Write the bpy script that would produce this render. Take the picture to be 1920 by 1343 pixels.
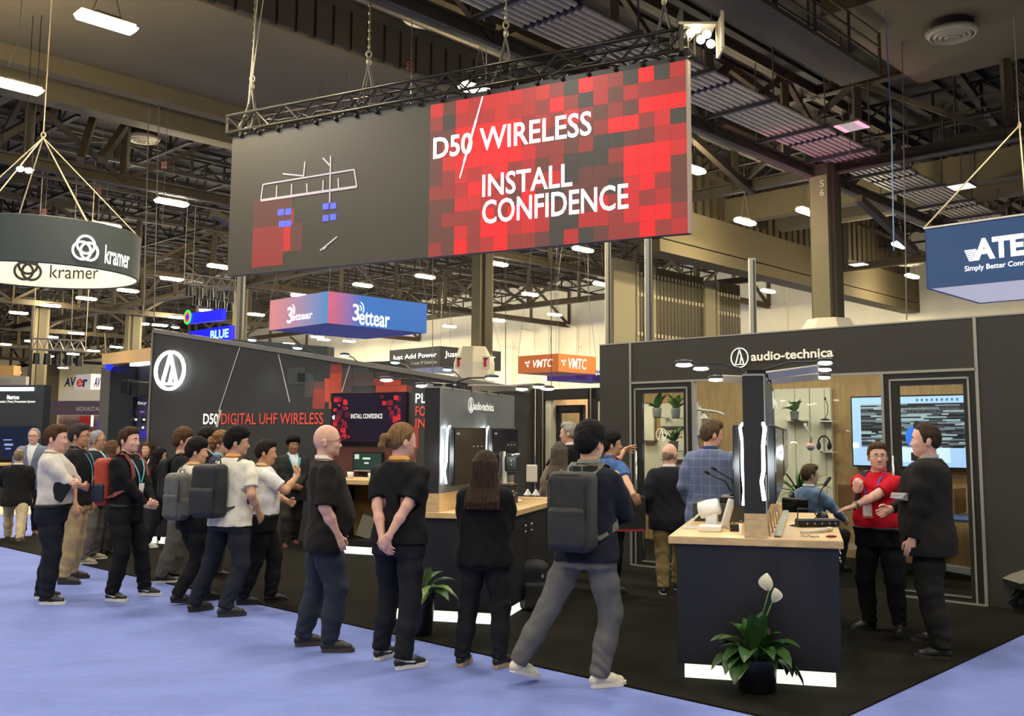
import bpy, math, random
import numpy as np
from mathutils import Matrix, Vector

for _o in list(bpy.data.objects):
    bpy.data.objects.remove(_o)
SC = bpy.context.scene
COL = SC.collection
rnd = random.Random(7)

# ---------------------------------------------------------------- camera
F, CX, CY, CAMH = 1826.0, 1024.0, 616.0, 1.72        # focal length and optical centre for a 1920x1343 frame
_pt, _rl = math.radians(6.19), math.radians(0.21)
_fw = Vector((0, math.cos(_pt), math.sin(_pt)))
_up = Vector((0, -math.sin(_pt), math.cos(_pt)))
_rt = Vector((1, 0, 0))
CR = math.cos(_rl) * _rt + math.sin(_rl) * _up
CU = -math.sin(_rl) * _rt + math.cos(_rl) * _up
CAM = Vector((0, 0, CAMH))
cd = bpy.data.cameras.new('camera')
cam = bpy.data.objects.new('camera', cd)
COL.objects.link(cam)
cd.sensor_width = 36.0
cd.lens = F / 1920 * 36
cd.shift_x = (960 - CX) / 1920
cd.shift_y = (CY - 671.5) / 1920
cd.clip_start, cd.clip_end = 0.05, 400
Mc = Matrix.Identity(4)
for i in range(3):
    Mc[i][0], Mc[i][1], Mc[i][2], Mc[i][3] = CR[i], CU[i], -_fw[i], CAM[i]
cam.matrix_world = Mc
SC.camera = cam

# ---------------------------------------------------------------- exposure, world, hall lighting
SC.view_settings.view_transform = 'Standard'
SC.view_settings.look = 'None'
SC.view_settings.exposure = 0.35
SC.view_settings.gamma = 1.0
SC.view_settings.use_curve_mapping = False
wd = bpy.data.worlds.new('world')
SC.world = wd
wd.use_nodes = True
wd.node_tree.nodes['Background'].inputs[0].default_value = (1.0, 0.86, 0.64, 1)
wd.node_tree.nodes['Background'].inputs[1].default_value = 0.10

HA = math.radians(-42.6)                               # the hall's grid: HV runs to the far right, HU to the far left
HV = Vector((-math.sin(HA), math.cos(HA), 0))
HU = Vector((-math.cos(HA), -math.sin(HA), 0))


def hall(a, b, z=0.0):
    return HU * a + HV * b + Vector((0, 0, z))


def area_light(name, loc, sx, sy, power, col=(1, 0.93, 0.78), rot=None):
    l = bpy.data.lights.new(name, 'AREA')
    l.shape = 'RECTANGLE'
    l.size, l.size_y, l.energy, l.color = sx, sy, power, col
    o = bpy.data.objects.new(name, l)
    COL.objects.link(o)
    o.location = loc
    o.rotation_euler = rot or (0, 0, math.radians(47.4))
    return o


# rows of hall lamps that hang above and behind the camera, out of frame, on the same grid as the visible ones
for _a in (-6, 0, 5.6, 11.2, 16.8):
    for _b in (-8.4, 0, 8.2):
        _p = hall(_a, _b, 9.9)
        if _p.y < 17.5:
            area_light('hall_lamp_light', _p, 1.3, 0.5, 235)
for _a, _b in ((22.4, -8.4), (28, -8.4), (22.4, 0), (28, 0), (33.6, 0), (33.6, 8), (-6, 16.5), (0, 16.5), (5.6, 16.5), (-6, 25), (0, 25), (5.6, 25), (11.2, 16.5)):
    area_light('hall_lamp_light', hall(_a, _b, 9.9), 1.3, 0.5, 235)


# ---------------------------------------------------------------- pixel rays and planes
def ray(x, y):
    return CR * ((x - CX) / F) - CU * ((y - CY) / F) + _fw


def G(x, y, z=0.0):                                    # point at height z seen at pixel x, y
    d = ray(x, y)
    return CAM + d * ((z - CAMH) / d.z)


def DP(x, y, Y):                                       # point at depth Y seen at pixel x, y
    d = ray(x, y)
    return CAM + d * (Y / d.y)


class Pl:                                              # an upright plane, ex runs to the right, n faces the camera
    def __init__(s, p0, ang):
        s.p0 = Vector((p0[0], p0[1], 0))
        a = math.radians(ang)
        s.ex = Vector((math.cos(a), math.sin(a), 0))
        s.n = Vector((math.sin(a), -math.cos(a), 0))

    def P(s, q, z, o=0.0):
        return s.p0 + s.ex * q + s.n * o + Vector((0, 0, z))

    def px(s, x, y, o=0.0):
        d = ray(x, y)
        c = s.p0 + s.n * o
        t = (c - CAM).dot(s.n) / d.dot(s.n)
        p = CAM + d * t
        return (p - s.p0).dot(s.ex), p.z

    def W(s, x, y, o=0.0):
        q, z = s.px(x, y, o)
        return s.P(q, z, o)

    def box(s, mb, q0, q1, z0, z1, o0, o1, mi=0):
        mb.hexa([s.P(q, z, o) for z in (z0, z1) for o in (o0, o1) for q in (q0, q1)], mi)

    def pbox(s, mb, x0, y0, x1, y1, o0, o1, mi=0):
        a, b = s.px(x0, y0, o1), s.px(x1, y1, o1)
        s.box(mb, min(a[0], b[0]), max(a[0], b[0]), min(a[1], b[1]), max(a[1], b[1]), o0, o1, mi)

    def poly(s, mb, pts, o0, o1, mi=0):                # prism on the plane from pixel corners
        q = [s.px(x, y, o1) for x, y in pts]
        mb.prism([s.P(a, z, o1) for a, z in q], [s.P(a, z, o0) for a, z in q], mi)


# ---------------------------------------------------------------- materials
def lin(c):
    return tuple(((v / 255) / 12.92 if v / 255 <= 0.04045 else ((v / 255 + 0.055) / 1.055) ** 2.4) for v in c)


MATS = {}


def M(name, col, rough=0.6, metal=0.0, emit=0.0, ecol=None, noise=0.0, scale=20, bump=0.0, bscale=200, spec=0.5, stretch=None, coat=0.0):
    if name in MATS:
        return MATS[name]
    m = bpy.data.materials.new(name)
    m.use_nodes = True
    nt = m.node_tree
    b = nt.nodes['Principled BSDF']
    c = lin(col)
    b.inputs['Base Color'].default_value = (*c, 1)
    b.inputs['Roughness'].default_value = rough
    b.inputs['Metallic'].default_value = metal
    b.inputs['Specular IOR Level'].default_value = spec
    if coat:
        b.inputs['Coat Weight'].default_value = coat
    if emit:
        b.inputs['Emission Color'].default_value = (*lin(ecol or col), 1)
        b.inputs['Emission Strength'].default_value = emit
    if noise or bump:
        tc = nt.nodes.new('ShaderNodeTexCoord')
        mp = nt.nodes.new('ShaderNodeMapping')
        mp.inputs['Scale'].default_value = stretch or (1, 1, 1)
        nt.links.new(tc.outputs['Object'], mp.inputs['Vector'])
    if noise:
        n = nt.nodes.new('ShaderNodeTexNoise')
        n.inputs['Scale'].default_value = scale
        n.inputs['Detail'].default_value = 5
        nt.links.new(mp.outputs[0], n.inputs['Vector'])
        r = nt.nodes.new('ShaderNodeValToRGB')
        r.color_ramp.elements[0].position, r.color_ramp.elements[1].position = 0.3, 0.7
        r.color_ramp.elements[0].color = (*[v * (1 - noise) for v in c], 1)
        r.color_ramp.elements[1].color = (*[min(1, v * (1 + noise)) for v in c], 1)
        nt.links.new(n.outputs['Fac'], r.inputs['Fac'])
        nt.links.new(r.outputs[0], b.inputs['Base Color'])
    if bump:
        n2 = nt.nodes.new('ShaderNodeTexNoise')
        n2.inputs['Scale'].default_value = bscale
        n2.inputs['Detail'].default_value = 3
        nt.links.new(mp.outputs[0], n2.inputs['Vector'])
        bp = nt.nodes.new('ShaderNodeBump')
        bp.inputs['Strength'].default_value = bump
        bp.inputs['Distance'].default_value = 0.01
        nt.links.new(n2.outputs['Fac'], bp.inputs['Height'])
        nt.links.new(bp.outputs[0], b.inputs['Normal'])
    MATS[name] = m
    return m


def glass_mat(name, tint=(235, 240, 238), refl=1.0):
    if name in MATS:
        return MATS[name]
    m = bpy.data.materials.new(name)
    m.use_nodes = True
    nt = m.node_tree
    nt.nodes.clear()
    out = nt.nodes.new('ShaderNodeOutputMaterial')
    tr = nt.nodes.new('ShaderNodeBsdfTransparent')
    tr.inputs[0].default_value = (*lin(tint), 1)
    gl = nt.nodes.new('ShaderNodeBsdfGlossy')
    gl.inputs['Roughness'].default_value = 0.01
    fr = nt.nodes.new('ShaderNodeFresnel')
    fr.inputs['IOR'].default_value = 1.45
    mx = nt.nodes.new('ShaderNodeMixShader')
    nt.links.new(fr.outputs[0], mx.inputs[0])
    nt.links.new(tr.outputs[0], mx.inputs[1])
    nt.links.new(gl.outputs[0], mx.inputs[2])
    nt.links.new(mx.outputs[0], out.inputs[0])
    MATS[name] = m
    return m


# ---------------------------------------------------------------- mesh building
WM = {}


def link(name, me, parent):
    o = bpy.data.objects.new(name, me)
    COL.objects.link(o)
    if parent is not None:
        o.parent = parent
        WM[o] = WM[parent]
    else:
        WM[o] = Matrix.Identity(4)
    return o


def tag(o, label=None, cat=None, group=None, kind=None):
    if label:
        o['label'] = label
    if cat:
        o['category'] = cat
    if group:
        o['group'] = group
    if kind:
        o['kind'] = kind
    return o


def thing(name, label, cat, loc=(0, 0, 0), rotz=0.0, group=None):
    o = bpy.data.objects.new(name, None)
    COL.objects.link(o)
    o.empty_display_size = 0.2
    o.location = loc
    o.rotation_euler = (0, 0, rotz)
    WM[o] = Matrix.Translation(Vector(loc)) @ Matrix.Rotation(rotz, 4, 'Z')
    return tag(o, label, cat, group)


def aslist(m):
    return m if isinstance(m, (list, tuple)) else [m]


class MB:
    def __init__(s):
        s.v, s.f, s.m = [], [], []

    def add(s, vs, fs, mi=0):
        b = len(s.v)
        s.v.extend([tuple(v) for v in vs])
        s.f.extend([tuple(i + b for i in f) for f in fs])
        s.m.extend([mi] * len(fs))
        return s

    def hexa(s, p, mi=0):                               # 8 corners: z0(o0 q0,q1; o1 q0,q1), z1(...)
        return s.add(p, [(0, 1, 3, 2), (4, 6, 7, 5), (0, 4, 5, 1), (2, 3, 7, 6), (0, 2, 6, 4), (1, 5, 7, 3)], mi)

    def box(s, c, size, mi=0, R=None):
        c = Vector(c)
        h = Vector(size) * 0.5
        pts = []
        for z in (-1, 1):
            for y in (-1, 1):
                for x in (-1, 1):
                    w = Vector((x * h.x, y * h.y, z * h.z))
                    pts.append(c + (R @ w if R else w))
        return s.hexa(pts, mi)

    def bar(s, p0, p1, w, h, mi=0, up=(0, 0, 1)):
        p0, p1 = Vector(p0), Vector(p1)
        d = (p1 - p0)
        if d.length < 1e-6:
            return s
        d.normalize()
        u = Vector(up)
        if abs(d.dot(u)) > 0.98:
            u = Vector((1, 0, 0)) if abs(d.x) < 0.9 else Vector((0, 1, 0))
        x = d.cross(u).normalized()
        z = x.cross(d).normalized()
        pts = [p + x * (sx * w / 2) + z * (sz * h / 2) for sz in (-1, 1) for p in (p0, p1) for sx in (-1, 1)]
        return s.hexa(pts, mi)

    def cyl(s, p0, p1, r0, r1=None, n=10, mi=0, caps=True):
        r1 = r0 if r1 is None else r1
        p0, p1 = Vector(p0), Vector(p1)
        d = (p1 - p0).normalized()
        a = Vector((0, 0, 1)) if abs(d.z) < 0.9 else Vector((1, 0, 0))
        x = d.cross(a).normalized()
        y = d.cross(x)
        vs = []
        for p, r in ((p0, r0), (p1, r1)):
            for i in range(n):
                t = 2 * math.pi * i / n
                vs.append(p + x * (math.cos(t) * r) + y * (math.sin(t) * r))
        fs = [(i, (i + 1) % n, n + (i + 1) % n, n + i) for i in range(n)]
        if caps:
            fs += [tuple(range(n - 1, -1, -1)), tuple(range(n, 2 * n))]
        return s.add(vs, fs, mi)

    def tube(s, path, r, n=8, mi=0, closed=False):
        path = [Vector(p) for p in path]
        k = len(path)
        rs = r if isinstance(r, (list, tuple)) else [r] * k
        vs, fs = [], []
        nrm = None
        for i, p in enumerate(path):
            a = path[(i - 1) % k] if (i > 0 or closed) else p
            b = path[(i + 1) % k] if (i < k - 1 or closed) else p
            d = (b - a).normalized()
            if nrm is None:
                q = Vector((0, 0, 1)) if abs(d.z) < 0.9 else Vector((1, 0, 0))
                nrm = d.cross(q).normalized()
            nrm = (nrm - d * nrm.dot(d)).normalized()
            y = d.cross(nrm)
            for j in range(n):
                t = 2 * math.pi * j / n
                vs.append(p + nrm * (math.cos(t) * rs[i]) + y * (math.sin(t) * rs[i]))
        for i in range(k if closed else k - 1):
            for j in range(n):
                i2 = (i + 1) % k
                fs.append((i * n + j, i * n + (j + 1) % n, i2 * n + (j + 1) % n, i2 * n + j))
        if not closed:
            fs += [tuple(range(n - 1, -1, -1)), tuple(range((k - 1) * n, k * n))]
        return s.add(vs, fs, mi)

    def strap(s, path, w, t, side, mi=0):               # flat band along a path, side = width direction(s)
        path = [Vector(p) for p in path]
        k = len(path)
        sd = side if isinstance(side, list) else [side] * k
        vs, fs = [], []
        for i, p in enumerate(path):
            d = (path[min(i + 1, k - 1)] - path[max(i - 1, 0)]).normalized()
            x = Vector(sd[i])
            x = (x - d * x.dot(d)).normalized()
            n = d.cross(x)
            vs += [p + x * w / 2 + n * t / 2, p - x * w / 2 + n * t / 2, p - x * w / 2 - n * t / 2, p + x * w / 2 - n * t / 2]
        for i in range(k - 1):
            for j in range(4):
                fs.append((i * 4 + j, i * 4 + (j + 1) % 4, i * 4 + 4 + (j + 1) % 4, i * 4 + 4 + j))
        fs += [(3, 2, 1, 0), tuple((k - 1) * 4 + j for j in range(4))]
        return s.add(vs, fs, mi)

    def prism(s, front, back, mi=0):
        n = len(front)
        fs = [tuple(range(n)), tuple(range(2 * n - 1, n - 1, -1))]
        fs += [(i, n + i, n + (i + 1) % n, (i + 1) % n) for i in range(n)]
        return s.add(list(front) + list(back), fs, mi)

    def ell(s, c, r, nu=14, nv=9, mi=0, R=None):
        c = Vector(c)
        vs, fs = [], []
        for j in range(1, nv):
            ph = math.pi * j / nv
            for i in range(nu):
                t = 2 * math.pi * i / nu
                w = Vector((r[0] * math.sin(ph) * math.cos(t), r[1] * math.sin(ph) * math.sin(t), r[2] * math.cos(ph)))
                vs.append(c + (R @ w if R else w))
        for w in (Vector((0, 0, r[2])), Vector((0, 0, -r[2]))):
            vs.append(c + (R @ w if R else w))
        top, bot = len(vs) - 2, len(vs) - 1
        for i in range(nu):
            i2 = (i + 1) % nu
            fs.append((top, i, i2))
            fs.append((bot, (nv - 2) * nu + i2, (nv - 2) * nu + i))
            for j in range(nv - 2):
                fs.append((j * nu + i, (j + 1) * nu + i, (j + 1) * nu + i2, j * nu + i2))
        return s.add(vs, fs, mi)

    def lathe(s, prof, c, n=20, mi=0, axis=None):
        c = Vector(c)
        R = Vector((0, 0, 1)).rotation_difference(Vector(axis)).to_matrix() if axis is not None else Matrix.Identity(3)
        vs, fs = [], []
        for r, z in prof:
            for i in range(n):
                t = 2 * math.pi * i / n
                vs.append(c + R @ Vector((r * math.cos(t), r * math.sin(t), z)))
        for j in range(len(prof) - 1):
            for i in range(n):
                i2 = (i + 1) % n
                fs.append((j * n + i, j * n + i2, (j + 1) * n + i2, (j + 1) * n + i))
        if prof[0][0] > 1e-4:
            fs.append(tuple(range(n - 1, -1, -1)))
        if prof[-1][0] > 1e-4:
            k = (len(prof) - 1) * n
            fs.append(tuple(range(k, k + n)))
        return s.add(vs, fs, mi)

    def quad(s, a, b, c, d, mi=0):
        return s.add([a, b, c, d], [(0, 1, 2, 3)], mi)

    def grid(s, rows, mi=0):                            # rows of points -> sheet
        k = len(rows[0])
        vs = [p for r in rows for p in r]
        fs = [(i * k + j, i * k + j + 1, (i + 1) * k + j + 1, (i + 1) * k + j) for i in range(len(rows) - 1) for j in range(k - 1)]
        return s.add(vs, fs, mi)

    def build(s, name, mats, parent=None, smooth=False, bevel=0.0, label=None, origin=None):
        vs = s.v
        loc = None
        if parent is not None:
            inv = WM[parent].inverted()
            vs = [inv @ Vector(v) for v in vs]
        elif vs:
            a = np.array([tuple(v) for v in vs])
            lo, hi = a.min(0), a.max(0)
            loc = Vector(((lo[0] + hi[0]) / 2, (lo[1] + hi[1]) / 2, lo[2]))
            vs = [Vector(v) - loc for v in vs]
        me = bpy.data.meshes.new(name)
        me.from_pydata([tuple(v) for v in vs], [], s.f)
        for m in aslist(mats):
            me.materials.append(m)
        me.polygons.foreach_set('material_index', s.m)
        if smooth:
            me.polygons.foreach_set('use_smooth', [True] * len(s.f))
        me.update()
        o = link(name, me, parent)
        if loc is not None:
            o.location = loc
            WM[o] = Matrix.Translation(loc)
        if bevel:
            b = o.modifiers.new('bevel', 'BEVEL')
            b.width, b.segments, b.limit_method, b.angle_limit = bevel, 2, 'ANGLE', math.radians(40)
        if label:
            o['label'] = label
        return o


def struct(o):
    o['kind'] = 'structure'
    return o


def kids(o):
    return [c for c in CHILD.get(o, [])]


def copy_tree(o, mat, label=None, **kw):                # a copy of a thing, its parts and sub-parts
    r = o.copy()
    COL.objects.link(r)
    r.matrix_world = mat
    WM[r] = mat
    if label:
        r['label'] = label

    def rec(a, b):
        for ch in list(a.children):
            c = ch.copy()
            COL.objects.link(c)
            c.parent = b
            WM[c] = WM[b]
            rec(ch, c)
    rec(o, r)
    return r


# ---------------------------------------------------------------- lettering
def glyphs(txt, bold=0.0, shear=0.0, space=1.0):
    cu = bpy.data.curves.new('lettering', 'FONT')
    cu.body = txt
    cu.size = 1.0
    cu.offset = bold
    cu.shear = shear
    cu.space_character = space
    cu.resolution_u = 3
    o = bpy.data.objects.new('lettering', cu)
    COL.objects.link(o)
    dg = bpy.context.evaluated_depsgraph_get()
    me = bpy.data.meshes.new_from_object(o.evaluated_get(dg))
    vs = [(v.co.x, v.co.y) for v in me.vertices]
    fs = [tuple(p.vertices) for p in me.polygons]
    bpy.data.objects.remove(o)
    bpy.data.curves.remove(cu)
    bpy.data.meshes.remove(me)
    return vs, fs


def text_fit(mb, txt, o, ex, ey, w, h, bold=0.0, shear=0.0, space=1.0, mi=0, full=False):
    """letters whose outline box is w wide and h tall from corner o along ex, ey"""
    vs, fs = glyphs(txt, bold, shear, space)
    xs, ys = [v[0] for v in vs], [v[1] for v in vs]
    x0, x1, y0, y1 = min(xs), max(xs), min(ys), max(ys)
    o, ex, ey = Vector(o), Vector(ex), Vector(ey)
    mb.add([o + ex * ((x - x0) / (x1 - x0) * w) + ey * ((y - y0) / (y1 - y0) * h) for x, y in vs], fs, mi)
    return mb


def text_on(pl, txt, x0, y0, x1, y1, off, name, mat, parent, bold=0.0, shear=0.0, space=1.0, label=None):
    """letters on plane pl filling the pixel span from top left to bottom right"""
    a, b = pl.px(x0, (y0 + y1) / 2, off), pl.px(x1, (y0 + y1) / 2, off)
    t, d = pl.px((x0 + x1) / 2, y0, off), pl.px((x0 + x1) / 2, y1, off)
    mb = MB()
    text_fit(mb, txt, pl.P(a[0], d[1], off), pl.ex, (0, 0, 1), b[0] - a[0], t[1] - d[1], bold, shear, space)
    return mb.build(name, mat, parent, label=label)


def text_m(pl, txt, q0, q1, z0, z1, off, name, mat, parent, bold=0.0, shear=0.0, space=1.0, label=None):
    mb = MB()
    text_fit(mb, txt, pl.P(q0, z0, off), pl.ex, (0, 0, 1), q1 - q0, z1 - z0, bold, shear, space)
    return mb.build(name, mat, parent, label=label)


def ring_logo(mb, o, ex, ey, r, t, depth=0.01, n=40, mi=0):
    """ring with the tall two-legged triangle inside; o = centre, r = outer radius, t = stroke"""
    o, ex, ey = Vector(o), Vector(ex), Vector(ey)
    nz = ex.cross(ey)
    P = lambda x, y: o + ex * x + ey * y
    ring = []
    for i in range(n):
        a = 2 * math.pi * i / n
        ring.append((math.cos(a), math.sin(a)))
    for i in range(n):
        a, b = ring[i], ring[(i + 1) % n]
        q = [P(a[0] * r, a[1] * r), P(b[0] * r, b[1] * r), P(b[0] * (r - t), b[1] * (r - t)), P(a[0] * (r - t), a[1] * (r - t))]
        mb.prism([p + nz * depth for p in q], q, mi)

    def stroke(x0, y0, x1, y1, w):
        d = Vector((x1 - x0, y1 - y0)).normalized()
        k = Vector((-d.y, d.x)) * w / 2
        q = [P(x0 + k.x, y0 + k.y), P(x0 - k.x, y0 - k.y), P(x1 - k.x, y1 - k.y), P(x1 + k.x, y1 + k.y)]
        mb.prism([p + nz * depth for p in q], q, mi)
    bx, by, ty = r * 0.47, -r * 0.66, r * 0.80
    stroke(-bx, by, 0, ty, t)
    stroke(bx, by, 0, ty, t)
    stroke(0.03 * r, by, 0.20 * r, r * 0.16, t * 0.9)
    stroke(-bx, by, bx, by, t * 0.9)
    return mb

# ---------------------------------------------------------------- soft bodies: distance fields turned into one closed surface
class Field:
    def __init__(s, lo, hi, st):
        s.lo, s.st = np.array(lo, float), st
        n = np.maximum(3, np.ceil((np.array(hi) - s.lo) / st).astype(int) + 1)
        s.n = n
        s.ax = [s.lo[i] + st * np.arange(n[i]) for i in range(3)]
        s.d = np.full(n, 0.08, np.float32)

    def blk(s, lo, hi, pad):
        a = np.clip(np.floor((np.array(lo) - pad - s.lo) / s.st).astype(int), 0, s.n)
        b = np.clip(np.ceil((np.array(hi) + pad - s.lo) / s.st).astype(int) + 1, 0, s.n)
        if (b <= a).any():
            return None
        sl = tuple(slice(a[i], b[i]) for i in range(3))
        x, y, z = (s.ax[i][sl[i]] for i in range(3))
        return sl, x[:, None, None], y[None, :, None], z[None, None, :]

    def mix(s, sl, d, k):
        o = s.d[sl]
        if k > 0:
            h = np.maximum(k - np.abs(o - d), 0) / k
            s.d[sl] = np.minimum(o, d) - h * h * k * 0.25
        else:
            s.d[sl] = np.minimum(o, d)

    def cone(s, a, b, r1, r2, k=0.02):
        a, b = np.array(a, float), np.array(b, float)
        r = max(r1, r2)
        B = s.blk(np.minimum(a, b) - r, np.maximum(a, b) + r, k + 0.03)
        if B is None:
            return s
        sl, x, y, z = B
        ba = b - a
        L = max(1e-9, ba @ ba)
        px, py, pz = x - a[0], y - a[1], z - a[2]
        t = np.clip((px * ba[0] + py * ba[1] + pz * ba[2]) / L, 0, 1)
        d = np.sqrt((px - ba[0] * t) ** 2 + (py - ba[1] * t) ** 2 + (pz - ba[2] * t) ** 2) - (r1 + (r2 - r1) * t)
        s.mix(sl, d, k)
        return s

    def chain(s, pts, rs, k=0.02):
        for i in range(len(pts) - 1):
            s.cone(pts[i], pts[i + 1], rs[i], rs[i + 1], k)
        return s

    def ell(s, c, r, k=0.02, R=None, sub=False):
        c, r = np.array(c, float), np.array(r, float)
        m = r.max()
        B = s.blk(c - m, c + m, k + 0.03)
        if B is None:
            return s
        sl, x, y, z = B
        x, y, z = x - c[0], y - c[1], z - c[2]
        if R is not None:
            q = np.array(R)
            x, y, z = (q[0][i] * x + q[1][i] * y + q[2][i] * z for i in range(3))
        k0 = np.sqrt((x / r[0]) ** 2 + (y / r[1]) ** 2 + (z / r[2]) ** 2)
        k1 = np.sqrt((x / r[0] ** 2) ** 2 + (y / r[1] ** 2) ** 2 + (z / r[2] ** 2) ** 2) + 1e-9
        d = k0 * (k0 - 1) / k1
        if sub:
            o = s.d[sl]
            h = np.maximum(k - np.abs(-d - o), 0) / max(k, 1e-9)
            s.d[sl] = np.maximum(o, -d) + h * h * k * 0.25
        else:
            s.mix(sl, d, k)
        return s

    def rbox(s, c, hf, rad, k=0.01, R=None):
        c, hf = np.array(c, float), np.array(hf, float)
        m = np.linalg.norm(hf)
        B = s.blk(c - m, c + m, k + 0.03)
        if B is None:
            return s
        sl, x, y, z = B
        x, y, z = x - c[0], y - c[1], z - c[2]
        if R is not None:
            q = np.array(R)
            x, y, z = (q[0][i] * x + q[1][i] * y + q[2][i] * z for i in range(3))
        qx, qy, qz = (np.abs(v) - h + rad for v, h in ((x, hf[0]), (y, hf[1]), (z, hf[2])))
        d = np.sqrt(np.maximum(qx, 0) ** 2 + np.maximum(qy, 0) ** 2 + np.maximum(qz, 0) ** 2) + np.minimum(np.maximum(qx, np.maximum(qy, qz)), 0) - rad
        s.mix(sl, d, k)
        return s

    def stack(s, sec, k=0.03, flat=True, p=2.3):
        """upright trunk of ellipse sections (z, cx, cy, rx, ry), cut flat at both ends"""
        sec = sorted(sec)
        q = np.array(sec)
        B = s.blk([(q[:, 1] - q[:, 3]).min(), (q[:, 2] - q[:, 4]).min(), q[0, 0]], [(q[:, 1] + q[:, 3]).max(), (q[:, 2] + q[:, 4]).max(), q[-1, 0]], k + 0.03)
        if B is None:
            return s
        sl, x, y, z = B
        cx, cy, rx, ry = (np.interp(z, q[:, 0], q[:, i]) for i in (1, 2, 3, 4))
        e = ((np.abs(x - cx) / rx) ** p + (np.abs(y - cy) / ry) ** p) ** (1 / p)
        d = (e - 1) * np.minimum(rx, ry)
        d = np.maximum(d, np.maximum(q[0, 0] - z, z - q[-1, 0]))
        s.mix(sl, d, k)
        return s

    def cut(s, fn):                                     # keep where fn(x, y, z) < 0
        x, y, z = s.ax[0][:, None, None], s.ax[1][None, :, None], s.ax[2][None, None, :]
        s.d = np.maximum(s.d, fn(x, y, z)).astype(np.float32)
        return s

    def add(s, fn):
        x, y, z = s.ax[0][:, None, None], s.ax[1][None, :, None], s.ax[2][None, None, :]
        s.d = (s.d + fn(x, y, z)).astype(np.float32)
        return s

    def surface(s):
        d = s.d
        d[0], d[-1] = 0.08, 0.08
        d[:, 0], d[:, -1] = 0.08, 0.08
        d[:, :, 0], d[:, :, -1] = 0.08, 0.08
        ins = d < 0
        off = [(i, j, k) for i in (0, 1) for j in (0, 1) for k in (0, 1)]
        n = np.array(d.shape) - 1
        cs = np.zeros(n, np.int8)
        for i, j, k in off:
            cs += ins[i:i + n[0], j:j + n[1], k:k + n[2]]
        act = (cs > 0) & (cs < 8)
        ix = np.argwhere(act)
        if len(ix) == 0:
            return np.zeros((0, 3)), np.zeros((0, 4), int)
        idm = np.full(n, -1, np.int64)
        idm[act] = np.arange(len(ix))
        acc = np.zeros((len(ix), 3))
        cnt = np.zeros(len(ix))
        for a in off:
            for ax in range(3):
                if a[ax]:
                    continue
                b = list(a)
                b[ax] = 1
                d0 = d[ix[:, 0] + a[0], ix[:, 1] + a[1], ix[:, 2] + a[2]]
                d1 = d[ix[:, 0] + b[0], ix[:, 1] + b[1], ix[:, 2] + b[2]]
                m = (d0 < 0) != (d1 < 0)
                t = np.where(m, d0 / np.where(m, d0 - d1, 1), 0)
                p = np.tile(np.array(a, float), (len(ix), 1))
                p[:, ax] = t
                acc[m] += p[m]
                cnt[m] += 1
        vs = s.lo + s.st * (ix + acc / cnt[:, None])
        fs = []
        for ax in range(3):
            u, v = (ax + 1) % 3, (ax + 2) % 3
            sl0, sl1 = [slice(1, -1)] * 3, [slice(1, -1)] * 3
            sl0[ax], sl1[ax] = slice(0, -1), slice(1, None)
            a, b = ins[tuple(sl0)], ins[tuple(sl1)]
            for flip, m in ((False, a & ~b), (True, ~a & b)):
                e = np.argwhere(m)
                e[:, u] += 1
                e[:, v] += 1
                q = []
                for du, dv in ((0, 0), (1, 0), (1, 1), (0, 1)):
                    c = e.copy()
                    c[:, u] -= du
                    c[:, v] -= dv
                    q.append(idm[c[:, 0], c[:, 1], c[:, 2]])
                q = np.stack(q if not flip else q[::-1], 1)
                fs.append(q)
        return vs, np.concatenate(fs)

    def build(s, name, mats, parent, label=None, pick=None):
        vs, fs = s.surface()
        me = bpy.data.meshes.new(name)
        nv, nf = len(vs), len(fs)
        me.vertices.add(nv)
        me.vertices.foreach_set('co', vs.astype(np.float32).ravel())
        me.loops.add(nf * 4)
        me.loops.foreach_set('vertex_index', fs.astype(np.int32).ravel())
        me.polygons.add(nf)
        me.polygons.foreach_set('loop_start', np.arange(0, nf * 4, 4, dtype=np.int32))
        me.polygons.foreach_set('loop_total', np.full(nf, 4, np.int32))
        for m in aslist(mats):
            me.materials.append(m)
        if pick is not None and nf:
            me.polygons.foreach_set('material_index', pick(vs[fs].mean(1)).astype(np.int32))
        me.polygons.foreach_set('use_smooth', np.ones(nf, bool))
        me.update(calc_edges=True)
        me.validate()
        o = link(name, me, parent)
        if label:
            o['label'] = label
        return o


def v3(*a):
    return np.array(a, float)


def nrm(v):
    v = np.array(v, float)
    return v / max(1e-9, np.linalg.norm(v))


def two_bone(a, c, l1, l2, pole):
    a, c = np.array(a, float), np.array(c, float)
    d = c - a
    L = np.linalg.norm(d)
    if L > (l1 + l2) * 0.998:
        c = a + d / L * (l1 + l2) * 0.998
        d = c - a
        L = np.linalg.norm(d)
    x = d / L
    t = (l1 * l1 - l2 * l2 + L * L) / (2 * L)
    h = math.sqrt(max(0, l1 * l1 - t * t))
    p = np.array(pole, float)
    p = nrm(p - x * (p @ x))
    return a + x * t + p * h, c


# ---------------------------------------------------------------- people
def fabric(col, rough=0.85, noise=0.12, bump=0.25, scale=14):
    return M('fabric_%d_%d_%d' % tuple(col), col, rough, noise=noise, scale=scale, bump=bump, bscale=260, spec=0.2)


SKINS = {'fair': (214, 164, 138), 'pink': (222, 172, 150), 'tan': (196, 146, 112), 'asian': (205, 158, 124), 'brown': (164, 116, 86)}


def skin_mat(n):
    return M('skin_' + n, SKINS[n], 0.5, noise=0.07, scale=30, spec=0.35)


def hair_mat(col):
    return M('hair_%d_%d_%d' % tuple(col), col, 0.75, noise=0.35, scale=60, bump=0.35, bscale=120, stretch=(1, 1, 0.12), spec=0.15)


WHITE_SOLE = lambda: M('sole_white', (226, 224, 214), 0.6)
NPEOPLE = [0]
PERSON = {}


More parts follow.
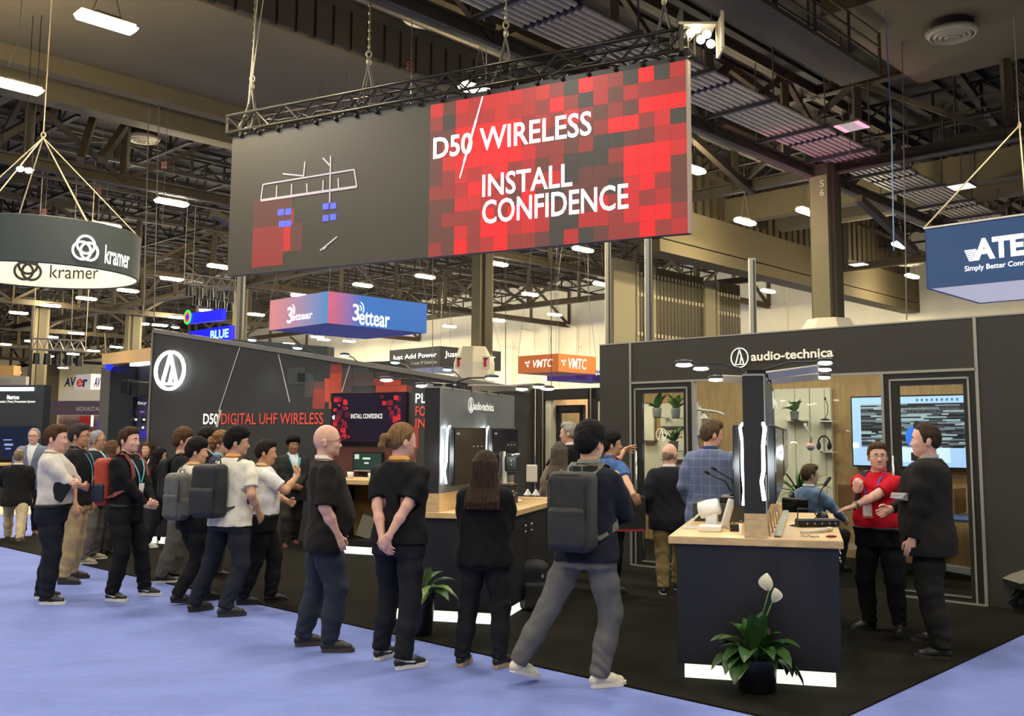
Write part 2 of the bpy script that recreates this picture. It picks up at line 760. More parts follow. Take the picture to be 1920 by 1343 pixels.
def person(label, feet, top, face, key=None, head=(0, 0), girth=1.0, belly=0.0, skin='fair', hair=('short', (60, 42, 30)), top_kind='tee', top_col=(20, 20, 20),
           leg_col=(25, 25, 28), shoe=((18, 18, 18), (30, 30, 30)), arms=None, hem=None, tuck=False, belt=False, glasses=None, lanyard=None, beard=None, h=None,
           under=None, collar=None, lean=0.0, foot_yaw=(-10, 10), lift=(0, 0), seat=None, sleeve=None, sh_tilt=0.0, wide=1.0, turn=0.0, group=None, sho=1.0, off=(0, 0), deep=1.0):
    gl, gr = G(*feet[0]), G(*feet[1])
    root = (gl + gr) / 2
    if seat is not None:
        root = Vector(seat)
    if h is None:
        h = DP((feet[0][0] + feet[1][0]) / 2, top, root.y).z - 0.005
    k = h / 1.8
    fr = math.radians(face)
    t = thing('person', label, 'person', (root.x, root.y, root.z if seat is not None else 0), -fr, group)
    if key:
        PERSON[key] = t
    inv = WM[t].inverted()
    near = root.y < 10.8
    sb, sc_ = (0.0068, 0.0105) if near else (0.0095, 0.014)
    fat = girth * 1.16
    wide = wide * 1.06
    rngp = random.Random(hash(label) % 9999 if False else sum(map(ord, label)))

    # ---- skeleton
    ank = []
    fdir = []
    for i, (gx, yw) in enumerate(zip((gl, gr), foot_yaw)):
        if seat is not None:
            p = v3((-0.1, 0.1)[i], 0.42, 0)
        else:
            q = inv @ gx
            p = v3(q.x, q.y, 0)
        a = math.radians(yw)
        fd = v3(math.sin(a), math.cos(a), 0)
        fdir.append(fd)
        ank.append(p - fd * 0.055 * k + v3(0, 0, 0.085 * k + lift[i]))
    hw = 0.088 * k * fat ** 0.5
    Lt, Ls = 0.432 * k, 0.415 * k
    mid = (ank[0] + ank[1]) / 2
    hc = v3(0, -0.01, 0.925 * k)
    if seat is not None:
        hc = v3(0, 0, 0.50)
    ow = inv.to_3x3() @ Vector((off[0], off[1], 0))
    hc[0] += ow.x
    hc[1] += ow.y
    hips = []
    zmax = 9
    for i, sx in enumerate((-1, 1)):
        hp = hc + v3(sx * hw, 0, 0)
        e = ank[i] - hp
        r2 = ((Lt + Ls) * 0.997) ** 2 - e[0] ** 2 - e[1] ** 2
        zmax = min(zmax, ank[i][2] + math.sqrt(max(0.05, r2)))
    if seat is None:
        hc[2] = min(hc[2], zmax)
    dz = hc[2] - 0.925 * k
    hips = [hc + v3(sx * hw, 0, 0) for sx in (-1, 1)]
    knees = []
    for i in range(2):
        kn, _ = two_bone(hips[i], ank[i], Lt, Ls, fdir[i] * 1.0 + v3(0, 0, 0.4 if seat is not None else 0.0))
        knees.append(kn)

    def T(x, y, z):                                    # torso point in 1.8 m units; leans forward and turns with height
        zz = (z - 0.925)
        a = math.radians(turn) * min(1, max(0, zz / 0.5))
        x2, y2 = x * math.cos(a) + y * math.sin(a), -x * math.sin(a) + y * math.cos(a)
        return v3(x2 * k + hc[0], (y2 + lean * zz * 0.9) * k + hc[1] + 0.01, z * k + dz)
    shx = 0.185 * wide * sho
    shs = [T(sx * shx, -0.012, 1.438 + sx * sh_tilt) for sx in (-1, 1)]
    La, Lf = 0.292 * k, 0.252 * k
    arms = arms or {}
    A = []
    for i, sd in enumerate('LR'):
        sx = (-1, 1)[i]
        a = arms.get(sd, {})
        w = a.get('w', (sx * 0.255 * max(1, fat ** 0.6), 0.05, 0.87))
        if 'wp' in a:                                   # a wrist given by the pixel it covers and a depth
            q = inv @ DP(*a['wp'])
            wr = v3(q.x, q.y, q.z)
        elif 'reach' in a:                              # the arm stretched out along the sight line of a pixel
            o_, d_ = inv @ CAM, inv.to_3x3() @ ray(*a['reach'])
            o_, d_ = v3(*o_) - shs[i], v3(*d_)
            r_ = (La + Lf) * 0.97
            B_ = o_ @ d_
            A_ = d_ @ d_
            D_ = B_ * B_ - A_ * (o_ @ o_ - r_ * r_)
            wr = shs[i] + o_ + d_ * ((-B_ + math.sqrt(max(0, D_))) / A_)
        else:
            wr = T(*w)
        el, wr = two_bone(shs[i], wr, La, Lf, a.get('pole', (sx * 0.5, -1, -0.15)))
        hd = nrm(a.get('hd', wr - el))
        pn = nrm(a.get('pn', (-sx, 0.1, 0)))
        pn = nrm(pn - hd * (pn @ hd))
        A.append((shs[i], el, wr, hd, pn, a.get('curl', 0.35), sx, a.get('hide', False), a.get('spread', 0.0)))
    npv = T(0, -0.022, 1.562)
    kh = k * 1.085
    Rh = Matrix.Rotation(-math.radians(head[0] + turn), 3, 'Z') @ Matrix.Rotation(-math.radians(head[1]), 3, 'X')
    Rn = np.array(Rh)
    H = lambda x, y, z: npv + Rn @ (v3(x, y, z) * kh)

    # ---- torso shape shared by body and clothes: (z, rx, ry, cy)
    b = belly
    prof = [(1.53, 0.074, 0.066, -0.030), (1.50, 0.112, 0.078, -0.026), (1.465, 0.172 * wide, 0.096, -0.018), (1.40, 0.196 * wide, 0.118, -0.006), (1.30, 0.190 * wide, 0.128, 0.004 + b * 0.01),
            (1.18, 0.160 * fat, 0.120 + b * 0.04, 0.002 + b * 0.05), (1.06, 0.158 * fat + b * 0.02, 0.120 + b * 0.055, 0.002 + b * 0.07), (0.96, 0.172 * fat, 0.126 + b * 0.025, -0.002 + b * 0.03), (0.88, 0.176 * fat, 0.128, -0.008), (0.78, 0.17 * fat, 0.118, -0.008)]
    prof = [(z_, rx_, ry_ * (1.08 * deep if z_ < 1.48 else 1), cy_) for z_, rx_, ry_, cy_ in prof]
    zs = [p[0] for p in prof][::-1]

    def tp(z, i):
        return float(np.interp(z, zs, [p[i] for p in prof][::-1]))

    def sec(z0, z1, grow, flare=0.0, n=14):
        out = []
        for j in range(n + 1):
            z = z0 + (z1 - z0) * j / n
            c = T(0, tp(z, 3), z)
            g = grow + flare * max(0, (1.1 - z)) / 0.3
            out.append((c[2], c[0], c[1], (tp(z, 1) + g) * k, (tp(z, 2) + g) * k))
        return out

    def surf(x, z, grow=0.02, back=False):              # a point on the clothed chest or back
        rx, ry, cy = tp(z, 1) + grow, tp(z, 2) + grow, tp(z, 3)
        e = max(0.05, 1 - min(0.97, abs(x) / rx) ** 2.3) ** (1 / 2.3)
        return T(x, cy + (-1 if back else 1) * ry * e, z)

    allp = [H(0, 0, 0.25), H(0.12, 0.15, 0), H(-0.12, -0.12, 0)] + ank + knees + [p for a in A for p in (a[0], a[1], a[2], a[2] + a[3] * 0.2 * k)]
    allp = np.array(allp)
    lo, hi = allp.min(0) - 0.13 * k, allp.max(0) + 0.06 * k
    lo[2] = max(lo[2], 0.03)
    lo[0], hi[0] = min(lo[0], -0.3 * k), max(hi[0], 0.3 * k)
    lo[1], hi[1] = min(lo[1], -0.24 * k), max(hi[1], 0.3 * k)

    # ---- body, one continuous surface from crown to ankles
    f = Field(lo, hi, sb)
    f.stack(sec(0.90, 1.52, -0.03), 0.02)
    f.cone(T(0, -0.03, 1.46), npv + Rn @ v3(0, 0.0, 0.03 * k), 0.060 * k * fat ** 0.3, 0.055 * k * fat ** 0.3, 0.05)
    for i in range(2):
        f.chain([hips[i], knees[i], ank[i]], [0.06 * k, 0.046 * k, 0.036 * k], 0.02)
    f.ell(H(0, 0.008, 0.118), v3(0.077, 0.098, 0.106) * kh, 0.02, Rn)
    f.ell(H(0, 0.045, 0.066), v3(0.060, 0.056, 0.078) * kh, 0.03, Rn)
    f.ell(H(0, 0.040, 0.030), v3(0.052 * fat ** 0.4, 0.054, 0.044) * kh, 0.03, Rn)
    f.ell(H(0, 0.080, 0.002), v3(0.024, 0.018, 0.016) * kh, 0.025, Rn)
    f.ell(H(0, 0.086, 0.118), v3(0.050, 0.016, 0.010) * kh, 0.015, Rn)
    for sx in (-1, 1):
        f.ell(H(sx * 0.030, 0.112, 0.099), v3(0.017, 0.012, 0.011) * kh, 0.012, Rn, sub=True)
        f.ell(H(sx * 0.038, 0.078, 0.068), v3(0.022, 0.020, 0.020) * kh, 0.02, Rn)
        er = Rn @ np.array(Matrix.Rotation(-sx * 0.35, 3, 'Z') @ Matrix.Rotation(0.2, 3, 'X'))
        f.ell(H(sx * 0.080, -0.006, 0.086), v3(0.009, 0.020, 0.033) * kh, 0.006, er)
        f.ell(H(sx * 0.012, 0.106, 0.060), v3(0.009, 0.010, 0.007) * kh, 0.008, Rn)
    f.cone(H(0, 0.094, 0.102), H(0, 0.114, 0.066), 0.008 * kh, 0.0115 * kh, 0.012)
    f.ell(H(0, 0.096, 0.036), v3(0.024, 0.010, 0.0055) * kh, 0.006, Rn)
    f.ell(H(0, 0.094, 0.026), v3(0.021, 0.011, 0.0065) * kh, 0.006, Rn)
    for sh, el, wr, hd, pn, curl, sx, hide, spread in A:
        f.chain([sh, sh * 0.5 + el * 0.5, el], [0.042 * k * fat ** 0.7, 0.044 * k * fat ** 0.7, 0.037 * k * fat ** 0.5], 0.02)
        f.chain([el, el * 0.6 + wr * 0.4, wr], [0.037 * k * fat ** 0.5, 0.037 * k * fat ** 0.4, 0.025 * k], 0.02)
        th = nrm(np.cross(hd, pn)) * sx                 # the thumb side
        fl = [0.068, 0.076, 0.071, 0.056]
        for j in range(4):
            o = (0.031 - 0.0205 * j) * (1 + spread)
            kb = wr + (hd * (0.090 - 0.005 * abs(j - 1)) + th * o) * k
            f.cone(wr + th * o * 0.55 * k, kb, 0.0155 * k, 0.0115 * k, 0.012)
            a1, a2, a3 = curl * 0.9, curl * 2.0, curl * 2.7
            fan = th * (0.16 * spread * (1.5 - j))
            d1 = nrm(hd * math.cos(a1) + pn * math.sin(a1) + fan)
            d2 = nrm(hd * math.cos(a2) + pn * math.sin(a2) + fan)
            d3 = nrm(hd * math.cos(a3) + pn * math.sin(a3) + fan)
            p1 = kb + d1 * fl[j] * 0.48 * k
            p2 = p1 + d2 * fl[j] * 0.30 * k
            p3 = p2 + d3 * fl[j] * 0.24 * k
            f.chain([kb, p1, p2, p3], [0.0095 * k, 0.0086 * k, 0.0080 * k, 0.0070 * k], 0.003)
        f.ell(wr + hd * 0.05 * k + pn * 0.006 * k, v3(0.030, 0.030, 0.030) * k * 0.62, 0.02)
        t0 = wr + (hd * 0.022 + th * 0.022 + pn * 0.006) * k
        t1 = t0 + nrm(hd * 0.7 + th * (0.75 + spread * 0.5) + pn * 0.35) * 0.042 * k
        t2 = t1 + nrm(hd * 0.95 + th * (0.3 - curl * 0.4) + pn * 0.3) * 0.032 * k
        t3 = t2 + nrm(hd * 0.95 + th * (0.05 - curl * 0.5) + pn * 0.35) * 0.022 * k
        f.chain([t0, t1, t2, t3], [0.0145 * k, 0.0110 * k, 0.0098 * k, 0.0080 * k], 0.006)
    skm = skin_mat(skin)
    lip = M('lips_' + skin, tuple(int(c * m) for c, m in zip(SKINS[skin], (0.90, 0.79, 0.79))), 0.45)
    lc = H(0, 0.100, 0.031)

    def pick(c):
        q = (c - lc) @ Rn
        return ((np.abs(q[:, 0]) < 0.022 * kh) & (np.abs(q[:, 2]) < 0.010 * kh) & (np.abs(q[:, 1]) < 0.02 * kh)).astype(int)
    f.build('body', [skm, lip], t, pick=pick)

    # ---- eyes, brows, glasses
    eyem = [M('eye_white', (226, 220, 210), 0.25), M('iris_dark', (40, 30, 24), 0.15)]
    for sx in (-1, 1):
        mb = MB()
        c = H(sx * 0.030, 0.0885, 0.099)
        mb.ell(c, (0.0135 * kh,) * 3, 12, 8, R=Rh @ Matrix.Rotation(-math.pi / 2, 3, 'X'))
        fwd = Rn @ v3(0, 1, 0)
        mb.m = [1 if nrm(np.mean([mb.v[i] for i in fc], axis=0) - c) @ fwd > 0.88 else 0 for fc in mb.f]
        o = MB()
        inv2 = WM[t]
        mb.v = [tuple(inv2 @ Vector(v)) for v in mb.v]
        mb.build('eye', eyem, t, smooth=True)
    hs, hcol = hair[0], hair[1]
    hm = hair_mat(hcol)
    wp = lambda p: WM[t] @ Vector(p)
    mb = MB()
    for sx in (-1, 1):
        mb.tube([wp(H(sx * x, y, z)) for x, y, z in ((0.012, 0.1065, 0.1175), (0.028, 0.106, 0.123), (0.046, 0.092, 0.1175))], [0.003 * kh, 0.0042 * kh, 0.002 * kh], 6)
    mb.build('eyebrows', hm, t, smooth=True)
    if glasses:
        mb = MB()
        for sx in (-1, 1):
            ring = [wp(H(sx * 0.033 + 0.024 * math.cos(q), 0.112 - 0.2 * abs(sx * 0.033 + 0.024 * math.cos(q)), 0.096 + 0.017 * math.sin(q))) for q in [j * math.pi / 7 for j in range(14)]]
            mb.tube(ring, 0.0018, 5, closed=True)
            mb.tube([wp(H(sx * 0.058, 0.10, 0.100)), wp(H(sx * 0.083, 0.05, 0.102)), wp(H(sx * 0.087, -0.01, 0.100)), wp(H(sx * 0.084, -0.03, 0.085))], 0.002, 5)
        mb.tube([wp(H(-0.009, 0.112, 0.098)), wp(H(0, 0.115, 0.101)), wp(H(0.009, 0.112, 0.098))], 0.0018, 5)
        mb.build('eyeglasses', M('glasses_%s' % glasses, {'dark': (30, 24, 20), 'wire': (150, 146, 136), 'brown': (92, 60, 40)}[glasses], 0.3, metal=0.3), t, smooth=True)

    # ---- hair
    if hs != 'none':
        thick = {'short': 0.015, 'crew': 0.006, 'full': 0.022, 'curly': 0.026, 'bald': 0.004, 'stubble': 0.003, 'pony': 0.013, 'long': 0.024, 'longlow': 0.020, 'thin': 0.010}[hs]
        down = {'long': 0.22, 'longlow': 0.46}.get(hs, 0)
        hl = Field(v3(-0.19, -0.24, -0.06 - down) * kh, v3(0.19, 0.16, 0.28) * kh, 0.0058 if near else 0.0085)   # in head axes
        if hs in ('full', 'curly'):
            hl.ell(v3(0, 0.012, 0.165) * kh, v3(0.084, 0.088, 0.052 + thick) * kh, 0.03)
        if hs == 'short':
            hl.ell(v3(0, 0.045, 0.180) * kh, v3(0.062, 0.058, 0.042) * kh, 0.02)
        line = {'full': [0.0, 0.012, 0.085, 0.070, 0.128, 0.140, 0.142], 'curly': [0.0, 0.015, 0.085, 0.075, 0.125, 0.140, 0.145], 'long': [-0.5, -0.5, -0.45, -0.3, 0.12, 0.165, 0.17], 'longlow': [-0.7, -0.7, -0.65, -0.6, 0.12, 0.165, 0.17],
                'bald': [0.005, 0.015, 0.085, 0.075, 0.3, 0.3, 0.3], 'stubble': [0.005, 0.015, 0.085, 0.075, 0.3, 0.3, 0.3], 'thin': [0.005, 0.012, 0.085, 0.072, 0.150, 0.185, 0.2], 'pony': [0.01, 0.03, 0.09, 0.10, 0.15, 0.17, 0.175]}.get(hs, [0.003, 0.012, 0.085, 0.072, 0.140, 0.165, 0.170])
        ys = [-0.14, -0.055, -0.008, 0.030, 0.052, 0.085, 0.14]
        zl = lambda y: np.interp(y / kh, ys, line) * kh
        hl.ell(v3(0, 0.006, 0.118) * kh, (v3(0.077, 0.098, 0.106)) * kh, 0)
        if hs in ('full', 'curly', 'short', 'thin', 'crew', 'pony', 'bald', 'stubble'):
            hl.add(lambda x, y, z: -thick * kh * np.clip((z - zl(y)) / (0.055 * kh) * 0.85 + 0.15, 0.0, 1.0) + 0 * x)
        else:
            hl.add(lambda x, y, z: -thick * kh + 0 * x + 0 * y + 0 * z)
        if down:
            hl.stack([(-down * kh, 0, -0.118 * kh, 0.155 * kh, 0.050 * kh), (-0.16 * kh, 0, -0.108 * kh, 0.145 * kh, 0.070 * kh), (-0.05 * kh, 0, -0.038 * kh, 0.122 * kh, 0.086 * kh), (0.06 * kh, 0, -0.02 * kh, 0.106 * kh, 0.096 * kh), (0.15 * kh, 0, -0.005 * kh, 0.098 * kh, 0.10 * kh)], 0.03)
            hl.add(lambda x, y, z: (0.0035 * np.sin(x * 190 / kh + 2 * np.sin(z * 12)) * np.clip((0.10 * kh - z) / 0.1, 0, 1)).astype(np.float32))
        if hs == 'pony':
            hl.chain([v3(0, -0.09, 0.13) * kh, v3(0, -0.135, 0.12) * kh, v3(0, -0.150, 0.06) * kh, v3(0, -0.125, -0.02) * kh], [0.03 * kh, 0.026 * kh, 0.024 * kh, 0.008 * kh], 0.015)
        amp = {'curly': 0.007, 'full': 0.0022, 'short': 0.0018, 'thin': 0.002}.get(hs, 0.001)
        fr1 = 75 if hs == 'curly' else 95
        hl.add(lambda x, y, z: amp * (np.sin(fr1 * x + 3 * np.sin(40 * y)) * np.sin(fr1 * 0.8 * y + 2 * z * 40) + 0.6 * np.sin(fr1 * 0.9 * z + 30 * x)))
        hl.cut(lambda x, y, z: (zl(y) - z) + 0 * x)
        if hs in ('bald', 'stubble'):
            hl.cut(lambda x, y, z: z - np.interp(y / kh, [-0.12, -0.05, 0.03], [0.135, 0.125, 0.10]) * kh + 0 * x)
        if hs == 'thin':
            hl.ell(v3(0, -0.045, 0.243) * kh, v3(0.052, 0.062, 0.034) * kh, 0.004, sub=True)
        hl.ell(v3(0, 0.008, 0.118) * kh, v3(0.071, 0.091, 0.099) * kh, 0, sub=True)
        ho = hl.build('hair', hm, t)
        Mh = Rh.to_4x4()
        Mh.translation = Vector(npv)
        ho.data.transform(Mh)
    if beard:
        bf = Field(v3(-0.09, -0.03, -0.06) * kh, v3(0.09, 0.13, 0.09) * kh, 0.005)
        bf.ell(v3(0, 0.040, 0.030) * kh, v3(0.0545 * fat ** 0.4, 0.0565, 0.047) * kh, 0).ell(v3(0, 0.080, 0.002) * kh, v3(0.0265, 0.0195, 0.018) * kh, 0.012)
        if beard[0] == 'goatee':
            bf.cut(lambda x, y, z: np.abs(x) - 0.027 * kh + 0 * y + 0 * z)
            bf.cut(lambda x, y, z: (0.06 * kh - y) + 0 * x + 0 * z)
            bf.ell(v3(0, 0.097, 0.044) * kh, v3(0.026, 0.012, 0.006) * kh, 0.004)
        bf.ell(v3(0, 0.105, 0.030) * kh, v3(0.024, 0.025, 0.012) * kh, 0, sub=True)
        bf.cut(lambda x, y, z: z - np.interp(y / kh, [-0.02, 0.02, 0.06, 0.09, 0.12], [0.07, 0.055, 0.03, 0.052, 0.052]) * kh + 0 * x)
        bo = bf.build('beard', hair_mat(beard[1]), t)
        Mh = Rh.to_4x4()
        Mh.translation = Vector(npv)
        bo.data.transform(Mh)

    # ---- top garment
    ph = rngp.random() * 6

    def folds(am):
        return lambda x, y, z: am * 0.8 * (np.sin(z * 30 / k + x * 34 / k + 2.4 * np.sin(y * 14 + ph) + ph) * np.sin(z * 11 + y * 17 + x * 6 + ph * 2) + 0.5 * np.sin(z * 19 - x * 48 / k + 3 * np.sin(z * 9 + ph) + ph))
    tcol = fabric(top_col) if not isinstance(top_col, bpy.types.Material) else top_col
    blz = top_kind in ('blazer', 'womans_blazer')
    if hem is None:
        hem = {'tee': 0.86, 'polo': 0.88, 'shirt': 0.90, 'blazer': 0.775, 'womans_blazer': 0.80, 'sweater': 0.86}[top_kind]
    if tuck:
        hem = 0.992
    sl = sleeve if sleeve is not None else {'tee': 0.72, 'polo': 0.74, 'shirt': 1.98, 'blazer': 1.96, 'womans_blazer': 1.9, 'sweater': 1.95}[top_kind]
    if blz and under is None:
        under = (225, 224, 220)
    g = Field(lo - 0.03, hi + 0.03, sc_)
    grow = 0.014 if not blz else 0.026
    if tuck:
        sc0 = sec(hem, 1.515, grow)
    else:
        sc0 = sec(hem, 1.515 if not blz else 1.525, grow + (0.003 if not blz else 0), flare=0.016)
    g.stack(sc0, 0.02)
    for sh, el, wr, hd, pn, curl, sx, hide, spread in A:
        ins = sh + v3(-sx * 0.008 * k, 0, -0.010 * k)
        w0 = (0.055 if not blz else 0.068) * k * fat ** 0.6
        if sl <= 1:
            e = sh + (el - sh) * sl
            g.chain([ins, sh * 0.5 + e * 0.5, e], [w0, 0.058 * k * fat ** 0.6, 0.062 * k * fat ** 0.6], 0.025)
            pl_ = nrm(el - sh)
            e2 = e + pl_ * 0.0

            def cutsl(x, y, z, e2=e2, pl_=pl_):
                q = (x - e2[0]) * pl_[0] + (y - e2[1]) * pl_[1] + (z - e2[2]) * pl_[2]
                near_ = (x - e2[0]) ** 2 + (y - e2[1]) ** 2 + (z - e2[2]) ** 2 < (0.095 * k) ** 2
                return np.where(near_, q, -1)
            g.cut(cutsl)
        else:
            e = el + (wr - el) * (sl - 1)
            wj = 1.12 if blz else 1.0
            g.chain([ins, sh * 0.5 + el * 0.5, el], [w0, 0.060 * k * wj * fat ** 0.6, 0.052 * k * wj * fat ** 0.4], 0.04)
            g.chain([el, el * 0.5 + e * 0.5, e], [0.052 * k * wj * fat ** 0.4, 0.047 * k * wj, 0.040 * k * wj], 0.03)
            pl_ = nrm(wr - el)

            def cutsl(x, y, z, e2=e, pl_=pl_):
                q = (x - e2[0]) * pl_[0] + (y - e2[1]) * pl_[1] + (z - e2[2]) * pl_[2]
                near_ = (x - e2[0]) ** 2 + (y - e2[1]) ** 2 + (z - e2[2]) ** 2 < (0.07 * k) ** 2
                return np.where(near_, q, -1)
            g.cut(cutsl)
    g.add(folds(0.0045 if not blz else 0.003))
    if blz:
        vz0, vz1 = T(0, 0, 1.12)[2], T(0, 0, 1.50)[2]

        def vcut(x, y, z):
            w = np.interp(z, [vz0, vz1], [0, 0.075 * k])
            return np.where((z > vz0) & (y > hc[1] + 0.01 * k + lean * 0.2), w - np.abs(x - hc[0]), -1)
        g.cut(vcut)
        ct = T(0, 0, 0.98)[2]                            # split vent at the back
        if top_kind == 'blazer':
            g.cut(lambda x, y, z: np.where((z < ct) & (y < hc[1]), 0.004 * k - np.abs(x - hc[0]) + 0 * z, -1))
    g.build({'tee': 't_shirt', 'polo': 'polo_shirt', 'shirt': 'shirt', 'blazer': 'jacket', 'womans_blazer': 'jacket', 'sweater': 'sweater'}[top_kind], tcol, t)
    if blz:
        u = Field(lo, hi, sc_)
        u.stack(sec(0.98, 1.525, 0.010), 0.02)
        u.build('shirt', fabric(under), t)
    cc = collar if collar is not None else (under if blz else (top_col if top_kind in ('polo', 'shirt') else None))
    if cc is not None:
        mb = MB()
        rows = []
        for z, rr, dy in ((1.495, 0.082, -0.004), (1.535, 0.070, -0.018), (1.558, 0.066, -0.024), (1.556, 0.072, -0.024), (1.53, 0.084, -0.016)):
            row = []
            for j in range(25):
                q = math.radians(-90 + 18 + j * (360 - 36) / 24 + 180)
                fz = -0.03 * max(0, math.cos(q - math.pi / 2)) ** 3
                row.append(wp(T(rr * math.cos(q), dy - 0.012 + rr * 0.92 * math.sin(q), z + fz)))
            rows.append(row)
        mb.grid(rows)
        mb.build('collar', fabric(cc) if not isinstance(cc, bpy.types.Material) else cc, t, smooth=True)
    # ---- trousers
    lcol = fabric(leg_col)
    q = Field(lo - 0.03, hi + 0.03, sc_)
    if seat is None:
        q.stack(sec(0.815, 0.998, 0.009), 0.03)
        for i in range(2):
            thg = hips[i] + v3(0, 0, -0.02)
            q.chain([thg, thg * 0.5 + knees[i] * 0.5, knees[i], knees[i] * 0.5 + ank[i] * 0.5, ank[i]], [0.096 * k * fat ** 0.5, 0.088 * k * fat ** 0.6, 0.074 * k * fat ** 0.5, 0.072 * k * fat ** 0.4, 0.067 * k], 0.03)
    else:
        q.ell(hc, v3(0.19, 0.15, 0.13) * k, 0.03)
        for i in range(2):
            q.chain([hips[i], knees[i], ank[i]], [0.095 * k, 0.075 * k, 0.06 * k], 0.035)
    q.add(folds(0.0032))
    for kn_, an_ in zip(knees, ank):
        q.add(lambda x, y, z, an_=an_: 0.0036 * np.sin((z - an_[2]) * 80 / k + 24 * x + 3 * np.sin(18 * y + 20 * x)) * (0.6 + 0.4 * np.sin(31 * x + 9 * y)) * np.clip(1 - (z - an_[2]) / (0.22 * k), 0, 1) + 0 * y)
        q.add(lambda x, y, z, kn_=kn_: 0.0024 * np.sin((z - kn_[2]) * 62 / k + 40 * y + 2.5 * np.sin(21 * x)) * (0.5 + 0.5 * np.sin(27 * y + 13 * x)) * np.clip(1 - np.abs(z - kn_[2]) / (0.14 * k), 0, 1) + 0 * x)
    for i in range(2):
        dn = nrm(ank[i] - knees[i])
        e2 = ank[i] + dn * 0.012 * k

        def cutc(x, y, z, e2=e2, dn=dn):
            w = (x - e2[0]) * dn[0] + (y - e2[1]) * dn[1] + (z - e2[2]) * dn[2]
            near_ = (x - e2[0]) ** 2 + (y - e2[1]) ** 2 + (z - e2[2]) ** 2 < (0.12 * k) ** 2
            return np.where(near_, w, -1)
        q.cut(cutc)
    q.build('trousers', lcol, t)
    if belt:
        bf = Field(lo, hi, 0.009)
        bf.stack(sec(0.965, 1.003, 0.021), 0)
        bf.build('belt', M('belt_leather', (22, 20, 19), 0.4), t)
    # ---- shoes
    for i in range(2):
        a = ank[i]
        fd = fdir[i]
        ld = lift[i]
        sd = v3(fd[1], -fd[0], 0)
        toe = a + fd * 0.175 * k
        sf = Field(np.minimum(a, toe) - 0.10, np.maximum(a, toe) + 0.10, 0.0068)
        zb = ld + 0.028 if seat is None else 0.03
        tz = zb if ld == 0 else max(0.03, zb - ld * 0.9)
        hb = v3(a[0], a[1], zb) - fd * 0.035 * k
        tb = v3(a[0], a[1], tz) + fd * 0.185 * k
        Rf = np.array([sd, fd, v3(0, 0, 1)]).T
        sf.chain([hb + v3(0, 0, 0.022 * k), hb * 0.45 + tb * 0.55 + v3(0, 0, 0.018 * k), tb - fd * 0.03 * k + v3(0, 0, 0.010 * k)], [0.036 * k, 0.041 * k, 0.030 * k], 0.01)
        sf.cone(hb + fd * 0.02 * k + v3(0, 0, 0.03 * k), a + v3(0, 0, 0.0), 0.036 * k, 0.040 * k, 0.02)
        sf.cone(hb + fd * 0.03 * k + v3(0, 0, 0.045 * k), hb * 0.4 + tb * 0.6 + v3(0, 0, 0.03 * k), 0.034 * k, 0.026 * k, 0.02)
        ct = a[2] + 0.018 * k
        nz = np.cross(nrm(tb - hb), sd)
        nz = nz if nz[2] > 0 else -nz
        sf.cut(lambda x, y, z: (z - ct) + 0 * x + 0 * y)
        sf.cut(lambda x, y, z: -((x - hb[0]) * nz[0] + (y - hb[1]) * nz[1] + (z - hb[2]) * nz[2]) - 0.004)
        so = sf.build('shoe', M('shoe_%d_%d_%d' % tuple(shoe[0]), shoe[0], 0.45, noise=0.15, scale=40), t)
        mb = MB()
        outl = [(-0.030, -0.050), (0, -0.062), (0.030, -0.050), (0.036, -0.01), (0.036, 0.05), (0.043, 0.11), (0.040, 0.16), (0.022, 0.195), (0, 0.203), (-0.022, 0.195), (-0.040, 0.16), (-0.043, 0.11), (-0.036, 0.05), (-0.036, -0.01)]
        bz = [hb + fd * 0.035 * k + sd * x * k + nrm(tb - hb) * y * k for x, y in outl]
        topr = [wp(p + nz * 0.006) for p in bz]
        botr = [wp(p * v3(1, 1, 1) - nz * 0.026) for p in bz]
        botr = [Vector((p.x, p.y, max(0.0015, p.z))) for p in botr]
        mb.prism(topr, botr)
        s2 = mb.build('sole', M('sole_%d_%d_%d' % tuple(shoe[1]), shoe[1], 0.6), t)
        s2.parent = so
        if len(shoe) > 2:
            mb = MB()
            for s_ in (-1, 1):
                pts = [hb + fd * y * k + sd * s_ * (0.0405 + 0.002) * k + v3(0, 0, z * k) for y, z in ((0.13, 0.014), (0.04, 0.026), (-0.01, 0.045), (0.03, 0.040), (0.12, 0.028))]
                mb.prism([wp(p) for p in pts], [wp(p - sd * s_ * 0.02 * k) for p in pts])
            s3 = mb.build('side_mark', M('sole_white', (226, 224, 214), 0.6), t)
            s3.parent = so
    if lanyard:
        mb = MB()
        gr = grow + 0.010
        for sx in (-1, 1):
            path = [T(0, -0.105, 1.545), T(sx * 0.055, -0.075, 1.552), T(sx * 0.085, -0.01, 1.530), surf(sx * 0.085, 1.46, gr), surf(sx * 0.065, 1.38, gr), surf(sx * 0.04, 1.31, gr), surf(sx * 0.012, 1.225, gr)]
            mb.strap([wp(p) for p in path], 0.018, 0.003, [WM[t].to_3x3() @ Vector(s_) for s_ in ((0, 0, 1), (0, 0.3, 1), (sx, 1, 0), (1, 0, 0), (1, 0, 0), (1, 0, 0), (1, 0, 0))])
        lo_ = mb.build('lanyard', M('lanyard_%d_%d_%d' % tuple(lanyard), lanyard, 0.6), t)
        mb = MB()
        c = surf(0, 1.155, gr + 0.016)
        Rb = Matrix.Rotation(-fr, 3, 'Z')
        mb.box(wp(c), (0.085, 0.004, 0.125), 0, Rb)
        mb.box(wp(c + v3(0, 0.003, -0.052)), (0.085, 0.004, 0.02), 1, Rb)
        bo = mb.build('badge', [M('badge_card', (228, 226, 222), 0.5), M('badge_band', (205, 96, 90), 0.5)], t)
        bo.parent = lo_
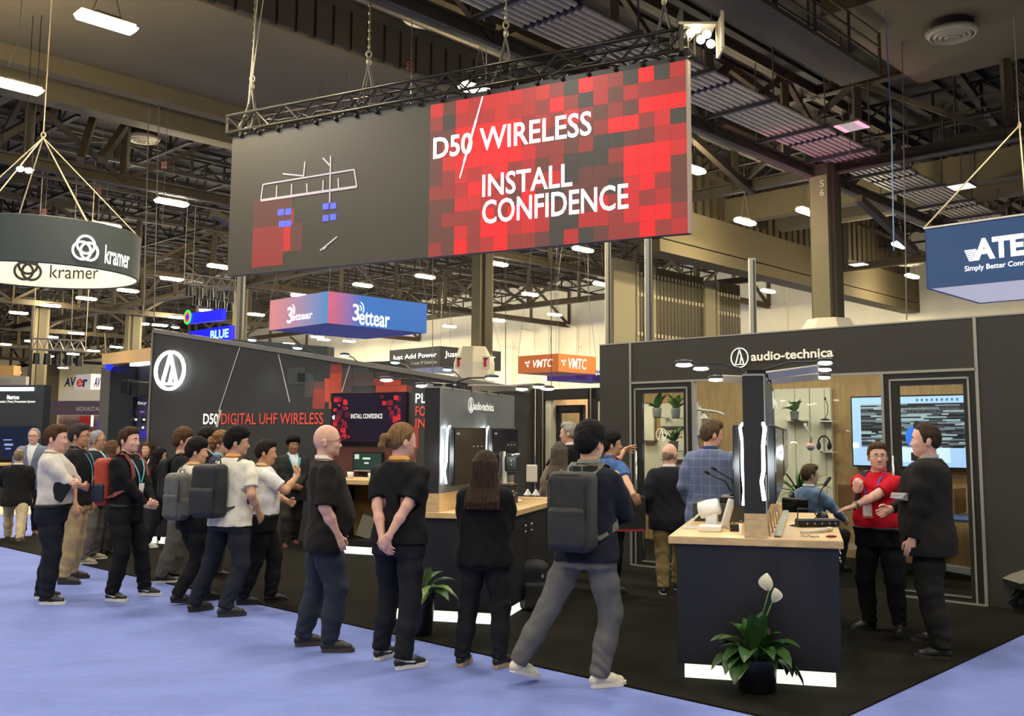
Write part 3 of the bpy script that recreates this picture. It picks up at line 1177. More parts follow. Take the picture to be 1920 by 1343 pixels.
    info = dict(t=t, k=k, T=T, H=H, surf=surf, tp=tp, A=A, wp=wp, hc=hc, fat=fat, R=Matrix.Rotation(-fr, 3, 'Z'), npv=npv, knees=knees, hips=hips, ank=ank)
    PERSON[label] = info
    if key:
        PERSON[key] = info
    return info


def backpack(pi, label, col, col2=None, w=0.145, d=0.075, z0=0.98, z1=1.47, strapcol=None, style=0, tilt=0.0, one=None, shift=0.0):
    """a rucksack worn on the back of a person: a thing of its own"""
    k, T, surf, wp, R = pi['k'], pi['T'], pi['surf'], pi['wp'], pi['R']
    m1 = M('pack_%d_%d_%d' % tuple(col), col, 0.65, noise=0.2, scale=12, bump=0.3, bscale=180)
    m2 = M('pack_%d_%d_%d' % tuple(col2 or col), col2 or col, 0.6, noise=0.2, scale=12, bump=0.3, bscale=180)
    m3 = M('strap_%d_%d_%d' % tuple(strapcol or col), strapcol or col, 0.7)
    zc = (z0 + z1) / 2
    yb = surf(0, zc, 0.02, True)
    yt = surf(0, 1.38, 0.02, True)
    y0 = min(yb[1], yt[1]) / k
    base = wp(v3(shift * k, y0 * k, z0 * k))
    t = thing('backpack', label, 'backpack', base, pi['t'].rotation_euler.z)
    inv = WM[t].inverted()
    L = lambda x, y, z: v3(*(inv @ wp(T(x + shift, 0, z) * v3(1, 0, 1) + v3(0, (y0 + y + (z - zc) * tilt) * k, 0))))
    lo, hi = L(-w - 0.06, -2.4 * d - 0.1, z0 - 0.05), L(w + 0.06, 0.06, z1 + 0.06)
    f = Field(np.minimum(lo, hi), np.maximum(lo, hi), 0.0085)
    hz = (z1 - z0) / 2 * k
    f.rbox(L(0, -d, zc), v3(w * k, d * k, hz), 0.055 * k)
    if style != 2:
        f.rbox(L(0, -d * 1.2, zc + hz / k * 0.45), v3(w * 0.94 * k, d * 1.02 * k, hz * 0.5), 0.06 * k, 0.02)
    f.add(lambda x, y, z: 0.003 * np.sin(22 * z + 9 * x + 4 * np.sin(13 * x)) * np.sin(17 * x + 5 * z))
    f.build('pack_body', m1, t)
    g = Field(np.minimum(lo, hi), np.maximum(lo, hi), 0.0085)
    g.rbox(L(0, -d * 1.95, zc - hz / k * 0.38), v3(w * 0.86 * k, d * 0.45 * k, hz * 0.52), 0.04 * k)
    g.add(lambda x, y, z: 0.002 * np.sin(25 * z + 11 * x))
    g.build('front_pocket', m2, t)
    if style == 1:
        for sx in (-1, 1):
            g = Field(np.minimum(lo, hi), np.maximum(lo, hi), 0.0085)
            g.rbox(L(sx * w * 0.98, -d, zc - hz / k * 0.45), v3(0.02 * k, d * 0.7 * k, hz * 0.38), 0.02 * k)
            g.build('side_pocket', m2, t)
    W = lambda p: WM[t] @ Vector(p)
    mb = MB()
    mb.tube([W(L(-0.04, -0.03, z1 - 0.01)), W(L(-0.035, -0.035, z1 + 0.035)), W(L(0.035, -0.035, z1 + 0.035)), W(L(0.04, -0.03, z1 - 0.01))], 0.008, 6)
    mb.build('grab_handle', m3, t)
    mb = MB()                                           # zip lines
    zz = [W(L(x, -2 * d - 0.002 + 0.3 * d * (1 - abs(x) / w), z)) for x, z in ((-w * 0.9, zc - 0.05), (-w * 0.9, z1 - 0.08), (-w * 0.55, z1 - 0.02), (w * 0.55, z1 - 0.02), (w * 0.9, z1 - 0.08), (w * 0.9, zc - 0.05))]
    mb.tube(zz, 0.004, 5)
    mb.build('zip', M('zip_dark', (14, 14, 15), 0.5), t)
    for sx in (-1, 1):
        if one and sx != one:
            continue
        mb = MB()
        xs = sx * 0.105
        path = [L(sx * 0.07, -0.005, z1 - 0.05)] + [v3(*(inv @ wp(p))) for p in (T(xs, -0.085, 1.50), T(xs * 1.03, -0.03, 1.532), T(xs * 1.03, 0.045, 1.515), surf(xs * 1.05, 1.42, 0.03), surf(xs * 1.12, 1.30, 0.032), surf(xs * 1.3, 1.18, 0.03), T(sx * 0.185 * pi['fat'], 0.0, 1.10))] + [L(sx * w * 0.9, -0.02, z0 + 0.08)]
        Xw = R @ Vector((1, 0, 0))
        Yw = R @ Vector((0, 1, 0))
        mb.strap([W(p) for p in path], 0.052 * k, 0.009, [Xw] * 6 + [Xw + Yw * sx * 0.8, Yw * sx + Xw * 0.2, Xw])
        mb.build('shoulder_strap', m3, t)
    return t

# ================================================================= THE HALL
def PA(a):                                              # upright plane across the hall at a, running along HV
    return Pl(hall(a, 0), 47.4)


def PB(b):                                              # upright plane at b, running along HU
    return Pl(hall(0, b), -42.6)


carpet_blue = bpy.data.materials.new('carpet_blue')
carpet_blue.use_nodes = True
nt = carpet_blue.node_tree
bs = nt.nodes['Principled BSDF']
bs.inputs['Roughness'].default_value = 0.95
bs.inputs['Specular IOR Level'].default_value = 0.1
tc = nt.nodes.new('ShaderNodeTexCoord')
prev = None
for sc_, st_, lo_, hi_, w_ in ((1.1, (1, 2.2, 1), 0.35, 0.65, 0.06), (7, (1, 1.6, 1), 0.3, 0.7, 0.05), (260, (1, 1, 1), 0.2, 0.8, 0.16)):
    mp = nt.nodes.new('ShaderNodeMapping')
    mp.inputs['Scale'].default_value = st_
    nz = nt.nodes.new('ShaderNodeTexNoise')
    nz.inputs['Scale'].default_value = sc_
    nz.inputs['Detail'].default_value = 6
    rp = nt.nodes.new('ShaderNodeValToRGB')
    rp.color_ramp.elements[0].position, rp.color_ramp.elements[1].position = lo_, hi_
    rp.color_ramp.elements[0].color = (1 - w_, 1 - w_, 1 - w_ * 0.8, 1)
    rp.color_ramp.elements[1].color = (1 + w_, 1 + w_, 1 + w_ * 0.8, 1)
    nt.links.new(tc.outputs['Object'], mp.inputs[0])
    nt.links.new(mp.outputs[0], nz.inputs['Vector'])
    nt.links.new(nz.outputs['Fac'], rp.inputs['Fac'])
    if prev is None:
        base = nt.nodes.new('ShaderNodeRGB')
        base.outputs[0].default_value = (*lin((119, 132, 192)), 1)
        prev = base.outputs[0]
    mxn = nt.nodes.new('ShaderNodeVectorMath')
    mxn.operation = 'MULTIPLY'
    nt.links.new(prev, mxn.inputs[0])
    nt.links.new(rp.outputs[0], mxn.inputs[1])
    prev = mxn.outputs[0]
nt.links.new(prev, bs.inputs['Base Color'])
bpn = nt.nodes.new('ShaderNodeBump')
bpn.inputs['Strength'].default_value = 0.35
bpn.inputs['Distance'].default_value = 0.006
nt.links.new(nz.outputs['Fac'], bpn.inputs['Height'])
nt.links.new(bpn.outputs[0], bs.inputs['Normal'])

mb = MB()
mb.quad(hall(-25, -35), hall(160, -35), hall(160, 57), hall(-25, 57))
mb.f = [tuple(reversed(f)) for f in mb.f]
struct(mb.build('floor', carpet_blue))

steel = M('steel_brown', (78, 67, 47), 0.7, noise=0.12, scale=2)
steel2 = M('steel_dark', (46, 39, 28), 0.75, noise=0.12, scale=2)
deckm = M('roof_deck', (34, 27, 17), 0.85, noise=0.15, scale=0.6)
soff = M('soffit_paint', (102, 91, 65), 0.85, noise=0.05, scale=0.5)
wallm = M('hall_wall_paint', (236, 228, 196), 0.85, noise=0.06, scale=0.7)
galv = M('galvanised', (216, 202, 172), 0.45, metal=0.3, noise=0.1, scale=8)

mb = MB()
mb.quad(hall(-25, -35, 13.8), hall(160, -35, 13.8), hall(160, 57, 13.8), hall(-25, 57, 13.8))
for i in range(120):                                    # ribs of the metal deck
    a = -20 + i * 1.4
    mb.bar(hall(a, -20, 13.74), hall(a, 57, 13.74), 0.35, 0.1, 1)
struct(mb.build('ceiling', [deckm, steel2]))
mb = MB()
mb.box(hall(67, 57.2, 6.9), (185, 0.3, 13.8), 0, Matrix.Rotation(math.radians(137.4), 3, 'Z'))
struct(mb.build('wall_right', wallm))
mb = MB()
mb.box(hall(150, 10, 6.9), (0.3, 95, 13.8), 0, Matrix.Rotation(math.radians(137.4), 3, 'Z'))
struct(mb.build('wall_far', M('far_wall_dark', (96, 88, 74), 0.9, noise=0.1, scale=0.3)))
# service pipes on the white wall
for i, (x, y0, y1) in enumerate(((1003, 610, 760), (1030, 600, 760), (1050, 600, 740), (962, 640, 760), (1085, 600, 700), (1475, 490, 640))):
    pl = PB(56.8)
    q, z1 = pl.px(x, y0)
    z0 = pl.px(x, y1)[1]
    mb = MB()
    mb.cyl(pl.P(q, z0, 0.1), pl.P(q, z1, 0.1), 0.07)
    mb.cyl(pl.P(q, z1 - 0.6, 0.1), pl.P(q - 1.5, z1 - 0.2, 0.1), 0.07)
    mb.bar(pl.P(q - 0.3, z0 + (z1 - z0) * 0.5, 0.06), pl.P(q + 0.3, z0 + (z1 - z0) * 0.5, 0.06), 0.1, 0.06)
    o = mb.build('wall_pipe', wallm)
    o['kind'] = 'structure'


def truss(p0, p1, zb, zt, bay, m, w=0.32, diag=0.16, name='roof_truss', hgt=0.36):
    p0, p1 = Vector(p0), Vector(p1)
    d = p1 - p0
    n = max(1, round(d.length / bay))
    mb = MB()
    zv = lambda p, z: Vector((p.x, p.y, z))
    for z in (zb, zt):                                  # wide-flange chords
        mb.bar(zv(p0, z + hgt / 2 - 0.03), zv(p1, z + hgt / 2 - 0.03), w, 0.05)
        mb.bar(zv(p0, z - hgt / 2 + 0.03), zv(p1, z - hgt / 2 + 0.03), w, 0.05)
        mb.bar(zv(p0, z), zv(p1, z), 0.06, hgt)
    for i in range(n + 1):
        a = p0 + d * (i / n)
        mb.bar(zv(a, zb), zv(a, zt), diag * 1.4, diag * 1.4)
        if i < n:
            b = p0 + d * ((i + 1) / n)
            if i % 2:
                mb.bar(zv(a, zb), zv(b, zt), diag, diag)
            else:
                mb.bar(zv(a, zt), zv(b, zb), diag, diag)
    o = mb.build(name, m)
    o['kind'] = 'structure'
    return o


for a in (14.6, 32.4, 50, 68, 86, 104, 122):
    truss(hall(a, -16), hall(a, 57), 10.2, 13.0, 4.2, steel)
for b, a0 in ((29, -14), (11, 32.4), (47, -14), (-7, 50)):
    truss(hall(a0, b), hall(140, b), 10.3, 13.0, 4.5, steel)
for i, b in enumerate(range(-12, 56, 4)):               # light bar joists between the girders
    if b in (28, 48):
        continue
    truss(hall(-12 if b > 28 else 33, b + 0.7), hall(120, b + 0.7), 12.3, 13.4, 1.6, steel2, 0.14, 0.06, 'bar_joist', 0.1)
for a in (6, 18.3, 36.5, 41, 45.5, 54.5, 59, 63.5, 73, 77, 81.5):
    truss(hall(a, -14), hall(a, 57), 12.0, 12.8, 3.0, steel2, 0.16, 0.07, 'bar_joist', 0.12)


def octo(c, r, z0, z1, mb, r1=None, mi=0):
    mb.cyl((c.x, c.y, z0), (c.x, c.y, z1), r, r1 if r1 is not None else r, 8, mi)


def column(px, w, ytop, Y, cov=None, lab=None, letters=None):
    c = DP(px, 700, Y)
    s = w / F * Y
    mb = MB()
    R = Matrix.Rotation(math.radians(47.4), 3, 'Z')
    mb.box((c.x, c.y, 5.2), (s * 0.74, s * 0.5, 10.4), 0, R)
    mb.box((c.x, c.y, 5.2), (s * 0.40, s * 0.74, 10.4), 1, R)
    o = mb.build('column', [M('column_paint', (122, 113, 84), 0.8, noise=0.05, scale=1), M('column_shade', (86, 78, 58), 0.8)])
    o['kind'] = 'structure'
    return c, s


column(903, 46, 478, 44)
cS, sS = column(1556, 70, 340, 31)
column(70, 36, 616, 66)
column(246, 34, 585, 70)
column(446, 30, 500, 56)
pl = Pl(cS, -42.6)
for ch, y in (('S', 344), ('6', 361)):
    mb = MB()
    q, z = pl.px(1541, y, sS * 0.42)
    text_fit(mb, ch, pl.P(q - 0.07, z - 0.11, sS * 0.42), pl.ex, (0, 0, 1), 0.14, 0.22)
    o = mb.build('column_mark', M('paint_white', (200, 196, 182), 0.7))
    o['kind'] = 'structure'
# flared white cladding round the column bases
c = DP(1556, 640, 31)
mb = MB()
mb.lathe([(1.25, 0), (1.25, 4.6), (0.72, 5.35), (0.70, 5.4)], (c.x, c.y, 0), 8)
tag(mb.build('column_cladding', M('cladding_white', (222, 216, 192), 0.6)), 'white flared cladding around the foot of the numbered S6 column', 'column cover')
c = DP(889, 690, 44)
t = thing('column_cladding', 'cream column wrap carrying fire extinguisher signs under the middle column', 'column cover', (c.x, c.y, 0))
mb = MB()
mb.lathe([(0.6, 0), (0.6, 2.6), (0.85, 3.2), (0.92, 3.9), (0.92, 4.9), (0.70, 5.6), (0.68, 5.62)], (c.x, c.y, 0), 8)
mb.build('wrap', M('cladding_cream', (226, 219, 190), 0.6), t)
pl = Pl(c, 0)
for x in (861, 911):
    mb = MB()
    pl.pbox(mb, x - 7, 668, x + 7, 692, 0.93, 0.95, 0)
    pl.pbox(mb, x - 4, 671, x + 1, 688, 0.951, 0.96, 1)
    pl.pbox(mb, x - 3, 671, x + 4, 674, 0.951, 0.96, 1)
    mb.build('extinguisher_sign', [M('sign_cream', (224, 214, 190), 0.6), M('sign_red', (196, 40, 34), 0.6)], t)

# boxed soffits and the ribbed fascia
mb = MB()
b0, b1 = -12, 30
mb.box(hall(25.8, 9, 13.1), (6.6, 42, 1.0), 0, Matrix.Rotation(math.radians(137.4), 3, 'Z'))
mb.bar(hall(29.3, -12, 12.35), hall(29.3, 30, 12.35), 0.5, 0.5)
struct(mb.build('trim_soffit', soff))
mb = MB()
mb.bar(hall(30.6, -12, 12.15), hall(30.6, 30, 12.15), 0.7, 0.95)
struct(mb.build('trim_header', soff))
mb = MB()
for i in range(48):
    b = -6 + i * 0.6
    mb.bar(hall(22.3, b, 12.62), hall(22.3, b, 13.8), 0.5, 0.12, 0, up=HU)
    mb.bar(hall(22.36, b + 0.3, 12.62), hall(22.36, b + 0.3, 13.8), 0.2, 0.1, 1, up=HU)
struct(mb.build('trim_fascia', [steel2, deckm]))
mb = MB()
mb.box(hall(23.2, 44, 10.2), (1.6, 26, 1.4), 0, Matrix.Rotation(math.radians(137.4), 3, 'Z'))
mb.bar(hall(22.9, 31, 9.2), hall(22.9, 57, 9.2), 1.0, 0.5)
struct(mb.build('trim_track_header', M('header_paint', (100, 88, 60), 0.85)))
mb = MB()
for i in range(44):
    b = 31 + i * 0.6
    mb.bar(hall(23, b, 10.9), hall(23, b, 13.7), 0.36, 0.2, 0, up=HU)
    mb.bar(hall(23.1, b + 0.3, 10.9), hall(23.1, b + 0.3, 13.7), 0.3, 0.1, 1, up=HU)
struct(mb.build('trim_fascia_far', [steel, deckm]))
mb = MB()
mb.box(hall(6, 26, 13.0), (10.5, 6.5, 0.9), 0, Matrix.Rotation(math.radians(137.4), 3, 'Z'))
struct(mb.build('trim_soffit_right', soff))
mb = MB()
mb.bar(hall(-6, 37, 11.6), hall(24, 37, 11.6), 0.6, 1.1)
mb.cyl(hall(-10, 40, 11.6), hall(22, 40, 11.6), 0.55, n=14)
mb.cyl(hall(26, 20, 12.0), hall(26, 57, 12.0), 0.45, n=14)
mb.cyl(hall(17.4, 8, 12.0), hall(17.4, 30, 12.0), 0.5, n=14)
struct(mb.build('trim_ducts', soff))

# catwalks with rails
def catwalk(p0, p1, z, name):
    p0, p1 = Vector(p0), Vector(p1)
    d = (p1 - p0)
    s = d.cross(Vector((0, 0, 1))).normalized() * 0.55
    up = Vector((0, 0, 1))
    mb = MB()
    mb.bar(p0 + up * z, p1 + up * z, 1.1, 0.12)
    n = int(d.length / 1.7)
    for i in range(n + 1):
        c = p0 + d * (i / n)
        for sg in (-1, 1):
            mb.bar(c + s * sg + up * z, c + s * sg + up * (z + 1.15), 0.07, 0.07)
        mb.bar(c + up * (z + 1.15) - s, c + up * 13.6 - s, 0.05, 0.05)
    for h in (0.4, 0.75, 1.12):
        for sg in (-1, 1):
            mb.bar(p0 + s * sg + up * (z + h), p1 + s * sg + up * (z + h), 0.05, 0.05)
    o = mb.build(name, steel)
    o['kind'] = 'structure'


catwalk(hall(11.0, 8), hall(11.0, 24.5), 11.3, 'catwalk')
catwalk(hall(11.0, 31), hall(-4, 31), 11.0, 'catwalk')
catwalk(hall(8.2, 30), hall(8.2, 54), 11.6, 'catwalk')
catwalk(hall(26.5, 31), hall(60, 31), 11.6, 'catwalk')
# slanting braces
mb = MB()
for q in ((1280, 60, 1640, 330), (1340, 150, 1465, 20), (1290, 250, 1410, 360), (1775, 110, 1880, 250), (1610, 372, 1715, 470), (400, 400, 470, 440), (0, 258, 108, 200), (150, 300, 185, 190), (190, 300, 250, 215)):
    p, r = DP(q[0], q[1], 30), DP(q[2], q[3], 33)
    mb.bar(p, r, 0.22, 0.22)
o = mb.build('roof_brace', steel)
o['kind'] = 'structure'

# ---- the rack of conduits
t = thing('conduit_rack', 'long rack of parallel silver conduits hung under the roof on the right', 'conduit', hall(13.3, 26, 10.3))
for j in range(9):
    mb = MB()
    mb.cyl(hall(12.55 + j * 0.19, 9, 10.5), hall(12.55 + j * 0.19, 46, 10.5), 0.062, n=8)
    mb.build('conduit', galv, t, smooth=True)
for i in range(13):
    b = 10.5 + i * 2.9
    mb = MB()
    mb.bar(hall(12.2, b, 10.38), hall(14.6, b, 10.38), 0.1, 0.1)
    mb.cyl(hall(12.3, b, 10.38), hall(12.3, b, 13), 0.02, n=6)
    mb.cyl(hall(14.5, b, 10.38), hall(14.5, b, 13), 0.02, n=6)
    mb.build('hanger', M('strut_grey', (104, 102, 98), 0.5, metal=0.5), t)
    if i % 2:
        mb = MB()
        for j in range(9):
            mb.cyl(hall(12.55 + j * 0.19, b + 1.1, 10.5), hall(12.55 + j * 0.19, b + 1.24, 10.5), 0.085, n=8)
        mb.build('couplings', M('coupling', (66, 50, 66), 0.5, metal=0.5), t)

# ---- ceiling diffusers
def diffuser(px, py, z, r, lab):
    c = G(px, py, z)
    t = thing('air_diffuser', lab, 'air vent', (c.x, c.y, z))
    for j, rr in enumerate((1.0, 0.76, 0.53, 0.30)):
        mb = MB()
        mb.lathe([(r * rr, 0.0 - j * 0.02), (r * rr * 0.86, -0.12 - j * 0.03), (r * rr * 0.80, -0.12 - j * 0.03), (r * rr * 0.92, 0.02)], (c.x, c.y, z), 28)
        mb.build('ring', M('diffuser_paint', (176, 166, 140), 0.6), t, smooth=True)
    mb = MB()
    mb.cyl((c.x, c.y, z), (c.x, c.y, z + 0.5), r * 0.8, n=24)
    mb.build('neck', steel2, t)


diffuser(1785, 60, 12.3, 0.68, 'round ringed air diffuser in the soffit at the upper right')
diffuser(268, 258, 12.0, 0.6, 'round air diffuser between roof members above the hanging ring sign')
diffuser(795, 30, 12.3, 0.62, 'round air diffuser beside the ribbed fascia above the big screen')
diffuser(1706, 492, 11.0, 0.75, 'bell shaped air diffuser above the lamp beside the blue hanging sign')

# ---- hall lamps
lens = M('lamp_lens', (255, 246, 222), 0.4, emit=330, ecol=(255, 240, 206))
hous = M('lamp_housing', (120, 114, 100), 0.5, metal=0.4)
lampdone = []


def hall_lamp(px, py, lab, z=10.0, L=1.12, g='hall lamps'):
    c = G(px, py, z)
    if not lampdone:
        t = thing('hall_lamp', lab, 'lamp', c, math.radians(47.4), g)
        X = WM[t]
        W = lambda x, y, zz: X @ Vector((x, y, zz))
        R3 = X.to_3x3()
        mb = MB()
        mb.box(W(0, 0, 0.065), (1.1, 0.26, 0.07), 0, R3)
        mb.box(W(0, 0, 0.12), (0.5, 0.2, 0.08), 0, R3)
        mb.build('housing', hous, t)
        mb = MB()
        mb.hexa([W(x, y, zz) for zz, s in ((-0.07, 0.9), (0.03, 1)) for y in (-0.165 * s, 0.165 * s) for x in (-0.6 * s, 0.6 * s)])
        mb.build('lens', lens, t, bevel=0.02)
        for sx in (-0.3, 0.3):
            mb = MB()
            mb.cyl(W(sx, 0, 0.1), W(0, 0, 1.2), 0.008, n=5)
            mb.build('wire', M('wire_grey', (96, 92, 84), 0.5), t)
        mb = MB()
        mb.cyl(W(0, 0, 1.2), W(0, 0, 3.0), 0.012, n=5)
        mb.build('drop_cable', M('wire_grey', (96, 92, 84), 0.5), t)
        lampdone.append(t)
        return t
    m = Matrix.Translation(c) @ Matrix.Rotation(math.radians(47.4), 4, 'Z')
    t = copy_tree(lampdone[0], m, lab)
    t['group'] = g
    return t


LAMPS = [(200, 42, 'large lit bar lamp nearest the top left corner, on the smooth soffit'), (30, 162, 'lit bar lamp cut by the left edge of the picture below the soffit'),
         (322, 380, 'lit bar lamp between the round diffuser and the big screen, left of the screen'), (198, 423, 'lit bar lamp just above the top edge of the ring sign'),
         (322, 523, 'lit bar lamp right of the ring sign and level with its lower edge'), (411, 500, 'small lit lamp touching the lower left corner of the big screen'),
         (900, 172, 'lit lamp glowing behind the top edge of the big red screen'), (1297, 317, 'lit lamp peeping past the right edge of the big red screen'),
         (1397, 416, 'lit lamp left of the S6 column, the lower of two joined by a bar'), (1513, 397, 'lit lamp touching the left side of the S6 column up high'),
         (1440, 546, 'lit lamp over the black header, right of the silver pole'), (1516, 538, 'lit lamp low against the left side of the S6 column'),
         (1688, 460, 'lit lamp right of the S6 column, above the bell diffuser'), (1710, 518, 'lit lamp below the bell diffuser beside the blue sign'),
         (933, 495, 'lit lamp right of the middle column just under the screen'), (1093, 468, 'lit lamp touching the underside of the red screen left of the partition stack'),
         (797, 519, 'lit lamp under the screen left of the middle column'), (680, 535, 'lit lamp under the screen above the gradient box sign'),
         (994, 552, 'lit lamp right of the middle column, second below the screen'), (935, 601, 'lit lamp low beside the middle column'), (1040, 590, 'lit lamp low between the middle column and the partition stack'),
         (843, 612, 'lit lamp touching the left of the middle column'), (1128, 533, 'lit lamp touching the left of the grey partition post')]
for x, y, l in LAMPS:
    hall_lamp(x, y, l)
FAR = [(563, 555), (772, 580), (757, 622), (680, 615), (595, 632), (541, 645), (162, 560), (95, 573), (35, 587), (197, 615), (143, 625), (95, 632), (8, 646), (240, 545), (175, 658), (218, 651), (137, 664), (90, 668), (118, 690), (30, 699), (330, 595), (390, 583), (265, 607), (300, 610), (607, 637), (445, 622), (60, 640), (480, 590), (705, 600), (655, 640)]
for i, (x, y) in enumerate(FAR):
    hall_lamp(x, y, 'small lit bar lamp in the distant rows toward the far end of the hall', g='distant hall lamps')

# flat panel lights lit pinkish
pk = M('panel_pink', (250, 190, 200), 0.4, emit=1.0, ecol=(255, 150, 175))
pw = M('panel_white', (236, 230, 220), 0.4, emit=1.1)
for x, y, m_, lab in ((1597, 237, pk, 'pink tinted flat panel light hanging beside the conduit rack'), (1803, 350, pw, 'white flat panel light hanging above the blue sign'), (1610, 496, pw, 'small white panel light right of the S6 column')):
    c = G(x, y, 10.0)
    t = thing('panel_light', lab, 'lamp', c, math.radians(47.4))
    X = WM[t]
    R3 = X.to_3x3()
    mb = MB()
    mb.box(X @ Vector((0, 0, 0.03)), (0.74, 0.74, 0.06), 0, R3)
    mb.build('frame', hous, t)
    for j in range(-2, 3):
        mb = MB()
        mb.box(X @ Vector((0, j * 0.145, -0.01)), (0.7, 0.12, 0.03), 0, R3)
        mb.build('tube', m_ if j in (-2, 2) or m_ is pw else M('panel_soft', (226, 200, 196), 0.5, emit=0.3), t)
    mb = MB()
    mb.cyl(X @ Vector((0, 0, 0.05)), X @ Vector((0, 0, 3)), 0.012, n=5)
    mb.build('cable', M('wire_grey', (96, 92, 84), 0.5), t)
l = bpy.data.lights.new('stage_wash', 'SPOT')
l.energy, l.color, l.spot_size, l.shadow_soft_size = 380, (1, 0.25, 0.65), math.radians(50), 0.3
o = bpy.data.objects.new('stage_wash', l)
COL.objects.link(o)
o.location = hall(14, 27, 4.6)
o.rotation_euler = (math.radians(180), 0, 0)

# red rigging tags on wires
for x, y, s1, s2, Y in ((1588, 143, 'C3', 'E4', 27), (768, 124, 'C3', 'E2', 22), (910, 75, 'C3', 'E3', 24), (308, 310, 'C2', 'F4', 30), (185, 358, 'C2', 'F3', 32), (83, 398, 'C2', 'F2', 32)):
    c = DP(x, y, Y)
    t = thing('rigging_tag', 'red rigging point tag marked %s %s hanging on a wire under the roof' % (s1, s2), 'tag', c)
    mb = MB()
    mb.box(c, (0.19, 0.01, 0.24))
    mb.build('plate', M('tag_red', (128, 44, 36), 0.6), t)
    mb = MB()
    text_fit(mb, s1, c + Vector((-0.07, -0.01, 0.015)), (1, 0, 0), (0, 0, 1), 0.14, 0.085)
    text_fit(mb, s2, c + Vector((-0.07, -0.01, -0.105)), (1, 0, 0), (0, 0, 1), 0.14, 0.085)
    mb.build('lettering', M('paint_white', (200, 196, 182), 0.7), t)
    mb = MB()
    mb.cyl(c + Vector((0.03, 0.01, -2.0 if x != 1588 else -2.3)), Vector((c.x + 0.03, c.y + 0.01, 13.7)), 0.012, n=5)
    mb.build('wire', M('wire_grey', (96, 92, 84), 0.5), t)

# ---- stacks of ribbed movable wall panels stored on the right
pls = PA(25.0)
tan = M('partition_cloth', (146, 136, 104), 0.85, noise=0.04, scale=60)
alu = M('partition_edge', (86, 77, 56), 0.5, metal=0.3)
bra = M('partition_bracket', (196, 184, 148), 0.5)


def stack(xl, xa, xb, lab, rows):
    q0, q1 = pls.px(xa, 560)[0], pls.px(xb, 560)[0]
    n = max(3, round((q1 - q0) / 0.26))
    t = thing('movable_partition_stack', lab, 'partition', pls.P(q0, 0))
    dd = 0.9
    for i in range(n):
        a, b = q0 + (q1 - q0) * i / n, q0 + (q1 - q0) * (i + 1) / n
        mb = MB()
        pls.box(mb, a + 0.03, b - 0.01, 0.05, 9.0, -dd, 0, 0 if i == 0 else 1)
        pls.box(mb, a, a + 0.05, 0.05, 9.0, -dd, -0.06, 2)
        for z in rows:
            pls.box(mb, a + 0.06, a + 0.16, z, z + 0.16, 0, 0.04, 3)
        mb.build('panel', [tan, alu, M('groove_dark', (50, 45, 36), 0.8), bra], t)


stack(1150, 1193, 1212, 'narrow stack of movable wall panels left of the grey post, ribbed edge out', (4.6, 5.9, 7.6, 8.5))
stack(1222, 1224, 1320, 'wide ribbed stack of movable wall panels behind the black header', (4.2, 5.9, 7.6, 8.5))
stack(1322, 1344, 1388, 'ribbed stack of movable wall panels nearest the silver pole', (5.9, 7.4, 8.3))
for x0, x1, lab, m_ in ((1150, 1192, 'tan cloth side of a movable partition right of the red screen corner', tan), (1322, 1342, 'tan cloth partition end between the two ribbed stacks', tan)):
    p = PA(24.9)
    mb = MB()
    q0, q1 = p.px(x0, 560)[0], p.px(x1, 560)[0]
    p.box(mb, q0, q1 - 0.05, 0.05, 9.0 if x0 < 1200 else 8.6, -0.2, 0.03)
    tag(mb.build('partition_panel', m_), lab, 'partition')
for x, w, lab, c in ((1216, 13, 'grey metal post standing between the partition stacks', (150, 150, 142)), (1411, 12, 'silver pole rising behind the black header left of the S6 column', (168, 166, 152)), (1140, 11, 'pale steel post just right of the red screen lower corner', (178, 172, 150)), (452, 11, 'grey steel tower leg under the left end of the big screen', (120, 116, 108))):
    p = DP(x, 560, 24 if x > 500 else 30)
    mb = MB()
    s = w / F * (24 if x > 500 else 30)
    hh_ = 6.1 if x == 1411 else 8.2
    mb.box((p.x, p.y, hh_ / 2), (s, s, hh_))
    mb.box((p.x + s * 0.2, p.y, hh_ / 2), (s * 0.3, s * 1.2, hh_ - 0.1), 1)
    tag(mb.build('steel_post', [M('post_%d' % c[0], c, 0.5, metal=0.3), M('post_groove', (70, 68, 62), 0.6)]), lab, 'post')

# ================================================================= THE BOOTH
blk = M('panel_black', (38, 37, 35), 0.55, noise=0.05, scale=3)
blk2 = M('panel_charcoal', (31, 31, 35), 0.5, noise=0.05, scale=3)
gre = M('panel_grey', (116, 121, 122), 0.45, noise=0.04, scale=3)
sil = M('trim_silver', (186, 182, 170), 0.35, metal=0.6)
wood = M('maple', (222, 186, 132), 0.4, noise=0.14, scale=5, stretch=(1, 9, 9))
wlet = M('letter_white', (236, 234, 226), 0.5, emit=0.5)
rlet = M('letter_red', (214, 74, 58), 0.5, emit=0.25)
glow = M('light_strip', (240, 250, 236), 0.4, emit=0.95, ecol=(236, 244, 222))
ledw = M('led_tape', (255, 255, 255), 0.4, emit=9, ecol=(240, 252, 255))
scr = M('screen_off', (16, 17, 22), 0.15)
chrome = M('chrome', (200, 200, 198), 0.2, metal=0.9)
white = M('plastic_white', (228, 226, 218), 0.35)
bplas = M('plastic_black', (22, 22, 23), 0.4)
gplas = M('plastic_grey', (84, 86, 86), 0.45)

# black carpet of the booth
bcar = M('carpet_black', (28, 26, 20), 0.95, noise=0.25, scale=3, bump=0.4, bscale=300, spec=0.1)
p0 = G(1300, 1320)
d1, d2 = HU, HV
kl, kr = G(0, 1024), G(1920, 1191)
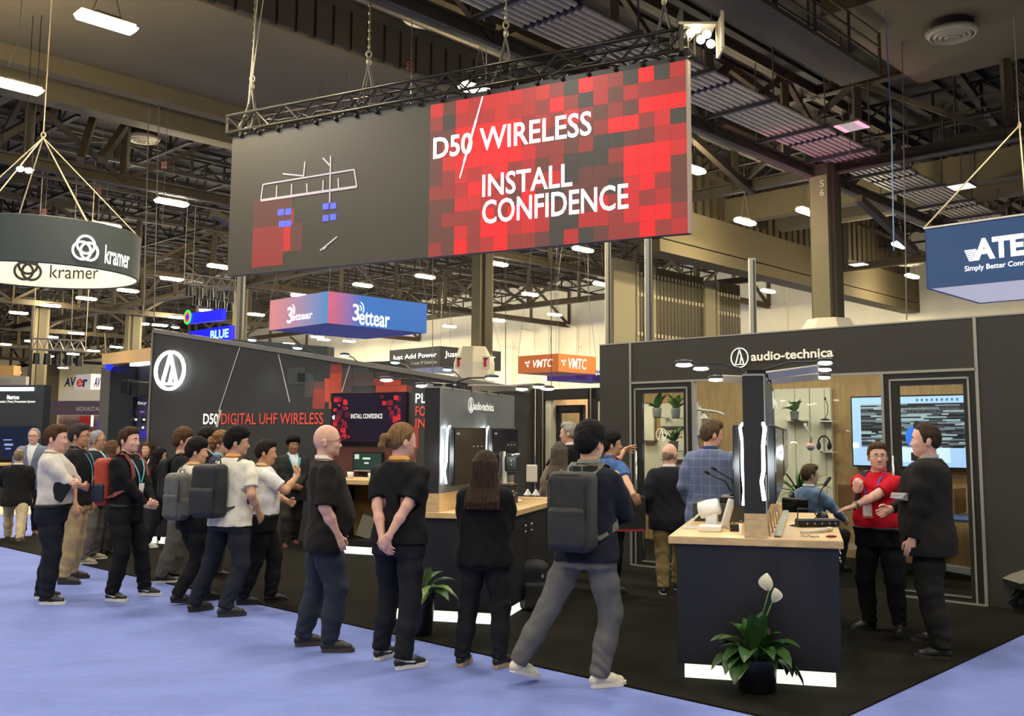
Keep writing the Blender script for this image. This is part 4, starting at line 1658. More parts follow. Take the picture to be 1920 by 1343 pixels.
# corner where the two kerb lines meet
ka, kb = (p0.dot(HU) * 0 + kl.dot(HV) * 0.5 + p0.dot(HV) * 0.5), (G(1650, 1316).dot(HU) + kr.dot(HU)) / 2
c0 = hall(kb, ka)
c1 = hall(G(-45, 1014).dot(HU), ka)
mb = MB()
pts = [c0, c0 + HV * 13, c1 + HV * 13, c1]
mb.prism([p + Vector((0, 0, 0.012)) for p in pts], [p + Vector((0, 0, 0.001)) for p in pts])
o = mb.build('booth_carpet', bcar)
tag(o, 'black carpet laid under the whole booth, edged by the blue aisle carpet', 'carpet')
FLOORZ = 0.012

# ---------------------------------------------------------------- big hanging screen on its truss
pb = DP(426, 518, 19.65)
Bp = Pl((pb.x, pb.y), -26.94)
q1 = Bp.px(1290, 437)[0]
zb = 4.90
zt = Bp.px(860, 188)[1]
t = thing('led_screen', 'huge wide video screen with red blocks hung on a black truss over the booth', 'screen', Bp.P(q1 / 2, zb))
mb = MB()
Bp.box(mb, 0, q1, zb, zt, -0.14, 0)
mb.build('cabinet', [M('screen_case', (24, 24, 24), 0.5)], t)
mb = MB()
Bp.box(mb, 0.0, q1, zb, zt, 0.001, 0.004)
mb.build('screen_surface', M('screen_base', (52, 48, 40), 0.6, emit=0.085, ecol=(104, 94, 74)), t)
mb = MB()
Bp.box(mb, q1, q1 + 0.03, zb, zt, -0.14, 0.005)
mb.build('edge_trim', M('edge_pale', (170, 150, 132), 0.5), t)
rc = [M('px_red%d' % i, tuple(int(v * 0.3) for v in c), 0.5, emit=0.68, ecol=c) for i, c in enumerate(((252, 28, 36), (222, 42, 44), (160, 54, 50), (112, 62, 54), (70, 64, 58), (194, 46, 46)))]
mb = MB()
qa = Bp.px(806, 320)[0]
cw = (q1 - qa) / 18.0
rows = 11
chh = (zt - zb) / rows
rr = random.Random(21)
hot = {}
for c in range(18):
    for r in range(rows):
        f = c / 18
        w = [0.08, 0.22, 0.36, 0.26, 0.04, 0.3]
        if c < 2:
            w = [0, 0.06, 0.3, 0.7, 0.2, 0.05]
        elif 2 <= c <= 7:
            w = [0.30, 0.5, 0.2, 0.05, 0.0, 0.4] if r >= 5 else [0.1, 0.35, 0.35, 0.12, 0.0, 0.4]
        elif 8 <= c <= 13:
            w = [0.02, 0.10, 0.42, 0.5, 0.12, 0.2]
        k = rr.choices(range(6), w)[0]
        if 3 <= c <= 6 and 6 <= r <= 8:
            k = 0
        if c in (14, 15, 16) and r in (4, 5):
            k = 0
        if (c, r) in ((4, 1), (5, 1), (6, 2), (4, 2), (5, 0), (13, 7), (15, 8), (16, 8), (17, 8), (9, 9), (16, 1), (15, 0)):
            k = 0
        if (c, r) in ((13, 6), (12, 6), (13, 3), (10, 4), (10, 5), (17, 7), (10, 1), (14, 10)):
            k = 4
        Bp.box(mb, qa + c * cw, qa + (c + 1) * cw - 0.002, zb + r * chh, zb + (r + 1) * chh - 0.002, 0.004, 0.007, k)
mb.build('pixel_blocks', rc, t)
mb = MB()
for x0, y0, x1, y1, k in ((475, 380, 547, 420, 3), (476, 378, 530, 497, 2), (491, 385, 529, 497, 0), (530, 395, 548, 470, 1), (545, 420, 566, 470, 3)):
    Bp.pbox(mb, x0, y0, x1, y1, 0.004, 0.006 + k * 0.0002, k)
mb.build('red_blocks', rc, t)
ghost = M('px_ghost', (170, 160, 168), 0.5, emit=0.35, ecol=(176, 166, 176))
mb = MB()
for pts in (((489, 376), (669, 350)), ((493, 346), (664, 318)), ((493, 346), (489, 376)), ((664, 318), (669, 350)), ((518, 372), (519, 348)), ((546, 369), (547, 345)), ((576, 365), (575, 344)), ((605, 361), (606, 338)), ((635, 356), (634, 334)), ((620, 292), (618, 380)), ((605, 296), (620, 312)), ((530, 326), (570, 330)), ((569, 330), (572, 303)), ((600, 470), (632, 444)), ((606, 468), (612, 462))):
    mb.bar(Bp.W(*pts[0], 0.012), Bp.W(*pts[1], 0.012), 0.05 if pts[0][1] > 360 and pts[0][0] < 500 else 0.03, 0.004, 0, up=Bp.n)
mb.build('rack_image', ghost, t)
mb = MB()
for x, y in ((526, 398), (540, 397), (528, 420), (540, 419), (610, 387), (624, 386), (610, 409), (624, 407)):
    Bp.pbox(mb, x - 5, y - 5, x + 6, y + 5, 0.008, 0.012)
mb.build('light_dots', M('px_blue', (70, 80, 220), 0.5, emit=0.8), t)
wl = M('px_white', (255, 246, 250), 0.5, emit=1.2)


def btext(txt, x0, y0, x1, y1, bold, nm):
    # pixel corners: lower left (x0, y0) and upper right (x1, y1) of the word on the sloping picture of the screen
    a, b = Bp.px(x0, y0, 0.014), Bp.px(x1, y1, 0.014)
    mb = MB()
    text_fit(mb, txt, Bp.P(a[0], a[1], 0.014), Bp.ex, (0, 0, 1), b[0] - a[0], b[1] - a[1], bold)
    mb.build(nm, wl, t)


btext('D50', 812, 299, 886, 247, 0.022, 'lettering')
btext('WIRELESS', 899, 284, 1109, 207, 0.014, 'lettering')
btext('INSTALL', 904, 370, 1073, 305, 0.014, 'lettering')
btext('CONFIDENCE', 904, 421, 1178, 343, 0.014, 'lettering')
mb = MB()
mb.bar(Bp.W(905, 181, 0.016), Bp.W(862, 334, 0.016), 0.025, 0.004, 0, up=Bp.n)
mb.bar(Bp.W(893, 224, 0.017), Bp.W(870, 304, 0.017), 0.04, 0.004, 0, up=Bp.n)
mb.build('slash', wl, t)

trm = M('truss_black', (66, 62, 52), 0.3, metal=0.75)
t = thing('box_truss', 'black lighting truss carrying the big screen', 'truss', Bp.P(q1 / 2, zt))
qe0, qe1 = -0.12, q1 + 0.05
z0, z1, o0, o1 = zt + 0.16, zt + 0.52, -0.30, 0.06
mb = MB()
for z in (z0, z1):
    for o_ in (o0, o1):
        mb.cyl(Bp.P(qe0, z, o_), Bp.P(qe1, z, o_), 0.034, n=8)
mb.build('chords', trm, t, smooth=True)
mb = MB()
n = 26
for i in range(n):
    a, b = qe0 + (qe1 - qe0) * i / n, qe0 + (qe1 - qe0) * (i + 1) / n
    zz = (z0, z1) if i % 2 else (z1, z0)
    for o_ in (o0, o1):
        mb.cyl(Bp.P(a, zz[0], o_), Bp.P(b, zz[1], o_), 0.02, n=6)
    oo = (o0, o1) if i % 2 else (o1, o0)
    for z in (z0, z1):
        mb.cyl(Bp.P(a, z, oo[0]), Bp.P(b, z, oo[1]), 0.013, n=6)
mb.build('lacing', trm, t)
for q in (qe0, qe1):
    mb = MB()
    for a, b in (((z0, o0), (z1, o0)), ((z1, o0), (z1, o1)), ((z1, o1), (z0, o1)), ((z0, o1), (z0, o0))):
        mb.cyl(Bp.P(q, *a), Bp.P(q, *b), 0.025, n=8)
    mb.build('end_frame', trm, t)
for i in range(20):
    q = 0.25 + i * (q1 - 0.5) / 19
    mb = MB()
    mb.bar(Bp.P(q, zt, -0.06), Bp.P(q, z0, -0.12), 0.06, 0.03)
    mb.ell(Bp.P(q, zt + 0.05, 0.03), (0.035, 0.035, 0.05), 8, 6)
    mb.build('clamp', [M('clamp_dark', (40, 38, 34), 0.4, metal=0.5)], t)
mb = MB()
Bp.box(mb, 0, q1, zt, zt + 0.09, -0.14, 0.0)
mb.build('hanging_bar', M('screen_case', (24, 24, 24), 0.5), t)
rr = random.Random(3)
mb = MB()
pa = [Bp.P(0.2 + i * (q1 - 0.4) / 60, z0 - 0.05 + rr.random() * 0.18, 0.02 + 0.06 * rr.random()) for i in range(61)]
mb.tube(pa, 0.022, 6)
mb.build('cable', bplas, t, smooth=True)
chm = M('chain_metal', (168, 158, 128), 0.4, metal=0.6)
for x, y, nm in ((463, 210, 'left end'), (683, 165, 'second from left'), (942, 105, 'middle'), (1241, 50, 'right end')):
    q, _ = Bp.px(x, y)
    p = Bp.P(q, z1, -0.12)
    t = thing('hoist_chain', {'left end': 'hoist chain at the left end of the black truss', 'second from left': 'hoist chain second from the left along the black truss', 'middle': 'hoist chain at the middle of the black truss above the words on screen', 'right end': 'hoist chain by the cluster of bright lamps on the truss end'}[nm], 'chain', p)
    mb = MB()
    for s in (-1, 1):
        mb.tube([Bp.P(q + s * 0.18, z1 - 0.36, o1), Bp.P(q + s * 0.12, z1 + 0.05, -0.1), Bp.P(q, z1 + 0.55, -0.12)], 0.022, 6)
        mb.tube([Bp.P(q + s * 0.18, z1 - 0.36, o0), Bp.P(q + s * 0.12, z1 + 0.05, -0.14), Bp.P(q, z1 + 0.55, -0.12)], 0.022, 6)
    mb.build('sling', M('sling_grey', (84, 78, 64), 0.6), t)
    mb = MB()
    mb.ell(p + Vector((0, 0, 0.62)), (0.05, 0.05, 0.09), 10, 8)
    mb.tube([p + Vector((0.05 * math.cos(a_), 0, 0.78 + 0.07 * math.sin(a_))) for a_ in [i * math.pi / 5 for i in range(10)]], 0.016, 6, closed=True)
    mb.build('hook', chm, t, smooth=True)
    mb = MB()
    zz = p.z + 0.84
    k = 0
    while zz < 13.6:
        w = 0.032 if k % 2 else 0.018
        mb.ell((p.x, p.y, zz), (w, 0.024, 0.055), 6, 4)
        zz += 0.085
        k += 1
    mb.build('chain', chm, t)
mb = MB()
mb.cyl(DP(466, 195, 19.4), DP(484, -10, 19.0), 0.016, n=6)
mb.cyl(DP(466, 195, 19.4), DP(495, -10, 19.6), 0.012, n=6)
tag(mb.build('safety_rope', M('rope_pale', (176, 168, 140), 0.7)), 'pair of pale safety ropes slanting up from the left truss end', 'rope')
c = Bp.P(q1 + 0.12, z1 + 0.02, -0.12)
t = thing('blinder_light', 'cluster of very bright bulbs on a plate at the right truss end', 'lamp', c)
mb = MB()
mb.box(c, (0.6, 0.5, 0.04), 0)
mb.box(c + Vector((0.42, 0, -0.1)), (0.03, 0.45, 0.62), 0)
mb.box(c + Vector((-0.25, 0, -0.1)), (0.06, 0.45, 0.7), 1)
for s in (-1, 1):
    mb.cyl(c + Vector((0.40, s * 0.22, 0.22)), c + Vector((0.40, s * 0.22, -0.4)), 0.025, n=6)
mb.build('bracket', [M('plate_alu', (170, 160, 132), 0.35, metal=0.7), trm], t)
bulb = M('bulb_hot', (255, 250, 230), 0.4, emit=30, ecol=(255, 248, 222))
for dx, dz in ((0.0, -0.08), (0.16, -0.17), (0.06, -0.26), (0.22, -0.33), (-0.1, -0.15)):
    mb = MB()
    mb.ell(c + Vector((dx, -0.2, dz)), (0.07, 0.05, 0.07), 12, 8)
    mb.build('bulb', bulb, t, smooth=True)

# ---------------------------------------------------------------- D50 wall
pd = DP(279, 796, 17.0)
Dp = Pl((pd.x, pd.y), -24.1)
t = thing('graphic_wall', 'black slope-topped wall with the D50 lettering and lit ring logo', 'display wall', Dp.P(3, 0))
mb = MB()
a, b = Dp.px(287, 623), Dp.px(985, 736)
qa, qb = Dp.px(279, 796)[0], b[0]
fr = [(qa, 0.02), (qb, 0.02), (b[0], b[1]), (a[0], a[1])]
mb.prism([Dp.P(q, z, 0) for q, z in fr], [Dp.P(q, z, -0.22) for q, z in fr])
mb.build('panel', M('d50_panel', (56, 55, 52), 0.5, noise=0.06, scale=2), t)
mb = MB()
mb.bar(Dp.P(a[0], a[1] + 0.03, -0.08), Dp.P(b[0], b[1] + 0.03, -0.08), 0.2, 0.07)
mb.bar(Dp.P(a[0], a[1], 0.005), Dp.P(qa, 0.02, 0.005), 0.035, 0.03)
mb.build('edge_trim', M('edge_grey', (134, 130, 120), 0.5, metal=0.4), t)
mb = MB()
lc = Dp.W(320, 695, 0.04)
rv = (Dp.px(320, 657.5)[1] - Dp.px(320, 732.5)[1]) / 2
ring_logo(mb, lc, Dp.ex, Vector((0, 0, 1)), rv, rv * 0.145, 0.04)
mb.build('ring_emblem', M('logo_lit', (255, 255, 252), 0.4, emit=2.2, ecol=(250, 252, 255)), t)
text_on(Dp, 'D50', 381, 775.5, 409, 796, 0.01, 'lettering', wlet, t, bold=0.02)
text_on(Dp, 'DIGITAL UHF WIRELESS', 415, 774.5, 606, 796, 0.01, 'lettering', rlet, t, bold=0.004)
mb = MB()
for x0, y0, x1, y1, w in ((450, 651, 410, 772, 0.018), (414, 769, 406, 801, 0.05), (522, 664, 543, 754, 0.018), (656, 686, 641, 735, 0.018)):
    mb.bar(Dp.W(x0, y0, 0.008), Dp.W(x1, y1, 0.008), w, 0.006, 0, up=Dp.n)
mb.build('line_graphic', M('line_grey', (190, 186, 174), 0.5), t)
mb = MB()
cols = [M('wall_red%d' % i, c, 0.55) for i, c in enumerate(((196, 76, 52), (150, 62, 50), (104, 60, 54), (66, 72, 70), (80, 66, 62)))]
for x0, y0, x1, y1, k in ((619, 684, 641, 700, 1), (619, 700, 641, 738, 0), (608.6, 710, 619, 754, 0), (588, 716, 608.6, 729, 2), (587, 727.5, 608.6, 767, 1), (617, 754, 623, 767, 0), (694.7, 710, 719.5, 723, 1), (717, 713, 751.6, 723, 0),
                          (705, 723, 763, 737, 0), (762, 723, 773.5, 736, 2), (662.6, 688, 693, 699, 3), (705, 698, 730, 710, 4), (558, 700, 588, 716, 3), (572, 716, 588, 745, 4), (540, 690, 572, 720, 3), (641, 690, 660, 736, 4), (660, 699, 700, 724, 4), (600, 838, 780, 905, 2), (766, 800, 784, 842, 1)):
    Dp.pbox(mb, x0, y0, x1, y1, 0.002, 0.004 + k * 0.0003, k)
mb.build('pixel_graphic', cols, t)
for s_, y0, y1, m_, x1 in (('PL', 738, 756, wlet, 799), ('FO', 762, 780, rlet, 798), ('IN', 785, 802, rlet, 797)):
    text_on(Dp, s_, 779, y0, x1, y1, 0.01, 'lettering', m_, t, bold=0.008)

t = thing('wall_television', 'wall television with dark red clusters reading INSTALL CONFIDENCE, on the D50 wall', 'television', Dp.W(691, 831, 0.05))
mb = MB()
Dp.pbox(mb, 622, 737, 760, 831.5, 0.03, 0.09)
mb.build('frame', M('tv_bezel', (40, 16, 18), 0.3), t, bevel=0.005)
mb = MB()
Dp.pbox(mb, 624, 740, 757.5, 829, 0.085, 0.094)
mb.build('screen', M('tv_navy', (30, 24, 40), 0.2, emit=0.10, ecol=(50, 36, 60)), t)
rr = random.Random(5)
mb = MB()
for i in range(70):
    x = rr.choice((rr.gauss(640, 9), rr.gauss(640, 9), rr.gauss(742, 11), rr.gauss(742, 11)))
    x = min(752, max(628, x))
    y = rr.uniform(744, 824)
    s = rr.uniform(2, 5)
    Dp.pbox(mb, x - s, y - s, x + s, y + s, 0.094, 0.0965 + rr.random() * 0.002, rr.randrange(3))
mb.build('cluster_print', [M('tv_red%d' % i, c, 0.4, emit=0.4, ecol=c) for i, c in enumerate(((180, 30, 40), (110, 20, 36), (70, 14, 34)))], t)
text_on(Dp, 'INSTALL CONFIDENCE', 658, 776, 717, 785, 0.1, 'lettering', wlet, t, bold=0.005)
mb = MB()
mb.cyl(Dp.W(627, 783, 0.095), Dp.W(627, 783, 0.1), 0.035, n=14)
mb.build('dot', wlet, t)
t = thing('small_display', 'small dark green display below the wall television', 'screen', Dp.W(690, 884, 0.05))
mb = MB()
Dp.pbox(mb, 662, 848, 716, 885, 0.03, 0.08)
mb.build('frame', bplas, t)
mb = MB()
Dp.pbox(mb, 664, 850, 714, 880, 0.08, 0.084)
mb.build('screen', M('screen_green', (38, 62, 58), 0.3, emit=0.15), t)
mb = MB()
Dp.pbox(mb, 665, 852, 673, 861, 0.084, 0.088)
Dp.pbox(mb, 680, 858, 694, 862, 0.084, 0.088)
Dp.pbox(mb, 683, 867, 691, 870, 0.084, 0.088)
mb.build('icon', M('icon_pale', (190, 220, 205), 0.4, emit=0.3), t)
mb = MB()
Dp.pbox(mb, 663, 881, 708, 885, 0.08, 0.12)
mb.build('shelf_edge', sil, t)

# counter along the D50 wall
DC = Pl(Dp.P(0, 0, 0.95), -24.1)
zt_ = 1.06
qa, qb = DC.px(600, 1000)[0], DC.px(790, 1000)[0]
t = thing('wall_counter', 'maple topped black counter along the D50 wall under the television', 'counter', DC.P((qa + qb) / 2, 0, -0.3))
mb = MB()
DC.box(mb, qa, qb, zt_ - 0.07, zt_, -0.75, 0.05)
mb.build('counter_top', wood, t, bevel=0.006)
mb = MB()
DC.box(mb, qa + 0.05, qa + 0.12, 0.12, zt_ - 0.07, -0.7, 0)
DC.box(mb, qb - 0.6, qb - 0.05, 0.12, zt_ - 0.07, -0.7, 0)
DC.box(mb, qa + 0.05, qb - 0.05, 0.12, 0.2, -0.7, 0)
mb.build('body', blk2, t)
mb = MB()
DC.box(mb, qa + 0.12, qb - 0.6, 0.2, zt_ - 0.08, -0.7, -0.66)
mb.build('back_board', M('board_tan', (150, 112, 58), 0.8, noise=0.3, scale=8), t)
mb = MB()
DC.box(mb, qa + 0.12, qb - 0.1, 0.014, 0.12, -0.68, -0.03)
mb.build('light_base', glow, t)
for x, y, s, lab in ((657, 893, 0.05, 'white cup nearest the bald man on the wall counter'), (695, 905, 0.045, 'white cup on the right half of the wall counter'), (698, 893, 0.035, 'small grey cup behind the white cup on the wall counter')):
    q, z = DC.px(x, y, -0.2)
    c = DC.P(q, zt_, -0.2)
    t = thing('cup', lab, 'cup', c)
    mb = MB()
    mb.lathe([(s * 0.75, 0), (s, s * 2), (s * 0.9, s * 2), (s * 0.66, 0.01)], c, 16)
    mb.build('vessel', white if s > 0.04 else gplas, t, smooth=True)
    mb = MB()
    mb.cyl(c + Vector((0, 0, s * 1.2)), c + Vector((0, 0, s * 1.25)), s * 0.85, n=16)
    mb.build('drink', M('coffee', (60, 40, 26), 0.3), t)
c = DC.P(DC.px(690, 990, -0.5)[0], 0.2, -0.5)
mb = MB()
mb.box(c + Vector((0, 0, 0.16)), (0.22, 0.3, 0.32), 0, Matrix.Rotation(0.3, 3, 'Y'))
tag(mb.build('carton', M('carton_grey', (150, 142, 122), 0.7), bevel=0.01), 'grey carton leaning inside the open wall counter', 'box')

# reception counter
RC = Pl(G(175, 1013), -24.1)
qa, qb = RC.px(152, 1015)[0], RC.px(345, 1020)[0]
t = thing('reception_counter', 'black reception counter with pale top in front of the ring logo', 'counter', RC.P((qa + qb) / 2, 0, -0.3))
mb = MB()
RC.box(mb, qa, qb, 0.12, 1.02, -0.6, 0.04)
mb.build('body', blk2, t)
mb = MB()
RC.box(mb, qa - 0.04, qb + 0.04, 1.02, 1.075, -0.64, 0.08)
mb.build('counter_top', M('top_pale', (226, 214, 184), 0.4), t, bevel=0.005)
mb = MB()
RC.box(mb, qa + 0.05, qb - 0.05, 0.014, 0.12, -0.55, 0.0)
mb.build('light_base', glow, t)


# ---------------------------------------------------------------- arm lights
def arm_light(p0, p1, lab, head=(0.16, 0.05, 0.03), col=None, flat=False, grp='arm lights'):
    p0, p1 = Vector(p0), Vector(p1)
    t = thing('arm_light', lab, 'lamp', p0, group=grp)
    d = (p1 - p0)
    dn = d.normalized()
    ah = math.atan2(d.y, d.x)
    R = Matrix.Rotation(ah, 3, 'Z')
    mb = MB()
    mb.box(p0 + Vector((0, 0, 0.02)), (0.07, 0.05, 0.06), 0, R)
    mb.build('clip', bplas, t)
    mb = MB()
    if flat:
        mb.bar(p0 + Vector((0, 0, 0.04)), p1, 0.025, 0.06, up=(0.2, -0.5, 1))
    else:
        mb.tube([p0 + Vector((0, 0, 0.04)), p0 + d * 0.5 + Vector((0, 0, 0.05)), p1], 0.009, 6)
    mb.build('arm', sil if flat else M('arm_dark', (60, 58, 54), 0.4, metal=0.5), t)
    hc = p1 + Vector((dn.x, dn.y, 0)) * head[0] * 0.5
    mb = MB()
    mb.ell(hc + Vector((0, 0, 0.012)), (head[0] * 0.62, head[1] * 1.15, head[2]), 14, 8, 0, R)
    mb.build('lamp_head', M('head_dark', (46, 46, 44), 0.4), t, smooth=True)
    mb = MB()
    mb.ell(hc + Vector((0, 0, -0.012)), (head[0] * 0.56, head[1], head[2] * 0.72), 14, 8, 0, R)
    mb.build('lens', col or M('arm_lens', (255, 255, 250), 0.4, emit=7, ecol=(255, 252, 240)), t, smooth=True)
    return t


cyan = M('arm_lens_cyan', (215, 245, 255), 0.4, emit=2.4, ecol=(200, 240, 255))
for (cx_, cy_), (hx, hy), w in (((362, 634), (333, 614), 'nearest the ring logo'), ((505, 656), (477, 638), 'behind the long slanted line'), ((597, 671), (563, 653), 'left of the television'), ((672, 684), (650, 667), 'above the left part of the television'), ((772, 700), (745, 680), 'above the right end of the television'), ((865, 715), (842, 693), 'at the low right end of the wall')):
    q, z = Dp.px(cx_, cy_, -0.1)
    p0 = Dp.P(q, Dp.px(cx_, cy_)[1], -0.1)
    p1 = Dp.W(hx, hy, 0.55)
    arm_light(p0, p1, 'slim arm light on the D50 wall top, ' + w, head=(0.2, 0.06, 0.025), col=cyan, grp='arm lights on the D50 wall')
    l = bpy.data.lights.new('wall_washer', 'SPOT')
    l.energy, l.color, l.spot_size, l.shadow_soft_size, l.spot_blend = 16, (0.78, 0.93, 1.0), math.radians(85), 0.05, 0.9
    lo = bpy.data.objects.new('wall_washer', l)
    COL.objects.link(lo)
    lo.location = p1 + Vector((0, 0, -0.05))
    lo.rotation_euler = (Dp.P(q, 1.6, 0) - p1).to_track_quat('-Z', 'Y').to_euler()


# ---------------------------------------------------------------- the two demo counters
def frame_of(pl, ang):
    return pl


def counter(org, ang, tall, labs):
    """org = front left corner of the lit base; x along the front, y back into the booth"""
    P0 = Pl(org, ang)
    L = lambda x, y, z: P0.P(x, z, -y)
    t = thing('demo_counter', labs[0], 'counter', L(0.51, 1.2, 0))
    hx = lambda mb, x0, x1, y0, y1, z0, z1, mi=0: P0.box(mb, x0, x1, z0, z1, -y1, -y0, mi)
    mb = MB()
    hx(mb, -0.045, 1.065, -0.03, 2.33, 0.115, tall - 0.055)
    mb.build('body', blk2, t)
    mb = MB()
    hx(mb, 0.0, 1.027, 0.0, 2.28, 0.014, 0.115)
    mb.build('light_base', glow, t)
    mb = MB()
    hx(mb, -0.10, 1.10, -0.06, 2.38, tall - 0.055, tall)
    mb.build('counter_top', wood, t, bevel=0.006)
    for j in range(3):                                  # cupboard doors on the right flank
        mb = MB()
        hx(mb, 1.065, 1.073, 0.06 + j * 0.76, 0.80 + j * 0.76, 0.14, tall - 0.09)
        dr = mb.build('door', blk2, t)
        for z in (tall - 0.17, tall - 0.23):
            mb = MB()
            p = L(1.075, 0.70 + j * 0.76 - (0.55 if j == 1 else 0), z)
            mb.ell(p + P0.ex * 0.02, (0.016, 0.03, 0.014), 10, 6)
            mb.build('knob', chrome, dr, smooth=True)
    return P0, L, hx, t


zf = Pl(G(1284, 1274), -14.7).px(1254, 1005, 0.06)[1]
P1, L1, hx1, ctr1 = counter(G(1284, 1274), -14.7, zf, ['nearest demo counter, black with maple top, lit white base and potted lily in front'])
TALL = zf
gm = G(930, 1174.5)
om = gm - Pl(gm, -14.9).ex * 1.027
P2, L2, hx2, ctr2 = counter(om, -14.9, TALL, ['farther demo counter, black with maple top, behind the woman in black'])


def partition(P0, L, hx, lab, x0, x1, ztop, right_mat, z_t):
    t = thing('counter_partition', lab, 'partition', L((x0 + x1) / 2, 1.1, z_t))
    mb = MB()
    hx(mb, x0, x1, -0.05, 2.3, z_t + 0.17, ztop)
    mb.build('panel', blk, t)
    mb = MB()
    hx(mb, x1, x1 + 0.004, -0.045, 2.3, z_t + 0.17, ztop - 0.005)
    mb.build('side_panel', right_mat, t)
    mb = MB()
    hx(mb, x0 - 0.002, x1 + 0.006, -0.055, 2.3, z_t, z_t + 0.17)
    mb.build('wood_base', wood, t)
    mb = MB()
    hx(mb, x0, x1 + 0.006, -0.056, 2.305, ztop - 0.004, ztop + 0.012)
    hx(mb, x1, x1 + 0.01, -0.056, -0.048, z_t + 0.17, ztop)
    hx(mb, x1, x1 + 0.01, 2.295, 2.305, z_t + 0.17, ztop)
    mb.build('edge_trim', sil, t)
    return t


qx0, qx1 = P1.px(1394, 850, 0.05)[0], P1.px(1434, 850, 0.05)[0]
zp = P1.px(1414, 704, 0.05)[1]
par1 = partition(P1, L1, hx1, 'tall black partition with logo standing on the nearest counter', qx0, qx1, zp, M('side_dark', (62, 63, 63), 0.4), TALL)
qy0, qy1 = P2.px(795, 850, 0.05)[0], P2.px(824, 850, 0.05)[0]
zp2 = P2.px(810, 727, 0.05)[1]
par2 = partition(P2, L2, hx2, 'tall grey partition with logo standing on the farther counter', qy0, qy1, zp2, gre, TALL)
FR1 = Pl(L1(qx1 + 0.006, 0, 0), 75.3)
FR2 = Pl(L2(qy1 + 0.006, 0, 0), 75.1)

for FRp, par, (lx, ly, lr), (tx0, ty0, tx1, ty1) in ((FR2, par2, (881, 760, 15), (886.5, 752.5, 924, 770)), (FR1, par1, (1447, 750, 16), (1448.5, 741, 1455, 763))):
    mb = MB()
    q, z = FRp.px(lx, ly)
    ring_logo(mb, FRp.P(q, z, 0.01), FRp.ex, Vector((0, 0, 1)), 0.078, 0.008, 0.004)
    mb.build('ring_emblem', wlet, par)
    mb = MB()
    q0, q1_ = FRp.px(tx0, (ty0 + ty1) / 2)[0], FRp.px(tx1, (ty0 + ty1) / 2)[0]
    zc = FRp.px((tx0 + tx1) / 2, (ty0 + ty1) / 2)[1]
    text_fit(mb, 'audio-technica', FRp.P(q0, zc - 0.05, 0.01), FRp.ex, (0, 0, 1), q1_ - q0, 0.085, 0.02)
    mb.build('lettering', wlet, par)


def side_monitor(P0, L, hx, xs, y0, y1, z0, z1, sgn, lab, logo=False):
    """a flat monitor held parallel to the partition; sgn +1 right face, -1 left face"""
    xa, xb = (xs + 0.05, xs + 0.095) if sgn > 0 else (xs - 0.095, xs - 0.05)
    t = thing('demo_monitor', lab, 'monitor', L(xs + sgn * 0.07, (y0 + y1) / 2, z0))
    mb = MB()
    hx(mb, xa, xb, y0, y1, z0, z1)
    mb.build('case', bplas, t, bevel=0.004)
    mb = MB()
    xo = xb if sgn > 0 else xa - 0.004
    hx(mb, xo, xo + 0.004, y0 + 0.015, y1 - 0.015, z0 + 0.015, z1 - 0.015)
    mb.build('screen', M('mon_screen', (26, 26, 34), 0.12, emit=0.05, ecol=(40, 44, 70)), t)
    mb = MB()
    xo2 = xb + 0.005 if sgn > 0 else xa - 0.009
    for k in range(3):
        hx(mb, xo2, xo2 + 0.002, y0 + (y1 - y0) * (0.55 + 0.13 * k), y0 + (y1 - y0) * (0.60 + 0.13 * k), z1 - 0.19, z1 - 0.178)
    hx(mb, xo2, xo2 + 0.002, y0 + 0.05, y0 + 0.14, z1 - 0.07, z1 - 0.05)
    mb.build('menu', M('menu_grey', (150, 150, 160), 0.4, emit=0.2), t)
    mb = MB()
    xi = xs + sgn * 0.028
    ym = y0 - 0.02
    mb.tube([L(xi, ym, z0 + 0.02), L(xi - sgn * 0.012, ym - 0.02, z0 + 0.13), L(xi, ym, z0 + (z1 - z0) * 0.42), L(xi, ym, z1 - 0.12), L(xi + sgn * 0.012, ym - 0.01, z1 - 0.02), L(xi, y0 + 0.06, z1 + 0.01)], 0.011, 8)
    mb.build('led_strip', ledw, t, smooth=True)
    mb = MB()
    hx(mb, min(xs, xs + sgn * 0.05), max(xs, xs + sgn * 0.05), (y0 + y1) / 2 - 0.1, (y0 + y1) / 2 + 0.1, (z0 + z1) / 2 - 0.1, (z0 + z1) / 2 + 0.1)
    mb.build('bracket', bplas, t)
    l = bpy.data.lights.new('strip_glow', 'POINT')
    l.energy, l.color, l.shadow_soft_size = 6, (0.9, 0.97, 1), 0.1
    o = bpy.data.objects.new('strip_glow', l)
    COL.objects.link(o)
    o.location = L(xs + sgn * 0.03, y0 - 0.10, (z0 + z1) / 2)
    return t


FRm = Pl(L1(qx1 + 0.1, 0, 0), 75.3)
zmt, zmb = FRm.px(1456, 799)[1], FRm.px(1456, 942)[1]
ya, yb, yc, yd = (FRm.px(x, 860)[0] for x in (1453, 1467, 1469, 1477))
side_monitor(P1, L1, hx1, qx1 + 0.006, ya, yb, zmb, zmt, 1, 'monitor with white light tape on the right of the near partition')
side_monitor(P1, L1, hx1, qx1 + 0.006, yc, yd, zmb + 0.05, zmt - 0.0, 1, 'second monitor farther back on the right of the near partition')
zl0, zl1 = P1.px(1385, 952, -0.3)[1], P1.px(1385, 797, -0.3)[1]
side_monitor(P1, L1, hx1, qx0, 0.30, 0.95, zl0, zl1, -1, 'edge-on monitor with light tape on the left of the near partition')
FRm = Pl(L2(qy1 + 0.1, 0, 0), 75.1)
za, zb_ = FRm.px(880, 802)[1], FRm.px(880, 907)[1]
ya, yb, yc, yd = (FRm.px(x, 860)[0] for x in (851, 911, 923, 971))
